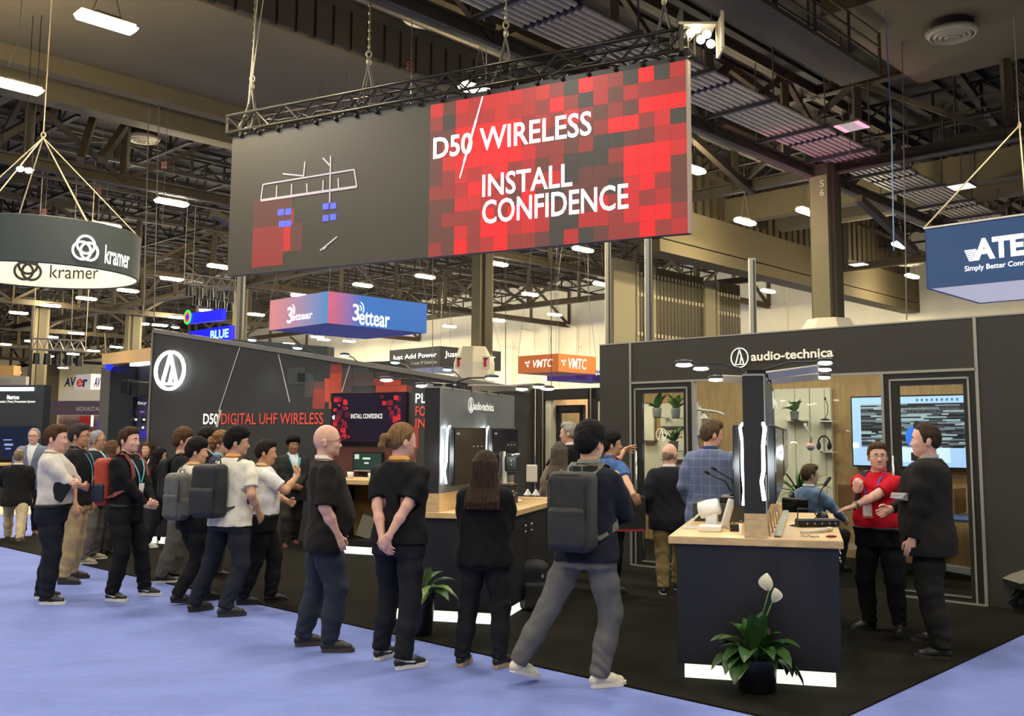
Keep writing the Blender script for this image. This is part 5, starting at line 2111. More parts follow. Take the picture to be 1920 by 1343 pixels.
side_monitor(P2, L2, hx2, qy1 + 0.006, ya, yb, zb_, za, 1, 'dark monitor with light tape on the grey partition, behind the long haired woman')
side_monitor(P2, L2, hx2, qy1 + 0.006, yc, yd, FRm.px(945, 893)[1], FRm.px(945, 803)[1], 1, 'dark monitor at the far end of the grey partition')

# arm lights on both partitions
for y, (hx_, hy_), w, fl in ((0.15, (1296, 682), 'front', False), (0.6, (1327, 689), 'middle', False), (1.3, (1354, 710), 'back', True)):
    p0 = L1(qx0 + 0.05, y, zp)
    arm_light(p0, DP(hx_, hy_, p0.y + 0.05), 'arm light reaching left from the near partition, %s one of three' % w, head=(0.11, 0.04, 0.02), flat=fl, grp='arm lights left of near partition')
for y, (hx_, hy_), w, fl in ((0.15, (1535, 678), 'front', False), (0.7, (1535, 691), 'middle', True), (1.5, (1535, 706), 'back', True)):
    p0 = L1(qx1 - 0.03, y, zp)
    arm_light(p0, DP(hx_, hy_, p0.y + 0.05), 'arm light reaching right from the near partition, %s one of three' % w, head=(0.10, 0.04, 0.02), flat=fl, grp='arm lights right of near partition')
for y, (hx_, hy_), w, fl in ((0.25, (912, 708), 'front', False), (0.8, (968, 728), 'second', True), (1.3, (1000, 724), 'third', True), (1.7, (1018, 728), 'back', False)):
    p0 = L2(qy1 - 0.03, y, zp2)
    p1 = DP(hx_, hy_, p0.y + 0.15)
    arm_light(p0, p1, 'arm light reaching right from the grey partition, %s one of four' % w, head=(0.12, 0.045, 0.02), flat=fl, grp='arm lights right of grey partition')
for y, (hx_, hy_), w, fl in ((0.2, (735, 711), 'front', False), (0.7, (800, 722), 'back', True)):
    p0 = L2(qy0 + 0.03, y, zp2)
    p1 = DP(hx_, hy_, p0.y + 0.15)
    arm_light(p0, p1, 'arm light reaching left from the grey partition, %s one of two' % w, head=(0.12, 0.045, 0.02), flat=fl, grp='arm lights left of grey partition')


# ---------------------------------------------------------------- things on the near counter
def on1(x, y, z=None):                                 # a point on the near counter top seen at a pixel
    return G(x, y, TALL if z is None else z)


c = on1(1332, 996)
t = thing('charging_box', 'low white charging box nearest the front left of the near counter', 'device', c)
R = Matrix.Rotation(math.radians(-14.7), 3, 'Z')
mb = MB()
mb.box(c + Vector((0, 0, 0.022)), (0.17, 0.15, 0.044), 0, R)
mb.build('case', white, t, bevel=0.008)
mb = MB()
mb.tube([c + R @ Vector((0.09, 0, 0.03)), c + R @ Vector((0.15, -0.02, 0.02)), c + R @ Vector((0.14, 0.06, 0.02)), c + R @ Vector((0.20, 0.03, 0.01)), c + R @ Vector((0.17, 0.12, 0.01))], 0.004, 6)
mb.build('cable', M('cable_grey', (120, 122, 124), 0.5), t)
c = on1(1330, 992)
t = thing('rounded_speaker', 'white rounded drum on a square stand on the near counter', 'speaker', c)
mb = MB()
mb.box(c + Vector((0.02, 0, 0.08)), (0.09, 0.10, 0.12), 0, R)
mb.build('stand', white, t, bevel=0.012)
mb = MB()
mb.lathe([(0.03, -0.085), (0.062, -0.075), (0.068, 0.0), (0.062, 0.075), (0.05, 0.085)], c + Vector((0.0, 0, 0.155)), 22, 0, axis=(0.94, -0.25, 0.25))
mb.build('drum', M('drum_white', (234, 232, 222), 0.4), t, smooth=True)
mb = MB()
mb.bar(c + Vector((-0.17, 0.05, 0.01)), c + Vector((-0.05, 0.04, 0.13)), 0.03, 0.012)
mb.box(c + Vector((-0.06, 0.04, 0.008)), (0.26, 0.12, 0.012), 0, R)
mb.build('prop', white, t)
c = on1(1363, 990)
t = thing('tilted_panel', 'narrow white panel tilted on a stand left of the near partition', 'speaker', c)
mb = MB()
mb.box(c + Vector((0.01, 0, 0.115)), (0.055, 0.05, 0.22), 0, Matrix.Rotation(0.30, 3, 'Y'))
mb.build('panel', white, t, bevel=0.012)
mb = MB()
mb.tube([c + Vector((0.065, 0.02, 0.2)), c + Vector((0.06, 0.02, 0.0))], 0.006, 6)
mb.tube([c + Vector((0.045, 0.02, 0.2)), c + Vector((0.03, 0.02, 0.0))], 0.006, 6)
mb.build('legs', M('bronze', (120, 100, 78), 0.4, metal=0.5), t)
c = on1(1380, 996)
mb = MB()
mb.box(c + Vector((0, 0, 0.025)), (0.085, 0.08, 0.05), 0, R)
tag(mb.build('receiver_box', bplas, bevel=0.004), 'small black receiver box beside the white bottle on the near counter', 'device')
c = on1(1390, 1003)
t = thing('white_bottle', 'small white bottle by the partition foot on the near counter', 'bottle', c)
mb = MB()
mb.lathe([(0.014, 0), (0.016, 0.005), (0.016, 0.075), (0.010, 0.085)], c, 14)
mb.build('bottle_body', white, t, smooth=True)
mb = MB()
mb.lathe([(0.012, 0.083), (0.012, 0.10), (0.0, 0.102)], c, 12)
mb.build('cap', gplas, t, smooth=True)
# equipment case and gooseneck microphones at the back left
c = L1(0.16, 1.45, TALL)
t = thing('equipment_case', 'dark grey equipment case on the back left of the near counter', 'case', c)
mb = MB()
hx1(mb, -0.06, qx0 - 0.06, 1.2, 1.7, TALL, TALL + 0.15)
mb.build('case_body', M('case_grey', (62, 66, 64), 0.5), t, bevel=0.008)
mb = MB()
hx1(mb, 0.16, qx0 - 0.08, 1.25, 1.65, TALL + 0.15, TALL + 0.2)
mb.build('tray', bplas, t, bevel=0.006)


def gooseneck(base, tip_path, lab, base_size=(0.09, 0.12, 0.03), head_r=0.013, head_l=0.09, rot=0.0):
    t = thing('gooseneck_microphone', lab, 'microphone', base)
    R_ = Matrix.Rotation(rot, 3, 'Z')
    mb = MB()
    mb.ell(base + Vector((0, 0, base_size[2] * 0.35)), (base_size[0] / 2, base_size[1] / 2, base_size[2]), 16, 8, 0, R_)
    mb.box(base + Vector((0, 0, 0.006)), (base_size[0], base_size[1], 0.012), 0, R_)
    mb.build('base', bplas, t, smooth=False, bevel=0.003)
    mb = MB()
    mb.tube(tip_path, 0.0055, 8)
    mb.build('neck', M('neck_dark', (36, 36, 36), 0.35), t, smooth=True)
    a, b = Vector(tip_path[-2]), Vector(tip_path[-1])
    d = (b - a).normalized()
    mb = MB()
    mb.tube([b, b + d * 0.01, b + d * head_l * 0.9, b + d * head_l], [head_r * 0.7, head_r, head_r, head_r * 0.5], 10)
    mb.build('capsule', bplas, t, smooth=True)
    return t


cb = L1(0.25, 1.45, TALL + 0.2)
for hx_, hy_, w in ((1330, 889, 'left'), (1343, 882, 'right')):
    b0 = cb + Vector((0.05 if w == 'right' else 0.0, 0, 0))
    p1 = DP(hx_, hy_, b0.y)
    gooseneck(b0, [b0 + Vector((0, 0, 0.02)), b0 * 0.6 + p1 * 0.4 + Vector((0.02, 0, 0.05)), p1 + Vector((0.03, 0, -0.02)), p1], 'gooseneck microphone on the equipment case, %s of the pair' % w, base_size=(0.04, 0.04, 0.02), head_r=0.012, head_l=0.05)
# right side of the near counter
c = on1(1542, 974)
tip = [c + Vector((-0.01, 0, 0.03)), DP(1535, 945, c.y), DP(1538, 922, c.y), DP(1545, 912, c.y)]
gooseneck(c, tip, 'black desk gooseneck microphone under the hand of the red shirted man', (0.10, 0.14, 0.05), 0.014, 0.10)
c = on1(1532, 988)
t = thing('mixer_unit', 'long black mixer unit lying on the near counter', 'device', c)
Rm = Matrix.Rotation(math.radians(6), 3, 'Z')
mb = MB()
mb.box(c + Vector((0.0, 0, 0.03)), (0.33, 0.10, 0.05), 0, Rm)
mb.build('case', bplas, t, bevel=0.006)
mb = MB()
mb.box(c + Vector((0, 0.005, 0.058)), (0.32, 0.08, 0.008), 0, Rm)
mb.build('top_plate', gplas, t)
mb = MB()
for x in (-0.1, -0.04, 0.02, 0.08, 0.13):
    mb.cyl(c + Rm @ Vector((x, -0.05, 0.03)), c + Rm @ Vector((x, -0.058, 0.03)), 0.008, n=8)
mb.build('sockets', chrome, t)
mb = MB()
mb.tube([c + Rm @ Vector((-0.16, 0, 0.05)), c + Rm @ Vector((-0.14, 0.03, 0.14)), c + Rm @ Vector((0.0, 0.08, 0.13)), c + Rm @ Vector((0.06, 0.1, 0.03))], 0.005, 6)
mb.tube([c + Rm @ Vector((-0.17, 0, 0.02)), c + Rm @ Vector((-0.22, 0, 0.01)), c + Rm @ Vector((-0.2, -0.05, 0.01)), c + Rm @ Vector((-0.15, -0.05, 0.01))], 0.005, 6)
mb.build('cable', bplas, t, smooth=True)
a, b = on1(1502, 1003), on1(1568, 996)
t = thing('handheld_microphone', 'white handheld microphone lying in front of the black mixer', 'microphone', (a + b) / 2)
dz_ = Vector((0, 0, 0.018))
mb = MB()
mb.tube([a + dz_, a * 0.3 + b * 0.7 + dz_], [0.011, 0.016], 12)
mb.build('handle', white, t, smooth=True)
mb = MB()
mb.ell(a * 0.2 + b * 0.8 + dz_, (0.032, 0.02, 0.019), 14, 9)
mb.build('grille', M('grille_pale', (210, 202, 180), 0.5, metal=0.3), t, smooth=True)
c = on1(1559, 1008)
mb = MB()
mb.ell(c + Vector((0, 0, 0.008)), (0.04, 0.018, 0.010), 16, 8)
tag(mb.build('red_puck', M('puck_red', (150, 34, 44), 0.3), smooth=True), 'small dark red oval puck at the front right of the near counter', 'device')
c = on1(1518, 1008)
t = thing('tangled_cable', 'silver earset cable tangled on the near counter', 'cable', c)
mb = MB()
rr = random.Random(2)
mb.tube([c + Vector((-0.06 + 0.012 * i, 0.03 * math.sin(i * 1.7), 0.006 + 0.004 * (i % 2))) for i in range(11)], 0.0035, 6)
mb.build('wire', M('cable_grey', (120, 122, 124), 0.5), t)
mb = MB()
mb.ell(c + Vector((0.03, -0.01, 0.01)), (0.016, 0.009, 0.009), 10, 6)
mb.build('earpiece', white, t)
for i, (x, y) in enumerate(((1444, 1006), (1449, 998), (1453, 990), (1457, 983), (1461, 976))):
    c = on1(x, y)
    mb = MB()
    mb.tube([c, c + Vector((-0.015, 0, 0.13)), c + Vector((-0.018, 0.0, 0.155))], 0.0055, 8)
    mb.ell(c + Vector((0, 0, 0.008)), (0.012, 0.012, 0.008), 10, 6)
    o = tag(mb.build('microphone_stick', M('stick_silver', (190, 180, 160), 0.3, metal=0.5), smooth=True), '%s of five thin silver microphone sticks along the near partition foot' % ('first', 'second', 'third', 'fourth', 'last')[i], 'microphone', 'silver microphone sticks')
c = on1(1463, 975)
mb = MB()
mb.box(c + Vector((0.0, 0, 0.07)), (0.03, 0.1, 0.14), 0, R)
tag(mb.build('wood_block', wood), 'upright maple block at the end of the silver sticks on the near counter', 'block')
mb = MB()
a, b = on1(1458, 1008), on1(1474, 968)
mb.bar(a + Vector((0, 0, 0.012)), b + Vector((0, 0, 0.05)), 0.05, 0.004)
tag(mb.build('acrylic_strip', M('acrylic', (190, 204, 206), 0.1)), 'clear acrylic strip leaning along the near counter', 'strip')

# ---------------------------------------------------------------- things on the farther counter
c = G(950, 940, TALL)
t = thing('microphone_stand', 'tall white curved stand holding a chrome and grey studio microphone', 'stand', c)
mb = MB()
mb.lathe([(0.16, 0), (0.17, 0.008), (0.16, 0.018), (0.05, 0.026)], c, 28)
mb.build('foot_plate', white, t, smooth=True)
mb = MB()
mb.tube([c + Vector((0.06, 0, 0.02)), c + Vector((0.0, 0, 0.10)), c + Vector((-0.03, 0, 0.2)), c + Vector((-0.025, 0, 0.32)), c + Vector((-0.035, 0, 0.44)), c + Vector((-0.03, 0, 0.53))], [0.05, 0.038, 0.03, 0.028, 0.024, 0.014], 12)
mb.build('column', M('drum_white', (234, 232, 222), 0.4), t, smooth=True)
mb = MB()
mb.box(c + Vector((0.06, 0, 0.40)), (0.15, 0.12, 0.17), 0, R)
mb.build('microphone_body', M('mic_steel', (70, 72, 70), 0.3, metal=0.6), t, bevel=0.02)
mb = MB()
mb.cyl(c + Vector((0.0, 0, 0.49)), c + Vector((0.135, -0.02, 0.49)), 0.022, n=12)
for dz2 in (0.45, 0.41):
    mb.cyl(c + Vector((0.05, -0.07, dz2 - 0.02)), c + Vector((0.05, -0.08, dz2 - 0.02)), 0.008, n=8)
mb.build('rail', chrome, t, smooth=True)
c = G(997, 929, TALL)
t = thing('wireless_antenna', 'white rounded panel on two thin legs with cone feet on the farther counter', 'device', c)
mb = MB()
mb.box(c + Vector((0, 0, 0.255)), (0.135, 0.03, 0.205), 0, R)
mb.build('panel', white, t, bevel=0.014)
for s in (-1, 1):
    mb = MB()
    mb.cyl(c + R @ Vector((s * 0.05, 0, 0.06)), c + R @ Vector((s * 0.05, 0, 0.16)), 0.006, n=8)
    mb.build('leg', M('leg_dark', (50, 50, 50), 0.4), t)
    mb = MB()
    mb.lathe([(0.05, 0), (0.048, 0.006), (0.006, 0.075), (0, 0.076)], c + R @ Vector((s * 0.05, 0, 0)), 4)
    mb.build('foot', white, t)
c = G(957, 932, TALL)
mb = MB()
mb.box(c + Vector((0, 0.1, 0.08)), (0.06, 0.06, 0.16), 0, R)
tag(mb.build('wood_block', wood), 'upright maple block behind the white curved stand', 'block')
c = L2(qy1 + 0.2, 1.2, TALL)
t = thing('receiver_stack', 'stack of dark receivers below the monitors on the farther counter', 'device', c)
for j, (m_, h_) in enumerate(((bplas, 0.07), (gplas, 0.025), (bplas, 0.06))):
    mb = MB()
    mb.box(c + Vector((0, 0, 0.04 + j * 0.065)), (0.3, 0.28, h_), 0, R)
    mb.build('unit', m_, t, bevel=0.004)
mb = MB()
for x in (-0.1, -0.03):
    mb.cyl(c + R @ Vector((x, -0.14, 0.05)), c + R @ Vector((x, -0.155, 0.05)), 0.012, n=10)
mb.build('knob', chrome, t)


# ---------------------------------------------------------------- plants
def leaf(mb, base, d, ln, w, droop, mi=0, fold=0.25, nseg=7, petiole=0.35):
    d = Vector(d).normalized()
    side = d.cross(Vector((0, 0, 1)))
    side = side.normalized() if side.length > 0.05 else Vector((1, 0, 0))
    rows = []
    p = Vector(base)
    dirn = d.copy()
    n = nseg
    for i in range(n + 1):
        s = i / n
        if s > 0:
            p = p + dirn * (ln / n)
            dirn = (dirn + Vector((0, 0, -droop / n))).normalized()
        ws = 0.004 if s < petiole * 0.9 else w * math.sin(math.pi * min(1, ((s - petiole) / (1 - petiole)) ** 0.75 if s > petiole else 0.02)) ** 0.9 + 0.002
        upv = side.cross(dirn).normalized()
        rows.append([p + side * (ws * q) + upv * (abs(q) * ws * fold * 2) for q in (-1, -0.5, 0, 0.5, 1)])
    mb.grid(rows, mi)


leafm = [M('leaf_dark', (48, 82, 36), 0.4, noise=0.25, scale=20), M('leaf_mid', (72, 114, 46), 0.4, noise=0.25, scale=20), M('leaf_pale', (112, 140, 78), 0.45, noise=0.3, scale=30), M('leaf_olive', (86, 94, 56), 0.45, noise=0.3, scale=25)]


def plant(base, lab, pot=(0.11, 0.15, 0.20), potm=None, n=30, ln=(0.3, 0.5), w=0.05, seed=1, mats=(0, 0, 1, 3), flowers=(), up=(0.15, 0.95), name='potted_plant', petiole=0.35, droop=(0.8, 2.2)):
    rr = random.Random(seed)
    base = Vector(base)
    t = thing(name, lab, 'plant', base)
    mb = MB()
    r0, r1, h = pot
    mb.lathe([(r0 * 0.94, 0), (r0, 0.01), (r1, h - 0.01), (r1, h), (r1 * 0.9, h), (r1 * 0.86, h - 0.03), (0.0, h - 0.03)], base, 28)
    mb.build('pot', potm or M('pot_black', (24, 25, 32), 0.3), t, smooth=True)
    top = base + Vector((0, 0, h - 0.03))
    for i in range(n):
        a = i * 2.39996 + rr.random() * 0.5
        el = up[0] + (up[1] - up[0]) * rr.random()
        d = Vector((math.cos(a) * (1 - el * 0.75), math.sin(a) * (1 - el * 0.75), el + 0.25))
        mb = MB()
        leaf(mb, top + Vector((math.cos(a), math.sin(a), 0)) * r1 * 0.3 * rr.random(), d, rr.uniform(*ln) * (1 - 0.6 * max(0.0, d.normalized().y) ** 0.7), w * rr.uniform(0.75, 1.2), rr.uniform(*droop) * (1.3 - el * 0.7), 0, petiole=petiole)
        mb.build('leaf', leafm[rr.choice(mats)], t, smooth=True)
    for (dx, dy, hh, sz, yw) in flowers:
        tp_ = top + Vector((dx, dy, hh))
        st = MB()
        st.tube([top, top + Vector((dx * 0.4, dy * 0.4, hh * 0.6)), tp_], 0.005, 6)
        so = st.build('stem', leafm[1], t, smooth=True)
        fm = MB()
        rows = []
        Rf = Matrix.Rotation(yw, 3, 'Z')
        for i in range(9):
            s = i / 8
            ww = sz * 0.42 * math.sin(math.pi * min(1, s * 0.93 + 0.05)) ** 0.8
            rows.append([tp_ + Rf @ Vector((ww * q, -0.02 - 0.03 * math.sin(s * 2.2) + abs(q) * -ww * 0.7, s * sz)) for q in (-1, -0.6, -0.2, 0.2, 0.6, 1)])
        fm.grid(rows)
        fo = fm.build('flower', M('spathe_white', (246, 238, 196), 0.5), t, smooth=True)
        fm = MB()
        fm.tube([tp_ + Rf @ Vector((0, -0.025, 0.01)), tp_ + Rf @ Vector((0, -0.035, sz * 0.55))], 0.008, 8)
        fm.build('spadix', M('spadix_cream', (216, 206, 140), 0.6), t, smooth=True)
    return t


plant(G(1421, 1296, FLOORZ) + Vector((0, 0.02, 0)), 'peace lily with a white flower in a black pot before the nearest counter', pot=(0.125, 0.135, 0.22), n=46, ln=(0.26, 0.44), w=0.06, seed=4, flowers=((0.10, -0.06, 0.40, 0.10, 0.2), (0.09, -0.02, 0.47, 0.12, -0.5)), mats=(0, 0, 0, 1, 3), up=(0.12, 0.95), droop=(0.9, 2.3))
plant(G(788, 1190, FLOORZ), 'peace lily in a tall black pot between the ponytailed man and the woman in black', pot=(0.10, 0.125, 0.36), n=22, ln=(0.26, 0.44), w=0.055, seed=9, mats=(0, 1, 2, 2), up=(0.2, 1.0))

# backpack standing on the black carpet by the farther counter
c = G(1000, 1142, FLOORZ)
t = thing('backpack', 'black backpack left standing on the carpet against the farther counter', 'backpack', c)
fb = Field((-0.26, -0.22, -0.01), (0.26, 0.22, 0.56), 0.0085)
fb.rbox((0, 0, 0.23), (0.155, 0.10, 0.23), 0.07).ell((0, 0.0, 0.36), (0.14, 0.10, 0.12), 0.04)
fb.add(lambda x, y, z: 0.005 * np.sin(24 * z + 11 * x) * np.sin(19 * x + 8 * y + 2))
pm = M('pack_black', (27, 27, 28), 0.65, noise=0.2, scale=12, bump=0.3, bscale=180)
fb.build('pack_body', pm, t)
fb = Field((-0.26, -0.26, -0.01), (0.26, 0.22, 0.56), 0.0085)
fb.rbox((0.02, -0.11, 0.14), (0.12, 0.045, 0.13), 0.035)
fb.build('front_pocket', pm, t)
mb = MB()
mb.strap([c + Vector(v) for v in ((-0.06, -0.05, 0.45), (-0.19, -0.08, 0.38), (-0.22, -0.1, 0.2), (-0.2, -0.12, 0.02))], 0.045, 0.01, Vector((0, 1, 0)))
mb.build('shoulder_strap', pm, t)
mb = MB()
mb.tube([c + Vector(v) for v in ((-0.04, 0, 0.45), (-0.03, 0, 0.5), (0.03, 0, 0.5), (0.04, 0, 0.45))], 0.009, 6)
mb.build('grab_handle', pm, t)
mb = MB()
mb.box(c + Vector((0.09, -0.105, 0.33)), (0.022, 0.006, 0.03))
mb.build('badge', M('badge_blue', (120, 180, 210), 0.5), t)

# ================================================================= MEETING ROOMS OF THE BOOTH
Wp = Pl(G(1195, 1063), -42.3)
wblk = M('room_black', (52, 49, 42), 0.6, noise=0.04, scale=2)
fblk = M('frame_black', (36, 35, 31), 0.45)
tanw = M('tan_board', (176, 142, 96), 0.6, noise=0.16, scale=3, stretch=(6, 6, 1))
whp = M('room_panel_white', (230, 222, 198), 0.6, noise=0.03, scale=3)
glz = glass_mat('room_glass')
S = lambda x, y: Wp.px(x, y)[0]
Zw = lambda x, y: Wp.px(x, y)[1]
ztop = (Zw(1184, 643) + Zw(1826, 596)) / 2
zhd = (Zw(1190, 719) + Zw(1826, 692.5)) / 2
s_l, s_j, s_p0, s_p1, s_q, s_r = S(1124, 700), S(1183.5, 900), S(1299, 800), S(1306, 800), S(1655, 760), S(1839, 870)
s_end = s_r + 3.2
t = thing('meeting_room_wall', 'long black meeting room front with white audio lettering and two glazed doors', 'wall unit', Wp.P((s_l + s_r) / 2, 0))
roomT = t
for nm, a, b, z0, z1 in (('side_panel', s_l, s_j, 0.014, ztop), ('header_panel', s_j, s_r, zhd, ztop), ('side_panel', s_r, s_end, 0.014, ztop)):
    mb = MB()
    Wp.box(mb, a + 0.004, b - 0.004, z0, z1, -0.12, 0)
    mb.build(nm, wblk, t)
mb = MB()
for s in (s_j, s_r):
    Wp.box(mb, s - 0.016, s + 0.016, 0.014, ztop + 0.005, -0.05, 0.012)
Wp.box(mb, s_j, s_r, zhd - 0.012, zhd + 0.016, -0.05, 0.012)
Wp.box(mb, s_l, s_end, ztop - 0.002, ztop + 0.014, -0.12, 0.004)
Wp.box(mb, s_p0 - 0.004, s_p0 + 0.026, 0.014, zhd, -0.06, 0.014)
Wp.box(mb, s_q - 0.01, s_q + 0.02, 0.014, zhd, -0.06, 0.014)
Wp.box(mb, s_j, s_p0, 0.012, 0.03, -0.05, 0.02)
Wp.box(mb, s_q, s_r, 0.012, 0.03, -0.05, 0.02)
mb.build('trim_strips', sil, t)
mb = MB()
lc = Wp.W(1387, 671, 0.004)
rv = (Zw(1387, 652) - Zw(1387, 690)) / 2
ring_logo(mb, lc, Wp.ex, Vector((0, 0, 1)), rv, rv * 0.10, 0.01)
mb.build('ring_emblem', wlet, t)
mb = MB()
a, b = Wp.px(1408, 676, 0.012), Wp.px(1562, 652, 0.012)
text_fit(mb, 'audio-technica', Wp.P(a[0], a[1] - 0.01, 0.012), Wp.ex, (0, 0, 1), b[0] - a[0], b[1] - a[1] + 0.015, 0.025)
mb.build('lettering', M('letter_cream', (236, 230, 208), 0.5, emit=0.25), t)


def room_door(sa, sb, ga, gb, gz0, gz1, hz, handle_s, lab):
    """a black framed leaf with a silver outline; ga..gb is the glass opening"""
    o = MB()
    d = thing('glazed_door', lab, 'door', Wp.P((sa + sb) / 2, 0.02))
    zt2 = hz
    Wp.box(o, sa, ga, 0.03, zt2, -0.06, 0.006)
    Wp.box(o, gb, sb, 0.03, zt2, -0.06, 0.006)
    Wp.box(o, ga, gb, gz1, zt2, -0.06, 0.006)
    Wp.box(o, ga, gb, 0.03, gz0, -0.06, 0.006)
    o.build('door_frame', fblk, d)
    o = MB()
    for p in (sa, sb - 0.02):
        Wp.box(o, p, p + 0.02, 0.03, zt2, 0.0, 0.016)
    Wp.box(o, sa, sb, zt2 - 0.02, zt2, 0.0, 0.016)
    Wp.box(o, ga, gb, gz0 - 0.012, gz0, 0.0, 0.012)
    o.build('silver_outline', sil, d)
    o = MB()
    Wp.box(o, ga, gb, gz0, gz1, -0.035, -0.025)
    o.build('glass', glz, d)
    o = MB()
    o.cyl(Wp.P(handle_s, 0.55, 0.05), Wp.P(handle_s, 1.5, 0.05), 0.012, n=10)
    for z in (0.65, 1.4):
        o.cyl(Wp.P(handle_s, z, 0.0), Wp.P(handle_s, z, 0.05), 0.009, n=8)
    o.build('pull_handle', chrome, d, smooth=True)
    return d


mb = MB()
Wp.box(mb, s_j + 0.01, S(1190.5, 800), 0.014, zhd, -0.08, 0)
Wp.box(mb, S(1290, 760), s_p0, 0.014, zhd, -0.08, 0)
Wp.box(mb, S(1190.5, 800), S(1290, 760), Zw(1240, 727), zhd, -0.08, 0)
Wp.box(mb, s_q, S(1667, 711), 0.014, zhd, -0.08, 0)
Wp.box(mb, S(1817, 707), s_r, 0.014, zhd, -0.08, 0)
Wp.box(mb, S(1667, 711), S(1817, 707), Zw(1740, 709), zhd, -0.08, 0)
mb.build('jambs', fblk, t)
door_a = room_door(S(1190.5, 800), S(1290, 760), S(1203, 850), S(1282, 760), Zw(1204, 1051), Zw(1240, 737), Zw(1240, 727), S(1198, 900), 'left glazed door of the meeting room, with potted plants seen through it')
door_b = room_door(S(1667, 711), S(1817, 707), S(1683, 725), S(1805.7, 720), Zw(1698, 1106), Zw(1745, 722), Zw(1740, 709), S(1676, 800), 'right glazed door of the meeting room, behind the dark suited man')
mb = MB()
o_ = -0.02
c_ = Wp.W(1240, 815, o_)
ring_logo(mb, c_, Wp.ex, Vector((0, 0, 1)), 0.085, 0.008, 0.004)
mb.build('ring_emblem', M('decal_pale', (224, 218, 202), 0.5, emit=0.35), door_a)  # unlit decal given a glow to stay pale in the shaded door recess
mb = MB()
Wp.box(mb, s_p1, s_q, 0.03, zhd - 0.01, -0.03, -0.02)
tag(mb.build('glass_pane', glz), 'large fixed glass pane of the meeting room between its two doors', 'window')

# inside of the meeting room
BW = -2.75
mb = MB()
Wp.box(mb, Wp.px(1136, 800, BW)[0], s_end, 0.014, ztop - 0.12, BW - 0.1, BW)
tag(mb.build('back_wall', tanw), 'tan boarded rear wall seen through the glass of the meeting room', 'wall')
t = thing('display_panel', 'white slatted display panel with shelves behind the glass, right of the near partition', 'display panel', Wp.W(1515, 850, BW + 0.08))
mb = MB()
Wp.box(mb, Wp.px(1452, 800, BW)[0], Wp.px(1563, 800, BW)[0], 0.02, Wp.px(1510, 729, BW)[1], BW + 0.02, BW + 0.08)
mb.build('board', whp, t)
mb = MB()
for x in (1496, 1524, 1552):
    q_ = Wp.px(x, 800, BW)[0]
    Wp.box(mb, q_ - 0.004, q_ + 0.004, Wp.px(x, 960, BW)[1], Wp.px(x, 731, BW)[1], BW + 0.08, BW + 0.085)
mb.build('grooves', M('groove_tan', (172, 162, 138), 0.7), t)
for x0, x1, y in ((1465, 1505, 789), (1527, 1560, 790), (1530, 1560, 848)):
    mb = MB()
    Wp.pbox(mb, x0, y - 1.2, x1, y + 1.2, BW + 0.08, BW + 0.26)
    mb.build('shelf', M('shelf_clear', (222, 218, 204), 0.2), t)
t = thing('display_panel', 'white panel wall with a grey ledge seen through the left glazed door', 'display panel', Wp.W(1240, 850, BW + 0.06))
mb = MB()
Wp.pbox(mb, 1203, 757, 1226, 826, BW + 0.02, BW + 0.06)
Wp.pbox(mb, 1238, 757, 1286, 800, BW + 0.02, BW + 0.06)
Wp.pbox(mb, 1240, 803, 1286, 862, BW + 0.02, BW + 0.05)
Wp.pbox(mb, 1200, 828, 1290, 960, BW + 0.005, BW + 0.02)
Wp.pbox(mb, 1302, 762, 1315, 816, BW + 0.02, BW + 0.06)
mb.build('boards', whp, t)
mb = MB()
Wp.pbox(mb, 1238, 799.5, 1286, 802.5, BW + 0.02, BW + 0.12)
Wp.pbox(mb, 1203, 826, 1226, 829, BW + 0.02, BW + 0.12)
Wp.pbox(mb, 1240, 861, 1286, 864, BW + 0.02, BW + 0.12)
mb.build('ledge', gplas, t)


def wplant(x, y, lab, s=1.0, seed=1, mats=(1, 1, 0), n=11, sp=0.05, o=BW + 0.34, ln=(0.2, 0.34)):
    c = Wp.W(x, y, o)
    t = plant(c, lab, pot=(0.065 * s, 0.075 * s, 0.15 * s), potm=M('pot_grey', (116, 118, 120), 0.5), n=n, ln=(ln[0] * s, ln[1] * s), w=sp * s, seed=seed, mats=mats, up=(0.35, 1.0), droop=(0.5, 1.4), petiole=0.2)
    mb = MB()
    mb.bar(c + Vector((0, 0, -0.004)) - Wp.n * 0.27, c + Vector((0, 0, -0.004)) + Wp.n * 0.02, 0.1, 0.008)
    mb.build('bracket', gplas, t)


wplant(1232, 783, 'wall plant in a grey pot, upper left behind the left glazed door', 1.0, 2, (1, 0, 0), 12)
wplant(1267, 784, 'wall plant in a grey pot, upper right behind the left glazed door', 1.0, 3, (0, 0, 1), 12)
wplant(1263, 846, 'bright green wall plant in a grey pot, lower one behind the left glazed door', 1.05, 5, (1, 1, 2), 14)
wplant(1490, 788, 'small broad leaved plant in a grey pot on the white slatted panel', 0.85, 6, (1, 1, 2), 9, 0.07)
cp = DP(1499, 900, 13.3)
plant(Vector((cp.x, cp.y, FLOORZ)) + Vector((0, 0, 0.72)), 'arching palm in a bowl behind the seated man in the meeting room', pot=(0.09, 0.14, 0.18), potm=M('bowl_brown', (60, 50, 40), 0.4), n=34, ln=(0.35, 0.62), w=0.018, seed=11, mats=(0, 0, 0, 1), up=(0.3, 1.0), droop=(1.0, 2.4), petiole=0.15)
mb = MB()
mb.box(Vector((cp.x, cp.y, 0.36)) + Vector((0, 0, 0.005)), (0.3, 0.3, 0.72))
tag(mb.build('plinth', whp), 'white plinth carrying the arching palm', 'plinth')
c = Wp.W(1547, 788, BW + 0.17)
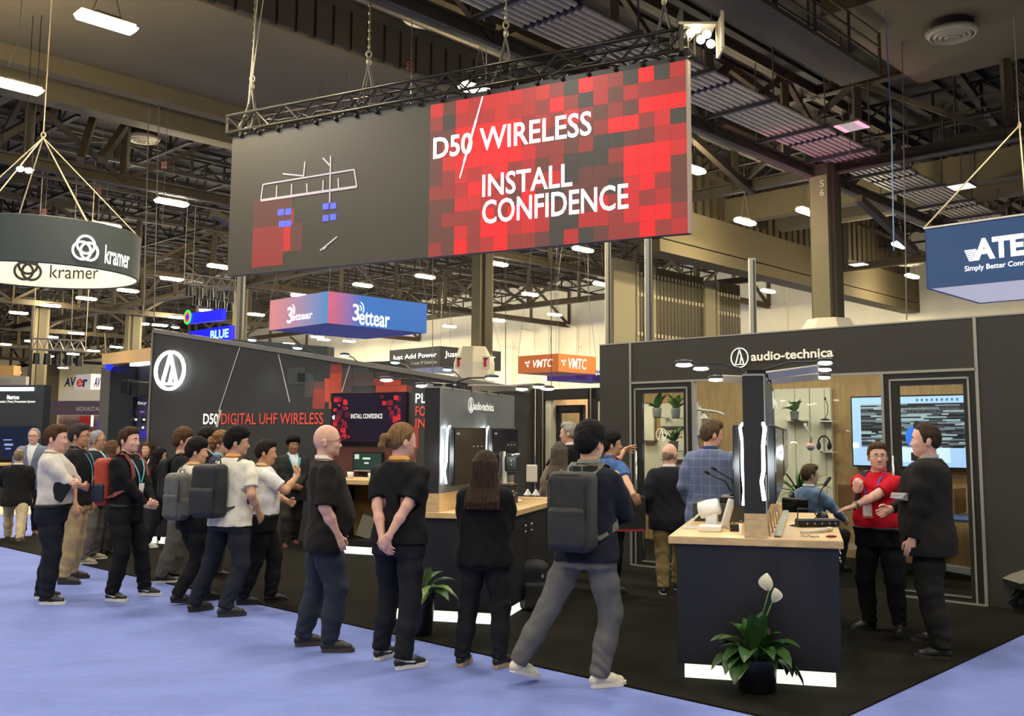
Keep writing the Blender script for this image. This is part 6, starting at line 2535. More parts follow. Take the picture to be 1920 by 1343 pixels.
gooseneck(c, [c + Vector((0, 0, 0.02)), Wp.W(1552, 775, BW + 0.17), Wp.W(1552, 760, BW + 0.17), Wp.W(1548, 750, BW + 0.17)], 'small gooseneck microphone on the upper shelf of the white panel', (0.12, 0.09, 0.02), 0.014, 0.04)
c = Wp.W(1545, 832, BW + 0.2)
t = thing('headphones', 'black headphones standing on the lower shelf of the white panel', 'headphones', c + Vector((0, 0, -0.1)))
mb = MB()
rr_ = 0.098
mb.tube([c + Wp.ex * (rr_ * 0.9 * math.cos(q)) + Vector((0, 0, rr_ * 1.1 * math.sin(q))) for q in [math.pi * (-0.1 + i * 1.2 / 12) for i in range(13)]], 0.012, 8)
mb.build('headband', bplas, t, smooth=True)
for s in (-1, 1):
    mb = MB()
    mb.ell(c + Wp.ex * (s * rr_ * 0.82) + Vector((0, 0, -0.035)), (0.028, 0.05, 0.06), 14, 9, 0, Matrix.Rotation(math.radians(-42.3), 3, 'Z'))
    mb.build('ear_cup', bplas, t, smooth=True)
mb = MB()
mb.box(c + Vector((0, 0, -0.115)), (0.14, 0.1, 0.012))
mb.cyl(c + Vector((0, 0, -0.11)), c + Vector((0, 0, 0.09)), 0.008, n=8)
mb.build('stand', gplas, t)
c = Wp.W(1520, 838, -1.2)
t = thing('hanging_sensor', 'pale wand with a pink and blue ball hanging inside the glass', 'device', c)
mb = MB()
mb.ell(c, (0.055, 0.055, 0.05), 18, 10)
bo = mb.build('ball', [M('ball_blue', (176, 200, 222), 0.4), M('ball_pink', (236, 170, 178), 0.4)], t, smooth=True)
bo.data.polygons.foreach_set('material_index', [1 if p.center.z > 0.005 else 0 for p in bo.data.polygons])
mb = MB()
mb.tube([c + Vector((0, 0, 0.045)), Wp.W(1522, 818, -1.2), Wp.W(1510, 800, -1.2), Wp.W(1509, 794, -1.2)], [0.018, 0.014, 0.016, 0.02], 10)
mb.build('wand', M('wand_cream', (232, 226, 206), 0.4), t, smooth=True)
mb = MB()
top_ = Wp.W(1518, 692, -1.2)
mb.cyl(c + Vector((0, 0, 0.1)), Vector((c.x, c.y, top_.z)), 0.006, n=6)
mb.build('cord', M('cord_grey', (160, 158, 150), 0.5), t)
t = thing('ceiling_microphone', 'white tubular ceiling microphone arm seen through the pane left of the near partition', 'microphone', Wp.W(1330, 772, -0.9))
mb = MB()
mb.tube([Wp.W(1302, 782, -0.9), Wp.W(1304, 771, -0.9), Wp.W(1310, 768, -0.9), Wp.W(1345, 773, -0.9), Wp.W(1356, 777, -0.9), Wp.W(1356, 780, -0.9)], 0.016, 8)
mb.build('arm', white, t, smooth=True)
mb = MB()
mb.cyl(Wp.W(1331, 771, -0.9), Wp.W(1331, 786, -0.9), 0.013, n=8)
mb.lathe([(0.06, 0), (0.012, 0.07)], Wp.W(1320, 785, -0.9), 14)
mb.build('drop', white, t)
mb = MB()
mb.cyl(Wp.W(1331, 771, -0.9), Wp.P(Wp.px(1331, 771, -0.9)[0], 2.6, -0.9), 0.005, n=6)
mb.build('cable', M('cord_grey', (160, 158, 150), 0.5), t)

# television inside the room
t = thing('meeting_television', 'big lit television on the meeting room wall showing a call over dark stone', 'television', Wp.W(1705, 880, BW + 0.1))
TVo = BW + 0.12
a, b = Wp.px(1597, 746, TVo), Wp.px(1812, 735, TVo)
za, zb2 = Wp.px(1597, 872, TVo)[1], Wp.px(1700, 744, TVo)[1]
mb = MB()
Wp.box(mb, a[0] - 0.02, b[0] + 0.02, za - 0.02, zb2 + 0.02, BW + 0.02, TVo)
mb.build('frame', bplas, t, bevel=0.005)
mb = MB()
Wp.box(mb, a[0], b[0], za, zb2, TVo, TVo + 0.003)
mb.build('screen', M('call_blue', (176, 204, 240), 0.3, emit=0.75, ecol=(150, 188, 240)), t)
ww, hh = b[0] - a[0], zb2 - za
rr = random.Random(12)
stones = [M('stone%d' % i, c, 0.5, emit=0.6, ecol=c) for i, c in enumerate(((34, 34, 40), (62, 66, 74), (110, 124, 136), (150, 172, 186), (20, 20, 26)))]
mb = MB()
sx0, sx1, sz0, sz1 = a[0] + ww * 0.08, b[0] - ww * 0.005, za + hh * 0.27, zb2 - hh * 0.10
nr = 30
for r in range(nr):
    z0 = sz0 + (sz1 - sz0) * r / nr
    z1 = sz0 + (sz1 - sz0) * (r + 1) / nr
    x = sx0
    while x < sx1:
        l = rr.uniform(0.06, 0.34)
        x2 = min(sx1, x + l)
        Wp.box(mb, x, x2, z0, z1, TVo + 0.003, TVo + 0.005, rr.choices(range(5), (0.3, 0.22, 0.2, 0.16, 0.2))[0])
        x = x2
mb.build('stone_picture', stones, t)
mb = MB()
q = a[0] + ww * 0.54
mb.ell(Wp.P(q, za + hh * 0.42, TVo + 0.006), (0.10, 0.004, 0.14), 16, 10, 0, Matrix.Rotation(math.radians(-42.3), 3, 'Z'))
mb.ell(Wp.P(q + 0.06, za + hh * 0.58, TVo + 0.006), (0.05, 0.004, 0.07), 16, 10, 1, Matrix.Rotation(math.radians(-42.3), 3, 'Z'))
mb.build('caller_picture', [M('caller_blue', (40, 110, 220), 0.5, emit=0.8), M('caller_dark', (50, 40, 40), 0.5, emit=0.3)], t)
mb = MB()
Wp.box(mb, a[0] + ww * 0.40, b[0] - ww * 0.15, za + hh * 0.06, za + hh * 0.27, TVo + 0.004, TVo + 0.007)
Wp.box(mb, a[0] + ww * 0.52, a[0] + ww * 0.68, za + hh * 0.08, za + hh * 0.20, TVo + 0.007, TVo + 0.009, 1)
for i in range(9):
    Wp.box(mb, a[0] + ww * (0.58 + 0.042 * i), a[0] + ww * (0.595 + 0.042 * i), zb2 - hh * 0.07, zb2 - hh * 0.035, TVo + 0.004, TVo + 0.006, 2)
mb.build('call_controls', [M('call_pale', (196, 220, 244), 0.3, emit=0.8), M('call_dark', (44, 36, 40), 0.5, emit=0.2), M('call_icon', (70, 96, 150), 0.4, emit=0.5)], t)
mb = MB()
Wp.box(mb, a[0] + ww * 0.02, b[0], 0.75, 1.06, BW + 0.3, BW + 0.7)
tag(mb.build('side_table', M('walnut', (120, 84, 50), 0.5, noise=0.2, scale=6)), 'low brown sideboard under the lit television inside the meeting room', 'sideboard')
# meeting table and chair
c = Wp.P(S(1560, 900), 0, -1.75)
t = thing('meeting_table', 'blue topped meeting table before the seated man behind the glass', 'table', c)
mb = MB()
Wp.box(mb, S(1530, 900), S(1530, 900) + 2.0, 0.72, 0.75, -2.2, -1.3)
mb.build('top', M('table_blue', (62, 78, 122), 0.4), t)
for s in (0.1, 1.85):
    mb = MB()
    Wp.box(mb, S(1530, 900) + s, S(1530, 900) + s + 0.06, 0.014, 0.72, -2.0, -1.5)
    mb.build('leg', gplas, t)
l = area_light('meeting_room_light', Wp.P((s_j + s_r) / 2 - 0.5, 2.75, -1.4), 3.5, 1.2, 24, (1, 0.92, 0.78), (0, 0, math.radians(-42.3)))

# second meeting room, farther back between the counters
w2p = DP(1070, 728, 14.6)
W2 = Pl((w2p.x, w2p.y), -42.4)
T2 = lambda x: W2.px(x, 800)[0]
z2 = W2.px(1070, 729)[1]
t = thing('small_meeting_room', 'small open fronted black meeting room beyond the man with the microphone', 'wall unit', W2.P(T2(1070), 0))
mb = MB()
W2.box(mb, T2(1016), T2(1150), z2 - 0.16, z2, -0.1, 0)
for x0, x1 in ((1012, 1020), (1102, 1119), (1128, 1150)):
    W2.box(mb, T2(x0), T2(x1), 0.014, z2, -0.1, 0)
mb.build('frame', fblk, t)
mb = MB()
for x in (1017.5, 1107.5):
    W2.box(mb, T2(x), T2(x + 1.6), 0.014, z2, 0, 0.015)
mb.build('silver_trim', sil, t)
mb = MB()
W2.box(mb, T2(1021), T2(1031), 0.014, z2 - 0.16, -0.14, -0.02)
W2.box(mb, T2(1119.5), T2(1127), 0.014, z2 - 0.2, -0.14, -0.02)
mb.build('pale_post', M('post_pale', (226, 220, 190), 0.5), t)
mb = MB()
for x0, x1 in ((1031, 1037), (1075, 1082)):
    W2.box(mb, T2(x0), T2(x1), 0.03, z2 - 0.24, -0.2, -0.14)
W2.box(mb, T2(1031), T2(1082), z2 - 0.36, z2 - 0.24, -0.2, -0.14)
W2.box(mb, T2(1031), T2(1082), 0.03, 0.2, -0.2, -0.14)
dd = mb.build('door', M('door_plum', (46, 40, 48), 0.4), t)
mb = MB()
W2.box(mb, T2(1037), T2(1075), 0.2, z2 - 0.36, -0.175, -0.165)
mb.build('glass', glz, dd)
mb = MB()
W2.box(mb, T2(1010), T2(1150) + 0.5, 0.014, z2 - 0.05, -2.5, -2.4)
W2.box(mb, T2(1010) - 0.1, T2(1010), 0.014, z2 - 0.05, -2.5, -0.1)
mb.build('rear_wall', tanw, t)
mb = MB()
for x0, x1, y0 in ((1046, 1070, 762), (1093, 1106, 764)):
    W2.pbox(mb, x0, y0, x1, 860, -2.39, -2.34)
mb.build('white_panels', whp, t)
mb = MB()
for x, y in ((1043, 795), (1038, 808), (1098, 763)):
    mb.ell(W2.W(x, y, -1.2), (0.07, 0.07, 0.03), 12, 8)
mb.build('pendant_lamps', M('pendant', (255, 226, 170), 0.4, emit=4, ecol=(255, 214, 140)), t)
area_light('meeting_room_light', W2.P(T2(1070), z2 - 0.1, -1.2), 1.6, 1.2, 14, (1, 0.9, 0.72), (0, 0, math.radians(-42.3)))
for x0, x1, m_, lab in ((986, 1003, blk2, 'glossy black post between the red panel and the small meeting room'), (1004, 1013, M('post_brown', (60, 48, 42), 0.3), 'glossy post, brown reflection in its colour, left of the small meeting room door')):  # brown of the second post is a reflection put into its colour
    p, q = DP(x0, 800, 14.4), DP(x1, 800, 14.4)
    mb = MB()
    mb.box(((p.x + q.x) / 2, 14.4, 1.22), (q.x - p.x, 0.25, 2.4))
    tag(mb.build('booth_post', m_), lab, 'post')

# ================================================================= SIGNS AND STANDS ELSEWHERE IN THE HALL
# ring sign, upper left
RY = 21.4
rcn = DP(82, 517, RY)
rz0 = rcn.z
R_ = 167 / F * RY
RH = 84 / F * (RY - R_ * 0.3)
cx_, cy_ = rcn.x, rcn.y
t = thing('ring_sign', 'round hanging ring sign, dark outside and white inside, lettered kramer', 'sign', (cx_, cy_, rz0))
kd = M('ring_dark', (52, 60, 60), 0.6)
kw = M('ring_white', (238, 232, 206), 0.6, emit=0.18)
N = 72
for nm, r, m_ in (('outer_face', R_, kd), ('inner_face', R_ - 0.05, kw)):
    mb = MB()
    rows = [[Vector((cx_ + r * math.cos(2 * math.pi * i / N), cy_ + r * math.sin(2 * math.pi * i / N), z)) for i in range(N + 1)] for z in (rz0, rz0 + RH)]
    mb.grid(rows)
    mb.build(nm, m_, t, smooth=True)
mb = MB()
for z in (rz0, rz0 + RH):
    mb.tube([Vector((cx_ + (R_ - 0.025) * math.cos(2 * math.pi * i / N), cy_ + (R_ - 0.025) * math.sin(2 * math.pi * i / N), z)) for i in range(N)], 0.026, 6, closed=True)
mb.build('rim', kd, t)


def on_ring(u, z, r, side):                             # u metres along the face, to the right as seen from the camera
    base = math.atan2(-cy_, -cx_) if side > 0 else math.atan2(cy_, cx_)
    th_ = base + (u / r if side > 0 else -u / r)
    return Vector((cx_ + r * math.cos(th_), cy_ + r * math.sin(th_), z))


def ring_text(txt, u0, u1, z0, z1, r, side, m_, bold, nm='lettering'):
    vs, fs = glyphs(txt, bold)
    xs, ys = [v[0] for v in vs], [v[1] for v in vs]
    mb = MB()
    mb.add([on_ring(u0 + (x - min(xs)) / (max(xs) - min(xs)) * (u1 - u0), z0 + (y - min(ys)) / (max(ys) - min(ys)) * (z1 - z0), r, side) for x, y in vs], fs)
    mb.build(nm, m_, t)


def ring_mark(u, z, s, r, side, m_):
    mb = MB()
    for k in range(3):
        a = math.radians(90 + 120 * k)
        ox, oz = 0.30 * s * math.cos(a), 0.30 * s * math.sin(a)
        pts = []
        for i in range(28):
            q = 2 * math.pi * i / 28
            ex_, ez_ = 0.62 * s * math.cos(q), 0.62 * s * math.sin(q)
            pts.append(on_ring(u + ox + ex_, z + oz + ez_, r, side))
        mb.tube(pts, 0.085 * s, 6, closed=True)
    mb.build('ring_emblem', m_, t, smooth=True)


def face_u(x, y, r, side):                              # distance along the face of the point seen at pixel x, y
    d = ray(x, y)
    d2 = Vector((d.x, d.y))
    oc = Vector((-cx_, -cy_))
    A, B, C_ = d2.dot(d2), 2 * oc.dot(d2), oc.dot(oc) - r * r
    disc = max(0, B * B - 4 * A * C_)
    tt = (-B - math.sqrt(disc)) / (2 * A) if side > 0 else (-B + math.sqrt(disc)) / (2 * A)
    p = CAM + d * tt
    base = math.atan2(-cy_, -cx_) if side > 0 else math.atan2(cy_, cx_)
    th_ = math.atan2(p.y - cy_, p.x - cx_) - base
    th_ = (th_ + math.pi) % (2 * math.pi) - math.pi
    return (th_ if side > 0 else -th_) * r, p.z


kwl = M('letter_bright', (244, 244, 238), 0.5, emit=0.9)
kbl = M('letter_black', (24, 24, 24), 0.6)
u0, za = face_u(196, 494, R_ + 0.01, 1)
u1, _ = face_u(242, 497, R_ + 0.01, 1)
_, zb3 = face_u(199, 459, R_ + 0.01, 1)
ring_text('kramer', u0, u1, za, zb3, R_ + 0.012, 1, kwl, 0.012)
um, zm = face_u(161, 467, R_ + 0.01, 1)
ring_mark(um, zm, 0.30, R_ + 0.012, 1, kwl)
u0, za = face_u(93, 521, R_ - 0.07, -1)
u1, _ = face_u(184, 521, R_ - 0.07, -1)
ring_text('kramer', u0, u1, za, za + 0.32, R_ - 0.07, -1, kbl, 0.0)
um, zm = face_u(52, 505, R_ - 0.07, -1)
ring_mark(um, zm, 0.32, R_ - 0.07, -1, kbl)
apex = DP(81, 258, RY)
rig = M('rig_wire', (196, 178, 140), 0.5)
for i in range(6):
    a = 2 * math.pi * i / 6 + 0.35
    mb = MB()
    mb.cyl(apex, Vector((cx_ + R_ * math.cos(a), cy_ + R_ * math.sin(a), rz0 + RH)), 0.014, n=6)
    mb.build('rigging_wire', rig, t)
mb = MB()
mb.tube([apex + Vector((0.05 * math.cos(q), 0, 0.06 + 0.06 * math.sin(q))) for q in [i * math.pi / 5 for i in range(10)]], 0.018, 6, closed=True)
mb.cyl(apex + Vector((0, 0, 0.12)), Vector((apex.x, apex.y, 13.7)), 0.014, n=6)
mb.build('hook', rig, t)
for x, y, w in ((38, 317, 'left'), (54, 320, 'right')):
    c = DP(x, y, RY + 3)
    th = thing('spot_lamp', 'bright white spotlight above the ring sign, %s of the pair' % w, 'lamp', c)
    mb = MB()
    mb.ell(c, (0.10, 0.07, 0.07), 14, 8)
    mb.build('lens', bulb, th, smooth=True)
    mb = MB()
    mb.cyl(c + Vector((0, 0.03, 0.02)), c + Vector((0, 0.2, 0.1)), 0.08, 0.05, n=12)
    mb.cyl(c + Vector((0, 0.15, 0.1)), Vector((c.x, c.y + 0.15, 13.5)), 0.012, n=5)
    mb.build('can', bplas, th)


def box_sign(name, lab, px_corner, ytop, ybot, Y, wl, wr, mats, cat='sign', under=None):
    """a hanging box aligned with the hall; corner nearest the camera at px_corner, wl / wr metres to the left (HU) and right (HV)"""
    top, bot = DP(px_corner, ytop, Y), DP(px_corner, ybot, Y)
    c = Vector((top.x, top.y, 0))
    z0, z1 = bot.z, top.z
    t = thing(name, lab, cat, (c + HU * wl * 0.5 + HV * wr * 0.5) + Vector((0, 0, z0)))
    mb = MB()
    pts = [c, c + HV * wr, c + HV * wr + HU * wl, c + HU * wl]
    up_ = lambda p, z: Vector((p.x, p.y, z))
    mb.quad(up_(pts[3], z0), up_(pts[0], z0), up_(pts[0], z1), up_(pts[3], z1))
    mb.quad(up_(pts[1], z0), up_(pts[2], z0), up_(pts[2], z1), up_(pts[1], z1))
    mb.f = mb.f[:1]
    mb.m = mb.m[:1]
    mb.v = mb.v[:4]
    mb.build('left_face', mats[0], t)
    mb = MB()
    mb.quad(up_(pts[1], z0), up_(pts[2], z0), up_(pts[2], z1), up_(pts[1], z1))
    mb.build('rear_face', mats[0], t)
    mb = MB()
    mb.quad(up_(pts[0], z0), up_(pts[1], z0), up_(pts[1], z1), up_(pts[0], z1))
    mb.build('right_face', mats[1], t)
    mb = MB()
    mb.quad(up_(pts[2], z0), up_(pts[3], z0), up_(pts[3], z1), up_(pts[2], z1))
    mb.build('rear_face', mats[1], t)
    mb = MB()
    mb.quad(*[up_(p, z0 + 0.01) for p in pts])
    mb.build('underside', mats[2], t)
    for i, p in enumerate(pts):
        m2 = MB()
        m2.cyl(up_(p, z1), up_(p * 0.7 + (pts[(i + 2) % 4]) * 0.3, 13.0), 0.007, n=5)
        m2.build('hanging_wire', M('wire_grey', (96, 92, 84), 0.5), t)
    L_ = Pl((c.x, c.y), -42.6)
    R2_ = Pl((c.x, c.y), 47.4)
    return t, L_, R2_


def sloped(pl, txt, x0, y0, x1, y1, off, nm, mat, parent, bold=0.0, shear=0.0):
    a, b = pl.px(x0, y0, off), pl.px(x1, y1, off)
    mb = MB()
    text_fit(mb, txt, pl.P(a[0], a[1], off), pl.ex, (0, 0, 1), b[0] - a[0], b[1] - a[1], bold, shear)
    return mb.build(nm, mat, parent)


# blue box sign at the right edge: its left corner is in view, the front runs along the hall off the frame
AY = 22.0
pc = DP(1738, 542, AY)
pt_ = DP(1738, 430, AY)
t = thing('box_sign', 'dark blue hanging box sign at the right edge with white letters', 'sign', (pc.x, pc.y, pc.z))
Ap = Pl((pc.x, pc.y), -42.6)
AW = 4.2
mb = MB()
for a, b, da, db in ((0, AW, 0, 0),):
    Ap.box(mb, 0, AW, pc.z, pt_.z, -0.03, 0)
    Ap.box(mb, 0, 0.03, pc.z, pt_.z, -3.4, 0)
    Ap.box(mb, 0, AW, pc.z, pt_.z, -3.4, -3.37)
mb.build('fabric_sides', M('sign_navy', (44, 78, 128), 0.7, emit=0.04), t)
mb = MB()
Ap.box(mb, 0.03, AW, pc.z + 0.02, pc.z + 0.04, -3.37, -0.03)
mb.build('underside', M('sign_under', (226, 222, 226), 0.7, emit=0.3), t)
mb = MB()
Ap.box(mb, -0.02, AW, pt_.z, pt_.z + 0.04, -3.4, 0.03)
mb.build('top_rail', M('rail_pale', (220, 216, 204), 0.5), t)
sloped(Ap, 'ATEN', 1826, 489, 1958, 432, 0.01, 'lettering', kwl, t, 0.045)
sloped(Ap, 'Simply Better Connections', 1809, 512, 1966, 482, 0.01, 'lettering', kwl, t, 0.012)
mb = MB()
for i in range(6):
    y0 = 470 + i * 3.6
    Ap.poly(mb, [(1808 + i * 1.6, y0), (1830 + i, y0 - 3), (1831 + i, y0 - 0.6), (1809 + i * 1.6, y0 + 2.2)], 0.0, 0.012)
mb.build('speed_lines', kwl, t)
ap = DP(1911, 235, AY + 2)
for x in (1732, 1925):
    mb = MB()
    mb.cyl(ap, DP(x, 428 if x < 1900 else 404, AY), 0.02, n=6)
    mb.build('hanging_wire', rig, t)
mb = MB()
mb.cyl(ap, Vector((ap.x, ap.y, 13.5)), 0.016, n=6)
mb.ell(ap, (0.05, 0.05, 0.1), 8, 6)
mb.build('hook', rig, t)


def grad(name, c0, c1, axis, s0, s1, emit=0.25):
    m = bpy.data.materials.new(name)
    m.use_nodes = True
    n_ = m.node_tree
    b_ = n_.nodes['Principled BSDF']
    g = n_.nodes.new('ShaderNodeTexCoord')
    sx = n_.nodes.new('ShaderNodeVectorMath')
    sx.operation = 'DOT_PRODUCT'
    sx.inputs[1].default_value = axis
    mr = n_.nodes.new('ShaderNodeMapRange')
    mr.inputs['From Min'].default_value, mr.inputs['From Max'].default_value = s0, s1
    rp = n_.nodes.new('ShaderNodeValToRGB')
    rp.color_ramp.elements[0].color, rp.color_ramp.elements[1].color = (*lin(c0), 1), (*lin(c1), 1)
    n_.links.new(g.outputs['Object'], sx.inputs[0])
    n_.links.new(sx.outputs['Value'], mr.inputs['Value'])
    n_.links.new(mr.outputs[0], rp.inputs['Fac'])
    n_.links.new(rp.outputs[0], b_.inputs['Base Color'])
    n_.links.new(rp.outputs[0], b_.inputs['Emission Color'])
    b_.inputs['Emission Strength'].default_value = emit
    return m


wl_, wr_ = 3.0, 3.6
gl_ = grad('print_left', (222, 150, 158), (86, 146, 214), tuple(HU), 1.2 , -1.4, 0.14)
gr_ = grad('print_right', (206, 92, 110), (46, 108, 196), tuple(HV), -1.9, -0.7, 0.14)
t, Lp, Rp = box_sign('box_sign', 'pink to blue hanging box sign under the big screen', 616, 546, 606, 27, wl_, wr_, [gl_, gr_, M('sign_deep_blue', (34, 48, 130), 0.6, emit=0.08)])
for pl_, (ax, ay, bx, by), (ex0, ey0, ex1, ey1), (rx, ry) in ((Lp, (538, 607, 549, 575), (547, 602, 586, 585), (549, 578)), (Rp, (661, 601, 674, 571), (673, 609, 731, 590), (676, 573))):
    sloped(pl_, '3', ax, ay, bx, by, 0.015, 'lettering', kwl, t, 0.01)
    sloped(pl_, 'ettear', ex0, ey0, ex1, ey1, 0.015, 'lettering', kwl, t, 0.012)
    for k in (1, 2):
        mb = MB()
        c_ = pl_.W(rx - 3, ry + 6, 0.015)
        mb.tube([c_ + pl_.ex * (0.085 * k * math.cos(q)) + Vector((0, 0, 0.085 * k * math.sin(q) * 1.2)) for q in [math.radians(-30 + 100 * i / 8) for i in range(9)]], 0.014, 5)
        mb.build('sound_arc', kwl, t)
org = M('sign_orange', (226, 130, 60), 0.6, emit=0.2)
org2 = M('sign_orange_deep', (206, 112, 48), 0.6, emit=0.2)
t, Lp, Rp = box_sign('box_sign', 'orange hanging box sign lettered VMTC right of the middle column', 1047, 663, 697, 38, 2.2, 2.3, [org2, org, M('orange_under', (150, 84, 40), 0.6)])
sloped(Lp, 'VMTC', 999, 690, 1036, 673, 0.015, 'lettering', kwl, t, 0.006, 0.2)
sloped(Rp, 'VMTC', 1066, 691, 1100, 674, 0.015, 'lettering', kwl, t, 0.006, 0.2)
for pl_, x, y in ((Lp, 989, 682), (Rp, 1057, 679)):
    mb = MB()
    for k in range(3):
        a = math.radians(120 * k)
        c_ = pl_.W(x, y, 0.015)
        mb.bar(c_ + pl_.ex * 0.05 * math.cos(a) + Vector((0, 0, 0.05 * math.sin(a))), c_ + pl_.ex * 0.14 * math.cos(a + 0.8) + Vector((0, 0, 0.14 * math.sin(a + 0.8))), 0.06, 0.01, 0, up=pl_.n)
    mb.build('swirl_emblem', kwl, t)
pur = M('sign_purple', (82, 52, 150), 0.6, emit=0.12)
t, Lp, Rp = box_sign('box_sign', 'purple hanging box sign just below the orange one', 1080, 690, 712, 42, 1.7, 3.0, [pur, pur, M('purple_under', (48, 32, 96), 0.6)])
sloped(Rp, "World's Leading", 1106, 697, 1128, 691, 0.015, 'lettering', kwl, t, 0.01)
sloped(Rp, 'Display', 1109, 704, 1128, 698, 0.015, 'lettering', kwl, t, 0.01)
jb = M('sign_black', (34, 34, 36), 0.6)
t, Lp, Rp = box_sign('box_sign', 'black hanging box sign reading Just Add Power left of the column wrap', 825, 649, 688, 52, 4.3, 4.6, [jb, jb, M('sign_under_grey', (170, 166, 160), 0.7)])
sloped(Lp, 'Just Add Power', 736, 678, 819, 660, 0.015, 'lettering', kwl, t, 0.012)
sloped(Lp, 'AV over IP Solutions', 766, 685, 819, 675, 0.015, 'lettering', M('letter_dim', (170, 168, 160), 0.5), t, 0.006)
sloped(Rp, 'Just Add Power', 834, 672, 929, 666, 0.015, 'lettering', kwl, t, 0.012)
avw = M('sign_white', (236, 232, 228), 0.6, emit=0.2)
t, Lp, Rp = box_sign('box_sign', 'white hanging box sign lettered AVer at far left', 171, 701, 731, 47, 1.9, 1.6, [avw, avw, M('sign_under_grey', (170, 166, 160), 0.7)])
navy = M('letter_navy', (40, 44, 120), 0.5)
sloped(Lp, 'AV', 120, 726, 143, 707, 0.015, 'lettering', navy, t, 0.03, 0.15)
sloped(Lp, 'r', 155, 726, 164, 711, 0.015, 'lettering', navy, t, 0.03)
sloped(Lp, 'e', 143, 726, 156, 710, 0.016, 'lettering', rlet, t, 0.02)
sloped(Rp, 'AV', 176, 726, 189, 708, 0.015, 'lettering', navy, t, 0.03, 0.15)
mb = MB()
p = Pl((DP(118, 731, 47).x, DP(118, 731, 47).y), -10)
p.pbox(mb, 114, 731, 190, 751, -0.2, 0)
tag(mb.build('drape_panel', M('drape_cream', (232, 224, 200), 0.7)), 'cream drape panel below the white AVer sign', 'drape')

# stand with a dark canopy and curtain, far left
SY = 34
sp = DP(140, 800, SY)
Sp = Pl((sp.x, sp.y), -6)
t = thing('canopy_stand', 'distant stand with plum canopy, beige curtain and blue screen at far left', 'stand', Sp.P(0, 0))
mb = MB()
Sp.pbox(mb, 76, 752, 205, 778, -0.6, 0)
mb.build('canopy', M('canopy_plum', (74, 58, 68), 0.6), t)
text_on(Sp, 'NOVASTAR', 143, 763, 190, 771, 0.01, 'lettering', M('letter_dim', (170, 168, 160), 0.5), t, 0.01)
cu = M('curtain_beige', (176, 148, 126), 0.8)
mb = MB()
q0, q1_ = Sp.px(72, 780)[0], Sp.px(172, 780)[0]
zc0, zc1 = 0.02, Sp.px(120, 778)[1]
rows = []
for z in (zc0, zc1):
    rows.append([Sp.P(q0 + (q1_ - q0) * i / 80, z, -1.2 + 0.06 * math.sin(i * 1.3)) for i in range(81)])
mb.grid(rows)
mb.build('curtain', cu, t, smooth=True)
mb = MB()
Sp.pbox(mb, 184, 786, 204, 850, -1.3, -1.2)
mb.build('screen', M('screen_blue', (26, 36, 200), 0.4, emit=0.9), t)
mb = MB()
for i, (x, y) in enumerate(((188, 792), (194, 791), (200, 793))):
    Sp.pbox(mb, x - 2, y - 2, x + 2, y + 2, -1.2, -1.19)
mb.build('dots', wlet, t)
mb = MB()
for x in (152, 159, 165):
    Sp.pbox(mb, x - 2.5, 780, x + 1.5, 812, -1.1, -1.08)
mb.build('red_strips', M('strip_red', (190, 50, 44), 0.6, emit=0.2), t)
mb = MB()
Sp.pbox(mb, 171, 779, 173, 800, -0.1, -0.05)
mb.build('light_tube', glow, t)

# dark stand lettered Matrices
MY = 23.5
mp_ = DP(40, 850, MY)
Mp = Pl((mp_.x, mp_.y), -10)
t = thing('matrix_stand', 'dark stand wall at the left edge lettered Matrices, with a screen', 'stand', Mp.P(0, 0))
mb = MB()
q0, q1_ = Mp.px(-60, 850)[0], Mp.px(76, 850)[0]
Mp.box(mb, q0, q1_, 0.05, Mp.px(40, 722)[1], -0.25, 0)
mb.build('wall', M('matrix_panel', (40, 46, 48), 0.5), t)
mb = MB()
Mp.pbox(mb, -40, 727, 62, 733, 0.0, 0.03)
mb.build('light_bar', M('bar_cool', (236, 246, 255), 0.4, emit=2.2, ecol=(226, 240, 255)), t)
text_on(Mp, 'Matrices', 13, 741, 36, 749, 0.01, 'lettering', kwl, t, 0.02)
text_on(Mp, '| Modular | Fixed | Presentation Systems', -6, 751, 66, 756.5, 0.01, 'lettering', kwl, t, 0.006)
mb = MB()
Mp.pbox(mb, -40, 800, 62, 862, 0.0, 0.06)
mb.build('screen', M('screen_dim', (18, 26, 40), 0.2, emit=0.2, ecol=(30, 40, 80)), t)
mb = MB()
for x0, y0, x1, y1 in ((6, 824, 22, 826), (8, 832, 24, 836), (54, 812, 58, 813), (10, 840, 20, 843), (56, 846, 61, 856)):
    Mp.pbox(mb, x0, y0, x1, y1, 0.06, 0.065)
mb.build('menu', M('menu_blue', (120, 140, 200), 0.4, emit=0.5), t)
mb = MB()
Mp.box(mb, q0, q1_ - 0.4, 0.05, 0.95, 0.35, 1.0)
mb.build('desk', M('desk_black', (34, 34, 34), 0.6), t)
mb = MB()
Mp.box(mb, q0, q1_ - 0.35, 0.95, 1.0, 0.3, 1.1)
mb.build('desk_top', wood, t)
mb = MB()
g0, g1 = G(-120, 966), G(110, 952)
mb.prism([Vector((v.x, v.y, 0.03)) for v in (G(-150, 968), G(74, 966), G(80, 946), G(-150, 946))], [Vector((v.x, v.y, 0.002)) for v in (G(-150, 968), G(74, 966), G(80, 946), G(-150, 946))])
mb.build('cream_floor', M('floor_cream', (232, 222, 186), 0.5), t)
mb = MB()
p = Pl((DP(20, 700, 40).x, DP(20, 700, 40).y), -12)
p.pbox(mb, -30, 686, 25, 704, -0.4, 0)
tag(mb.build('wood_beam_sign', M('beam_tan', (226, 178, 104), 0.6)), 'tan wooden fascia beam at the left edge above the dark Matrices stand', 'beam')
p = Pl((DP(20, 700, 44).x, DP(20, 700, 44).y), -12)
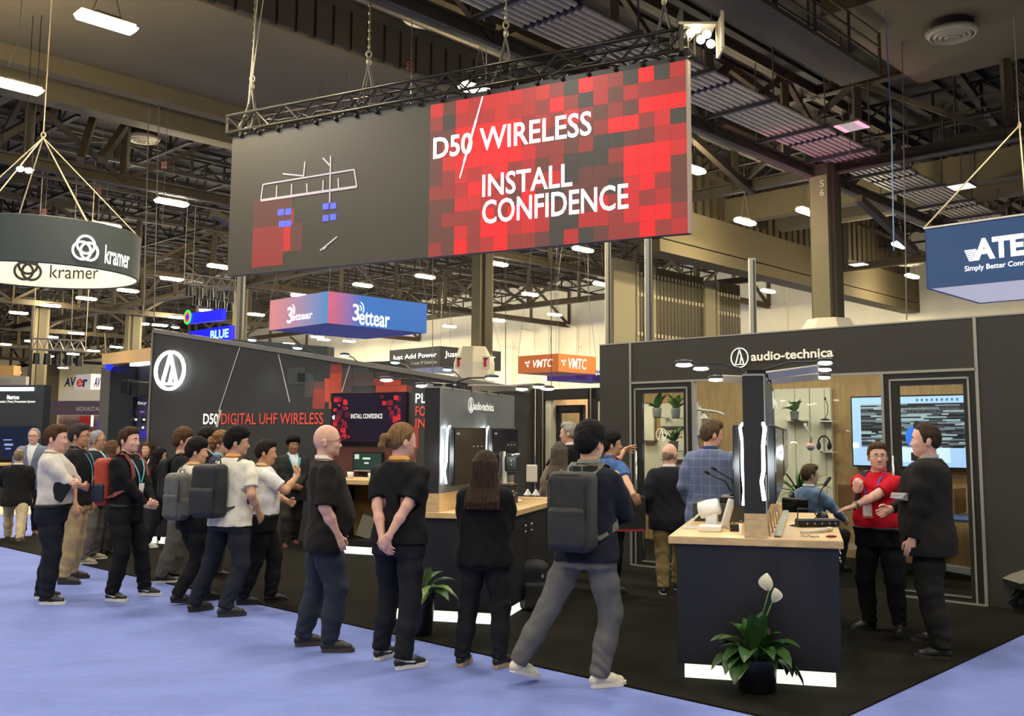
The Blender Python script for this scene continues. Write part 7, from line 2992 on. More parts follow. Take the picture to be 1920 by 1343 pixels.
t = thing('grey_banner', 'pale grey banner with faint letters behind the tan beam at the left edge', 'sign', p.P(0, p.px(20, 722)[1]))
mb = MB()
p.pbox(mb, -30, 707, 48, 722, -0.2, 0)
mb.build('cloth', M('banner_grey', (196, 190, 172), 0.7), t)
text_on(p, 'ECHO', 2, 711, 20, 719, 0.01, 'lettering', M('letter_faint', (150, 146, 136), 0.6), t)

# stand with a tan roof beam and dark towers, left of the D50 wall
TY = 24
tp_ = DP(235, 760, TY)
Tp = Pl((tp_.x, tp_.y), -42.6)
t = thing('tower_stand', 'stand with a tan roof beam and dark equipment towers left of the D50 wall', 'stand', Tp.P(0, 0))
mb = MB()
Tp.poly(mb, [(191, 664), (281, 652), (281, 676), (191, 684)], -0.5, 0.0)
mb.build('roof_beam', M('beam_pale', (224, 184, 128), 0.6, noise=0.08, scale=2), t)
mb = MB()
Tp.poly(mb, [(243, 681), (280, 676), (280, 682), (243, 687)], -0.3, -0.1)
mb.build('lamp_strip', glow, t)
mb = MB()
Tp.pbox(mb, 208, 688, 242, 900, -0.8, -0.2)
mb.build('tower', M('tower_black', (34, 36, 36), 0.5), t)
mb = MB()
Tp.pbox(mb, 190, 690, 209, 900, -0.8, -0.25)
mb.build('tower_side', M('tower_grey', (92, 90, 84), 0.5), t)
mb = MB()
Tp.pbox(mb, 243, 688, 290, 900, -0.6, -0.3)
mb.build('equipment_tower', M('tower_plum', (64, 62, 84), 0.5), t)
mb = MB()
for x, y in ((252, 787), (267, 787)):
    mb.cyl(Tp.W(x, y, -0.3), Tp.W(x, y, -0.24), 0.07, n=18)
mb.build('speaker_cones', bplas, t, smooth=True)
mb = MB()
for x, y in ((255, 787), (270, 787), (252, 803), (268, 802)):
    mb.cyl(Tp.W(x, y, -0.235), Tp.W(x, y, -0.23), 0.03, n=10)
for x in (251, 266):
    Tp.pbox(mb, x - 4, 771, x + 4, 774, -0.3, -0.29, 1)
mb.build('indicator_lights', [wlet, M('ind_violet', (150, 70, 170), 0.5, emit=0.6)], t)
mb = MB()
Tp.pbox(mb, 248, 806, 275, 822, -0.3, -0.29)
mb.build('blue_glow', M('ind_blue', (40, 36, 130), 0.5, emit=0.5), t)
text_on(Tp, 'Say', 258, 753, 275, 760, -0.28, 'lettering', wlet, t, 0.01)
text_on(Tp, '5.2  15.2', 247, 733, 269, 737, -0.28, 'lettering', wlet, t, 0.01)
for i, (x, y) in enumerate(((232, 727), (252, 730))):
    mb = MB()
    Tp.pbox(mb, x - 6, y - 14, x + 7, y + 14, -0.2, 0.1)
    mb.build('loudspeaker', bplas, t, bevel=0.03)
mb = MB()
mb.ell(Tp.W(204, 688, -0.1), (0.09, 0.09, 0.09), 12, 8)
mb.build('blue_lamp', M('lamp_blue', (20, 30, 255), 0.4, emit=2.5), t, smooth=True)

# blue video fascias behind the D50 wall
vb = M('video_blue', (20, 24, 230), 0.4, emit=0.9, ecol=(10, 10, 240))
for (pts, lab, k) in (([(352, 588), (415, 579), (414, 600), (352, 607)], 'deep blue video fascia with a rainbow ring, upper one of two', 0), ([(355, 622), (431, 610), (431, 637), (345, 640)], 'deep blue video fascia with bright letters, lower one of two', 1)):
    p = Pl((DP(380, 610, 36).x, DP(380, 610, 36).y), -42.6)
    t = thing('video_fascia', lab + ', behind the D50 wall', 'screen', p.W(*pts[3]))
    mb = MB()
    p.poly(mb, pts, -0.2, 0)
    mb.build('screen', vb, t)
    if k:
        sloped(p, 'BLUE', 394, 637, 429, 616, 0.015, 'lettering', M('video_pale', (150, 220, 240), 0.4, emit=1.0), t, 0.03)
    else:
        for j, c in enumerate(((60, 200, 80), (220, 50, 40), (30, 30, 240))):
            mb = MB()
            mb.lathe([(0.28 - 0.09 * j, 0), (0.19 - 0.09 * j + 0.002, 0), (0.19 - 0.09 * j + 0.002, 0.02), (0.28 - 0.09 * j, 0.02)], p.W(352, 595, 0.02 + 0.01 * j), 20, 0, axis=tuple(p.n))
            mb.build('ring', M('video_c%d' % j, c, 0.4, emit=0.9), t)
for x, y, lab in ((300, 622, 'left'), (342, 629, 'right')):
    c = Dp.W(x, y, -0.1)
    mb = MB()
    mb.ell(c, (0.07, 0.05, 0.035), 12, 8)
    mb.cyl(c, c + Vector((0, 0.05, -0.6)), 0.012, n=6)
    tag(mb.build('blue_lamp', M('lamp_blue', (20, 30, 255), 0.4, emit=2.5)), 'small blue lamp glowing on the D50 wall top corner, %s one' % lab, 'lamp')
# dark banner strip behind the D50 wall
p = Pl((DP(560, 690, 24).x, DP(560, 690, 24).y), -20)
mb = MB()
p.poly(mb, [(434, 636), (614, 650), (614, 676), (434, 668)], -0.3, 0)
p.poly(mb, [(650, 680), (760, 676), (760, 700), (650, 696)], -0.3, 0)
tag(mb.build('dark_fascia', M('fascia_slate', (52, 56, 58), 0.6)), 'dark slate fascia of another stand just above the D50 wall', 'stand')

# rigging truss and hanging lines in the middle distance
for (x0, y0, x1, y1, Y, lab) in ((345, 530, 445, 545, 44, 'distant silver lighting truss left of the big screen'), (360, 548, 440, 562, 46, 'second distant silver truss below the first, left of the big screen'), (60, 655, 160, 660, 40, 'thin lighting bar hanging far left above the plum canopy')):
    a, b = DP(x0, y0, Y), DP(x1, y1, Y)
    t = thing('lighting_truss', lab, 'truss', (a + b) / 2)
    mb = MB()
    for dz in (0, 0.45):
        mb.cyl(a + Vector((0, 0, dz)), b + Vector((0, 0, dz)), 0.04, n=6)
    n = 10
    for i in range(n):
        p0_, p1_ = a + (b - a) * (i / n), a + (b - a) * ((i + 1) / n)
        mb.cyl(p0_ + Vector((0, 0, 0.45 * (i % 2))), p1_ + Vector((0, 0, 0.45 * ((i + 1) % 2))), 0.025, n=5)
    mb.build('frame', M('truss_silver', (160, 156, 146), 0.35, metal=0.6), t)
    for i in range(5):
        c = a + (b - a) * ((i + 0.5) / 5)
        mb = MB()
        mb.cyl(c + Vector((0, 0, -0.15)), c + Vector((0, 0, -0.6)), 0.13, 0.16, n=10)
        mb.build('stage_lamp', bplas, t)
    for e in (a, b):
        mb = MB()
        mb.cyl(e, Vector((e.x, e.y, 13.2)), 0.015, n=5)
        mb.build('hanging_wire', rig, t)
for i, (x, y0, y1, Y, c, lab) in enumerate(((1658, -5, 470, 24, (110, 150, 200), 'blue power cable dropping from the roof left of the conduit end'), (1697, 220, 600, 26, (120, 112, 98), 'thin steel pole dropping from the roof beside the S6 column'), (266, 440, 607, 30, (120, 110, 96), 'thin drop line right of the ring sign, left one'), (285, 440, 640, 30, (120, 110, 96), 'thin drop line right of the ring sign, right one'), (1031, 460, 745, 33, (70, 66, 58), 'dark drop line crossing the orange sign'), (945, 600, 735, 36, (70, 66, 58), 'dark drop line right of the column wrap'), (808, 480, 700, 36, (120, 112, 98), 'drop line left of the middle column'), (130, 560, 650, 40, (130, 120, 100), 'pale drop line under the ring sign'), (196, 625, 670, 40, (170, 150, 110), 'drop line carrying the tan roof beam'))):
    a, b = DP(x, y0, Y), DP(x + (18 if i == 0 else 3), y1, Y)
    if y0 > 0:
        a = Vector((a.x, a.y, 13.0 if i != 8 else a.z))
    mb = MB()
    mb.tube([a, a * 0.5 + b * 0.5 + Vector((0.06 if i == 0 else 0, 0, 0)), b], 0.016, 6)
    tag(mb.build('drop_line', M('line_%d_%d' % (c[0], c[2]), c, 0.5)), lab, 'cable')
# something dark with a curved canopy cut by the right edge
c = G(1925, 1150, FLOORZ)
t = thing('folded_cart', 'black folding cart with a pale curved hood, cut by the right edge of the picture', 'cart', c)
mb = MB()
q = DP(1893, 1090, c.y)
rows = []
for j in range(7):
    s = j / 6
    rows.append([Vector((q.x + 0.02 + 0.5 * u_, c.y - 0.2 + 0.4 * s, q.z + 0.16 * math.sin(min(1, u_ * 1.4) * math.pi / 2) * (1 - 0.3 * abs(2 * s - 1)))) for u_ in [i / 10 for i in range(11)]])
mb.grid(rows)
mb.build('hood', M('hood_grey', (104, 100, 86), 0.7), t, smooth=True)
mb = MB()
mb.box((q.x + 0.28, c.y, q.z - 0.03), (0.5, 0.38, 0.05))
mb.bar(DP(1893, 1132, c.y), DP(1925, 1108, c.y), 0.03, 0.05)
mb.bar(DP(1900, 1140, c.y), Vector((c.x + 0.1, c.y, 0.1)), 0.03, 0.05)
mb.build('frame', bplas, t)
for dy in (-0.18, 0.18):
    mb = MB()
    mb.lathe([(0.03, -0.02), (0.11, -0.02), (0.11, 0.02), (0.03, 0.02)], Vector((c.x + 0.05, c.y + dy, 0.125)), 18, 0, axis=(0, 1, 0))
    mb.build('wheel', bplas, t)

# ================================================================= PEOPLE
NAVY, BLK, CHAR = (27, 30, 39), (20, 20, 22), (44, 43, 42)
CYAN = (96, 186, 206)
DARKSHOE, WSOLE = ((20, 20, 21), (28, 27, 26)), ((22, 22, 23), (226, 224, 214))

p = person('man in pale rolled-sleeve shirt and navy trousers with folded arms, clutching a black tablet', ((88, 1123), (96, 1134)), 797, 80, off=(-0.02, 0), head=(2, 2), girth=1.10, belly=0.35, skin='pink', hair=('short', (74, 50, 34)), top_kind='shirt', top_col=(206, 200, 190), sleeve=1.12, tuck=True, belt=True,
           leg_col=NAVY, shoe=WSOLE, arms={'R': dict(w=(-0.06, 0.27, 1.17), pole=(0.6, 0.5, -0.7), pn=(0, -1, 0.2), curl=0.6), 'L': dict(w=(0.09, 0.24, 1.20), pole=(-0.9, 0.2, -0.6), pn=(0, -1, 0), curl=0.6)})
c = p['wp'](p['T'](0.21, 0.12, 1.15))
mb = MB()
mb.box(c, (0.17, 0.03, 0.20), 0, p['R'] @ Matrix.Rotation(math.radians(80), 3, 'Z') @ Matrix.Rotation(0.5, 3, 'Y'))
tag(mb.build('tablet', M('tablet_black', (20, 20, 22), 0.35), bevel=0.006), 'black tablet tucked under the folded arm of the pale shirted man', 'tablet')

person('man in black polo and khaki trousers with pale blue lanyard, behind the pale shirted man', ((143, 1085), (127, 1096)), 795, 82, girth=1.04, skin='tan', hair=('short', (52, 50, 48)), glasses='dark', top_kind='polo', top_col=(26, 25, 27), sleeve=0.95, leg_col=(168, 146, 108), shoe=((58, 54, 48), (50, 48, 44)), lanyard=CYAN, arms={'R': dict(w=(0.26, 0.07, 0.88))})
person('grey haired man in dark waistcoat and grey trousers with pale shoes', ((180, 1050), (162, 1059)), 806, 80, girth=1.05, skin='tan', hair=('thin', (150, 146, 140)), glasses='dark', top_kind='blazer', under=(196, 200, 202), top_col=(40, 42, 48), leg_col=(92, 88, 86), shoe=((150, 138, 116), (196, 190, 174)), lanyard=CYAN)
p = person('man in black shirt with pale blue lanyard and red backpack, hands clasped', ((279, 1117), (217, 1128)), 800, 104, off=(-0.11, 0), head=(-2, 0), skin='pink', hair=('short', (64, 46, 32)), top_kind='shirt', top_col=(21, 21, 23), tuck=True, belt=True, leg_col=(24, 24, 26), shoe=((22, 22, 23), (226, 224, 214), 1), lanyard=CYAN,
           arms={'L': dict(w=(-0.015, 0.30, 1.00), pole=(-1, -0.5, -0.2), hd=(0.7, 0.7, -0.2), pn=(0.6, -0.8, 0), curl=0.75), 'R': dict(w=(0.05, 0.27, 0.99), pole=(1, -0.6, -0.2), hd=(-0.4, 0.9, -0.1), pn=(-1, -0.3, 0), curl=0.75)}, foot_yaw=(-4, 2))
backpack(p, 'red and navy backpack worn by the man in black with clasped hands', (172, 62, 42), (40, 44, 64), w=0.14, d=0.09, z0=0.98, z1=1.48, strapcol=(122, 46, 44), style=1)
person('woman with brown hair glimpsed behind the man with the red backpack', ((198, 1040), (208, 1043)), 828, 60, girth=0.92, wide=0.88, sho=0.9, skin='fair', hair=('long', (92, 66, 46)), top_kind='sweater', top_col=(60, 58, 62), leg_col=CHAR)
person('woman with long brown hair in black top standing behind the reception counter', ((273, 1002), (260, 1002)), 830, 172, girth=0.92, wide=0.88, sho=0.9, skin='fair', hair=('longlow', (74, 50, 36)), top_kind='tee', top_col=(26, 25, 26), sleeve=1.3, leg_col=BLK, lanyard=(230, 226, 220),
       arms={'L': dict(w=(-0.02, 0.30, 1.16), pole=(-1, -0.4, -0.4), hd=(0.8, 0.5, 0), curl=0.6), 'R': dict(w=(0.04, 0.28, 1.15), pole=(1, -0.4, -0.4), hd=(-0.8, 0.5, 0), curl=0.6)})
person('woman with long black hair, all in black with white sneakers, before the reception counter', ((306, 1020), (280, 1029)), 834, 55, head=(15, 0), girth=0.92, wide=0.88, sho=0.9, skin='asian', hair=('longlow', (22, 20, 20)), top_kind='womans_blazer', top_col=(22, 22, 23), leg_col=BLK, shoe=((226, 222, 210), (236, 234, 226)), glasses='dark')
p = person('brown haired man in dark sweater and loose grey trousers, behind the grey backpack wearer', ((330, 1086), (309, 1094)), 803, 72, off=(0.09, 0), skin='fair', hair=('full', (84, 62, 44)), top_kind='sweater', top_col=(34, 34, 36), leg_col=(98, 94, 88), shoe=WSOLE, girth=1.0)
backpack(p, 'thin black backpack on the brown haired man in grey trousers', (30, 30, 32), w=0.13, d=0.05)
p = person('black haired man in white long-sleeved shirt wearing a grey backpack', ((392, 1126), (341, 1134)), 820, 30, head=(42, 4), off=(-0.06, 0.02), foot_yaw=(16, 30), skin='asian', hair=('full', (26, 23, 22)), top_kind='shirt', top_col=(226, 220, 204), tuck=True, belt=True, leg_col=(26, 26, 27), shoe=((24, 24, 25), (30, 30, 30)), collar=(220, 176, 120),
           arms={'R': dict(w=(0.22, 0.18, 0.92)), 'L': dict(w=(-0.22, 0.14, 0.9))}, lift=(0, 0.02))
backpack(p, 'grey backpack on the black haired man in the white shirt', (92, 92, 88), (84, 84, 80), w=0.135, d=0.085, z0=0.93, z1=1.44, strapcol=(124, 124, 114), style=1)
c = p['wp'](p['A'][1][2] + p['A'][1][3] * 0.12)
mb = MB()
for k in range(3):
    mb.box(c + Vector((0.01 * k, 0.004 * k, -0.06)), (0.15, 0.003, 0.21), 0, Matrix.Rotation(0.6 + 0.15 * k, 3, 'Y') @ Matrix.Rotation(0.3, 3, 'Z'))
tag(mb.build('papers', M('paper_white', (226, 226, 222), 0.6)), 'white papers in the hand of the man with the grey backpack', 'papers')
person('dark haired man in black suit half hidden behind the man in the blue jacket', ((372, 1058), (384, 1061)), 805, 78, skin='tan', hair=('full', (36, 30, 27)), top_kind='blazer', top_col=(28, 28, 30), leg_col=BLK)
person('young man with curly light brown hair in a blue jacket', ((400, 1078), (411, 1083)), 813, 76, head=(8, 0), skin='pink', hair=('curly', (122, 90, 58)), glasses='wire', top_kind='sweater', top_col=(48, 62, 92), leg_col=CHAR, lanyard=CYAN, collar=(120, 190, 206))
p = person('black haired man in white polo and navy trousers with a big black backpack', ((374, 1146), (432, 1156)), 797, 24, head=(48, 4), off=(0.10, 0.05), lean=0.08, skin='asian', hair=('full', (24, 21, 20)), glasses='wire', top_kind='polo', top_col=(230, 224, 204), hem=0.865, leg_col=(35, 38, 46), shoe=((40, 38, 36), (46, 44, 42)), collar=(224, 160, 96), girth=1.0,
           arms={'R': dict(w=(0.24, 0.12, 0.98)), 'L': dict(w=(-0.16, 0.24, 1.02))}, foot_yaw=(20, 44))
backpack(p, 'big smooth black backpack on the man in the white polo', (36, 36, 36), w=0.165, d=0.095, z0=0.95, z1=1.46, strapcol=(60, 60, 56), style=2, shift=-0.07, tilt=0.12)
p = person('man in white short-sleeved shirt and black trousers raising a hand to his chin', ((516, 1130), (463, 1134)), 822, 72, head=(8, 4), girth=1.16, belly=0.15, skin='tan', hair=('short', (34, 29, 27)), top_kind='shirt', top_col=(228, 226, 224), sleeve=0.78, tuck=True, belt=True, leg_col=(24, 24, 25), shoe=((28, 26, 25), (30, 30, 30)), collar=(214, 186, 140),
           arms={'R': dict(w=(0.13, 0.34, 1.42), pole=(0.6, 0.4, -1), hd=(-0.3, 0.1, 1), pn=(-0.6, -0.8, 0), curl=0.9), 'L': dict(w=(-0.05, 0.26, 1.12), pole=(-1, -0.2, -0.6))})
mb = MB()
for path in ([(-0.08, 1.47, 1), (-0.02, 1.36, 1), (0.06, 1.2, 1), (0.16, 1.04, 1)], [(0.10, 1.47, 1), (0.115, 1.3, 1), (0.12, 1.1, 1)]):
    mb.strap([p['wp'](p['surf'](x, z, 0.024, True)) for x, z, _ in path], 0.03, 0.006, p['R'] @ Vector((1, 0, 0.3)))
o = tag(mb.build('sling_straps', M('strap_20_20_20', (20, 20, 20), 0.6)), 'thin black shoulder straps across the back of the man with hand on chin', 'strap')
person('black haired man in dark suit with pale blue lanyard facing out from the D50 wall', ((553, 1023), (534, 1030)), 815, 148, skin='brown', hair=('full', (20, 18, 18)), top_kind='blazer', top_col=(44, 44, 42), under=(214, 220, 224), leg_col=(48, 46, 44), shoe=((92, 54, 40), (40, 30, 26)), lanyard=CYAN,
       arms={'L': dict(w=(-0.02, 0.25, 1.02), pole=(-1, -0.5, -0.3), hd=(0.8, 0.4, -0.1), curl=0.5), 'R': dict(w=(0.04, 0.23, 1.0), pole=(1, -0.5, -0.3), hd=(-0.8, 0.4, -0.1), curl=0.5)})
person('bald man with glasses in black t-shirt and blue jeans, one hand in his pocket', ((580, 1211), (630, 1223)), 795, 74, head=(4, 0), girth=1.36, belly=0.7, wide=1.10, hem=0.80, skin='pink', hair=('none', (150, 110, 84)), glasses='brown', top_kind='tee', top_col=(31, 27, 26), sleeve=0.98, leg_col=(46, 52, 62), shoe=((42, 38, 35), (66, 60, 54)), collar=(226, 220, 208),
       arms={'R': dict(w=(0.27, 0.08, 0.93), pole=(0.6, -1, 0), hd=(-0.05, 0.25, -1), curl=0.5), 'L': dict(w=(-0.27, 0.1, 0.93))}, foot_yaw=(-8, 12))
person('man with ponytail and beard in black t-shirt, hands clasped behind his back', ((722, 1234), (768, 1253)), 792, 18, head=(34, 3), girth=0.98, skin='pink', hair=('pony', (122, 92, 60)), beard=('full', (150, 140, 126)), top_kind='tee', top_col=(27, 26, 26), sleeve=0.80, leg_col=(30, 32, 37), shoe=((30, 28, 28), (224, 220, 210), 1), collar=(226, 170, 90), hem=0.90,
       arms={'L': dict(w=(-0.035, -0.215, 0.94), pole=(-1, -0.35, 0.0), hd=(0.55, -0.15, -0.8), pn=(0, 1, 0.2), curl=0.5), 'R': dict(w=(0.015, -0.255, 0.93), pole=(1, -0.35, 0.0), hd=(-0.65, -0.1, -0.75), pn=(0, 1, 0.1), curl=0.7)}, foot_yaw=(10, 38))
person('woman with straight dark hair in black blazer and cropped black trousers, seen from behind', ((870, 1246), (944, 1250)), 848, 8, girth=1.08, wide=0.98, sho=0.93, skin='pink', hair=('long', (52, 39, 30)), top_kind='womans_blazer', top_col=(20, 20, 21), hem=0.84, leg_col=(31, 31, 33), shoe=((24, 23, 23), (190, 160, 120)),
       arms={'L': dict(w=(0.02, 0.22, 1.12), pole=(-1, -0.2, -0.5)), 'R': dict(w=(-0.02, 0.26, 1.10), pole=(1, -0.2, -0.5))}, foot_yaw=(10, 30))
p = person('man in navy sweater and grey trousers striding past with a dark backpack and white sneakers', ((983, 1282), (1137, 1288)), 812, 28, head=(8, 2), lean=0.10, off=(0.15, 0.0), girth=1.02, skin='asian', hair=('full', (24, 22, 22)), top_kind='sweater', top_col=(30, 33, 41), leg_col=(104, 102, 98), shoe=((226, 216, 190), (232, 226, 208)), collar=(120, 122, 118),
           arms={'R': dict(w=(0.03, 0.28, 1.10), pole=(1, -0.3, -0.4)), 'L': dict(w=(-0.04, 0.26, 1.12), pole=(-1, -0.3, -0.4))}, lift=(0.075, 0), foot_yaw=(22, 42), h=1.80)
backpack(p, 'dark olive and black backpack on the striding man', (42, 40, 35), (38, 38, 37), w=0.16, d=0.095, z0=0.94, z1=1.48, strapcol=(104, 102, 92), style=2)
p = person('man with glasses in blue polo pointing toward the left glazed door', ((1156, 1116), (1143, 1127)), 808, 62, head=(20, -4), skin='asian', hair=('full', (32, 29, 27)), glasses='wire', top_kind='polo', top_col=(70, 104, 160), tuck=False, leg_col=(24, 24, 26), shoe=((64, 60, 56), (50, 48, 46)),
           arms={'L': dict(reach=(1170, 845), pole=(0, -0.1, -1), hd=(0, 1, 0.15), pn=(0.8, 0, -0.5), curl=0.15, spread=0.5), 'R': dict(wp=(1191, 935, 9.85), pole=(0.6, -0.5, -0.9), hd=(0.0, 0.6, -0.9), pn=(-0.8, 0, 0.2), curl=0.3)})
c = p['wp'](p['T'](0.22, 0.06, 1.0))
t = thing('shoulder_bag', 'black shoulder bag with a red strap and red trim beside the man in blue', 'bag', c + Vector((0, 0, -0.25)))
mb = MB()
mb.box(c + Vector((0, 0, -0.06)), (0.36, 0.10, 0.36), 0, Matrix.Rotation(math.radians(12), 3, 'Z'))
mb.build('bag_body', M('bag_black', (28, 27, 27), 0.7), t, bevel=0.02)
mb = MB()
mb.bar(c + Vector((-0.17, -0.075, -0.235)), c + Vector((0.16, -0.02, -0.235)), 0.03, 0.022)
mb.build('trim', M('bag_red', (150, 44, 44), 0.6), t)
mb = MB()
mb.strap([p['wp'](p['surf'](x, z, 0.03, bk)) for x, z, bk in ((0.165, 1.2, False), (0.13, 1.35, False), (0.10, 1.45, False))] + [p['wp'](p['T'](0.10, -0.02, 1.53))] + [p['wp'](p['surf'](0.12, 1.42, 0.03, True)), p['wp'](p['surf'](0.15, 1.15, 0.03, True))], 0.035, 0.008, p['R'] @ Vector((1, 0, 0.1)))
mb.build('strap', M('bag_red', (150, 44, 44), 0.6), t)
person('woman with grey brown bob in a taupe jacket behind the striding man', ((1040, 1086), (1058, 1087)), 831, 12, girth=0.96, wide=0.9, sho=0.92, skin='fair', hair=('long', (84, 74, 66)), top_kind='sweater', top_col=(132, 118, 104), leg_col=CHAR)
p = person('grey haired man in black jacket speaking into a handheld microphone', ((1058, 1072), (1072, 1064)), 792, -68, head=(-4, 0), girth=1.06, skin='pink', hair=('short', (158, 152, 140)), top_kind='blazer', top_col=(30, 29, 30), under=(224, 222, 214), leg_col=BLK,
           arms={'R': dict(wp=(1031, 868, 12.2), pole=(1, 0, -1), hd=(-0.2, 0.25, 0.9), pn=(-0.8, 0.3, 0), curl=0.9), 'L': dict(w=(-0.2, 0.2, 1.0))})
a, b = DP(1025, 874, 12.2), DP(1037, 848, 12.2)
t = thing('handheld_microphone', 'black handheld microphone at the mouth of the grey haired speaker', 'microphone', a)
mb = MB()
mb.tube([a, a * 0.3 + b * 0.7], [0.013, 0.017], 10)
mb.build('handle', bplas, t, smooth=True)
mb = MB()
mb.ell(b, (0.028, 0.028, 0.03), 12, 8)
mb.build('grille', M('grille_dark', (40, 40, 42), 0.5), t, smooth=True)
person('bald man in navy blazer and khaki trousers facing the left glazed door', ((1243, 1115), (1272, 1106)), 827, 12, head=(24, 2), girth=1.10, belly=0.2, skin='pink', hair=('bald', (156, 132, 108)), glasses='dark', top_kind='blazer', top_col=(36, 38, 45), under=(224, 220, 212), leg_col=(134, 114, 76), shoe=((28, 27, 28), (214, 208, 192)), arms={'L': dict(w=(-0.25, 0.06, 0.95)), 'R': dict(w=(0.25, 0.12, 1.0))})
plaid = bpy.data.materials.new('plaid_blue')
plaid.use_nodes = True
n_ = plaid.node_tree
b_ = n_.nodes['Principled BSDF']
b_.inputs['Roughness'].default_value = 0.85
tc = n_.nodes.new('ShaderNodeTexCoord')
acc = None
for dr, scl in (('X', 11.0), ('Z', 11.0)):
    w_ = n_.nodes.new('ShaderNodeTexWave')
    w_.bands_direction = dr
    w_.inputs['Scale'].default_value = scl / 6.28 * 2
    rp = n_.nodes.new('ShaderNodeValToRGB')
    rp.color_ramp.elements[0].position, rp.color_ramp.elements[1].position = 0.965, 0.985
    rp.color_ramp.elements[0].color, rp.color_ramp.elements[1].color = (0, 0, 0, 1), (0.5, 0.5, 0.5, 1)
    n_.links.new(tc.outputs['Object'], w_.inputs[0])
    n_.links.new(w_.outputs['Fac'], rp.inputs['Fac'])
    if acc is None:
        acc = rp.outputs[0]
    else:
        m_ = n_.nodes.new('ShaderNodeMath')
        m_.operation = 'MAXIMUM'
        n_.links.new(acc, m_.inputs[0])
        n_.links.new(rp.outputs[0], m_.inputs[1])
        acc = m_.outputs[0]
mx = n_.nodes.new('ShaderNodeMix')
mx.data_type = 'RGBA'
mx.inputs['A'].default_value = (*lin((98, 110, 144)), 1)
mx.inputs['B'].default_value = (*lin((142, 152, 182)), 1)
n_.links.new(acc, mx.inputs['Factor'])
n_.links.new(mx.outputs['Result'], b_.inputs['Base Color'])
person('tall man in blue checked blazer leaning toward the monitors left of the near partition', ((1322, 1140), (1352, 1136)), 787, 30, head=(42, 6), girth=1.12, skin='pink', hair=('short', (88, 72, 56)), top_kind='blazer', top_col=plaid, under=(220, 220, 222), leg_col=(50, 52, 60), collar=(60, 74, 116), arms={'R': dict(w=(0.2, 0.3, 1.1)), 'L': dict(w=(-0.25, 0.1, 0.95))})
sp_ = DP(1518, 900, 12.35)
person('bearded man with glasses in blue jacket seated inside the glass room', ((1505, 1060), (1530, 1060)), 878, 62, head=(14, 2), h=1.74, seat=(sp_.x, sp_.y, 0), skin='pink', hair=('short', (84, 64, 46)), glasses='dark', beard=('full', (150, 136, 120)), top_kind='sweater', top_col=(122, 144, 182), leg_col=CHAR, collar=(206, 212, 222), arms={'L': dict(w=(-0.2, 0.36, 1.1), pole=(-1, -0.5, -0.5)), 'R': dict(w=(0.2, 0.38, 1.1), pole=(1, -0.5, -0.5))})
t = thing('office_chair', 'black chair carrying the seated man in the glass room', 'chair', (sp_.x, sp_.y, FLOORZ), -math.radians(62))
X = WM[t]
mb = MB()
R3 = X.to_3x3()
mb.box(X @ Vector((0, 0.05, 0.38)), (0.48, 0.46, 0.06), 0, R3)
mb.build('seat', bplas, t, bevel=0.02)
mb = MB()
mb.box(X @ Vector((0, -0.25, 0.68)), (0.44, 0.05, 0.5), 0, R3)
mb.build('backrest', bplas, t, bevel=0.02)
mb = MB()
mb.cyl(X @ Vector((0, 0, 0.06)), X @ Vector((0, 0, 0.38)), 0.03, n=10)
for i in range(5):
    a = 2 * math.pi * i / 5
    mb.bar(X @ Vector((0, 0, 0.06)), X @ Vector((0.28 * math.cos(a), 0.28 * math.sin(a), 0.03)), 0.05, 0.03)
mb.build('base', gplas, t)
p = person('man with goatee and glasses in red polo and black trousers reaching onto the near counter', ((1687, 1190), (1622, 1182)), 830, 226, head=(-36, -2), girth=1.14, belly=0.4, skin='pink', hair=('short', (88, 64, 46)), glasses='wire', beard=('goatee', (96, 66, 46)), top_kind='polo', top_col=(196, 22, 40), tuck=True, belt=True, leg_col=(22, 22, 24), shoe=((34, 32, 31), (30, 29, 28)), lanyard=(70, 76, 190), under=None,
           arms={'L': dict(wp=(1586, 958, 8.5), pole=(-0.4, -0.2, -1), hd=(0.9, 0.3, -0.3), pn=(0.2, -0.1, -1), curl=0.12, spread=0.4), 'R': dict(wp=(1601, 944, 7.98), pole=(0.1, -0.2, -1), hd=(-0.3, 0.2, 0.9), pn=(0.1, -1, 0), curl=1.0)}, foot_yaw=(-22, 30))
backpack(p, 'black backpack slung on one shoulder of the man in the red polo', (24, 24, 25), w=0.14, d=0.07, z0=0.96, z1=1.45, one=1)
w0 = p['wp'](p['A'][0][2])
mb = MB()
ax_ = (p['wp'](p['A'][0][2]) - p['wp'](p['A'][0][1])).normalized()
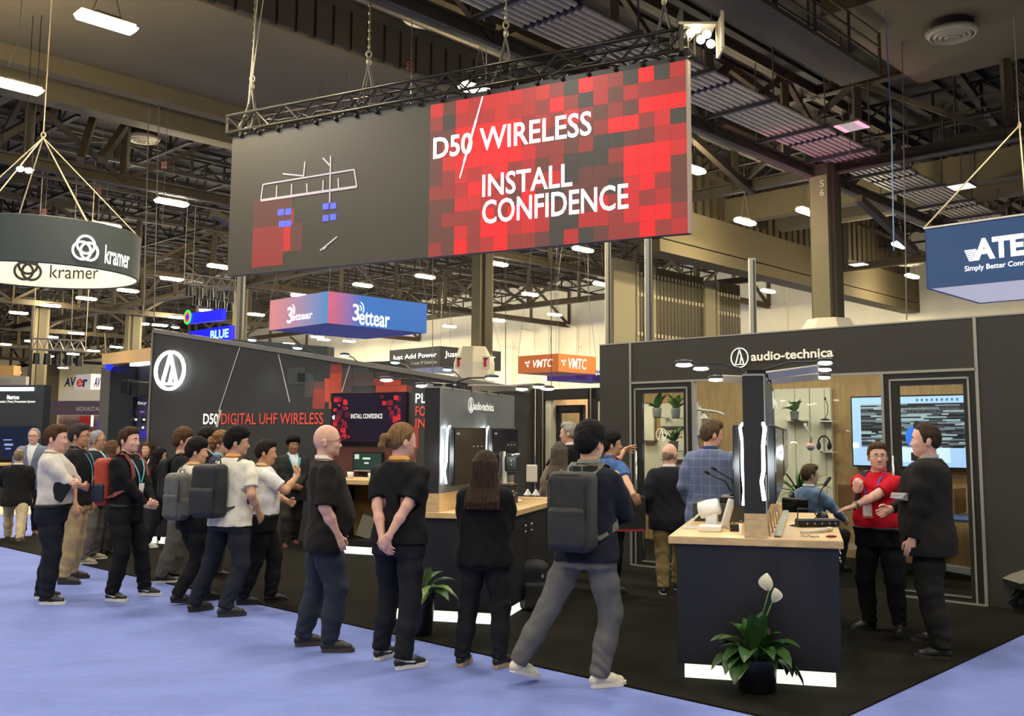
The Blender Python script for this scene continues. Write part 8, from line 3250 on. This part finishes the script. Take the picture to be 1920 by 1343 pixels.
mb.cyl(w0 - ax_ * 0.035, w0 - ax_ * 0.012, 0.034, n=16)
tag(mb.build('wrist_watch', chrome), 'silver watch on the reaching wrist of the man in the red polo', 'watch')
p = person('balding bearded man in black suit standing before the right glazed door, back turned', ((1753, 1237), (1744, 1208)), 790, -62, head=(-10, 0), wide=1.16, girth=1.34, deep=1.25, belly=0.2, skin='pink', hair=('thin', (58, 44, 34)), beard=('full', (92, 68, 54)), top_kind='blazer', top_col=(33, 31, 28), under=(150, 150, 152), leg_col=(29, 28, 26), shoe=((30, 28, 28), (62, 54, 46)),
           arms={'L': dict(w=(-0.27, 0.09, 0.87)), 'R': dict(w=(0.16, 0.30, 1.10), pole=(1, -0.4, -0.5))}, foot_yaw=(-12, 6))
c = DP(1694, 938, 7.9)
mb = MB()
for k in range(4):
    mb.box(c + Vector((0, 0, 0.012 * k)), (0.17, 0.12, 0.008), 0, Matrix.Rotation(0.5 + 0.1 * k, 3, 'Z') @ Matrix.Rotation(0.25, 3, 'Y'))
tag(mb.build('leaflets', M('paper_white', (226, 226, 222), 0.6)), 'white leaflets held between the red shirted man and the suited man', 'papers')
person('grey haired man with glasses in pale blue blazer by the Matrices stand', ((66, 1004), (38, 1006)), 803, 168, girth=1.1, skin='pink', hair=('thin', (150, 142, 132)), glasses='dark', top_kind='blazer', top_col=(112, 122, 142), under=(220, 220, 220), leg_col=(40, 38, 40), shoe=((104, 66, 46), (60, 40, 30)))
person('man in black jacket and cream trousers with his back turned, beside the Matrices stand', ((14, 1012), (38, 1020)), 828, -22, girth=1.08, skin='fair', hair=('thin', (126, 108, 90)), top_kind='blazer', top_col=(33, 31, 29), leg_col=(190, 172, 136), shoe=((92, 74, 58), (70, 60, 50)), arms={'L': dict(w=(-0.16, 0.3, 1.1), pole=(-1, -0.5, -0.4)), 'R': dict(w=(0.24, 0.1, 0.9))})

person('small distant figure in dark clothes beside the blue screen at far left', ((190, 925), (200, 926)), 818, 165, girth=1.0, hair=('short', (40, 34, 30)), top_kind='sweater', top_col=(34, 34, 38), leg_col=BLK)
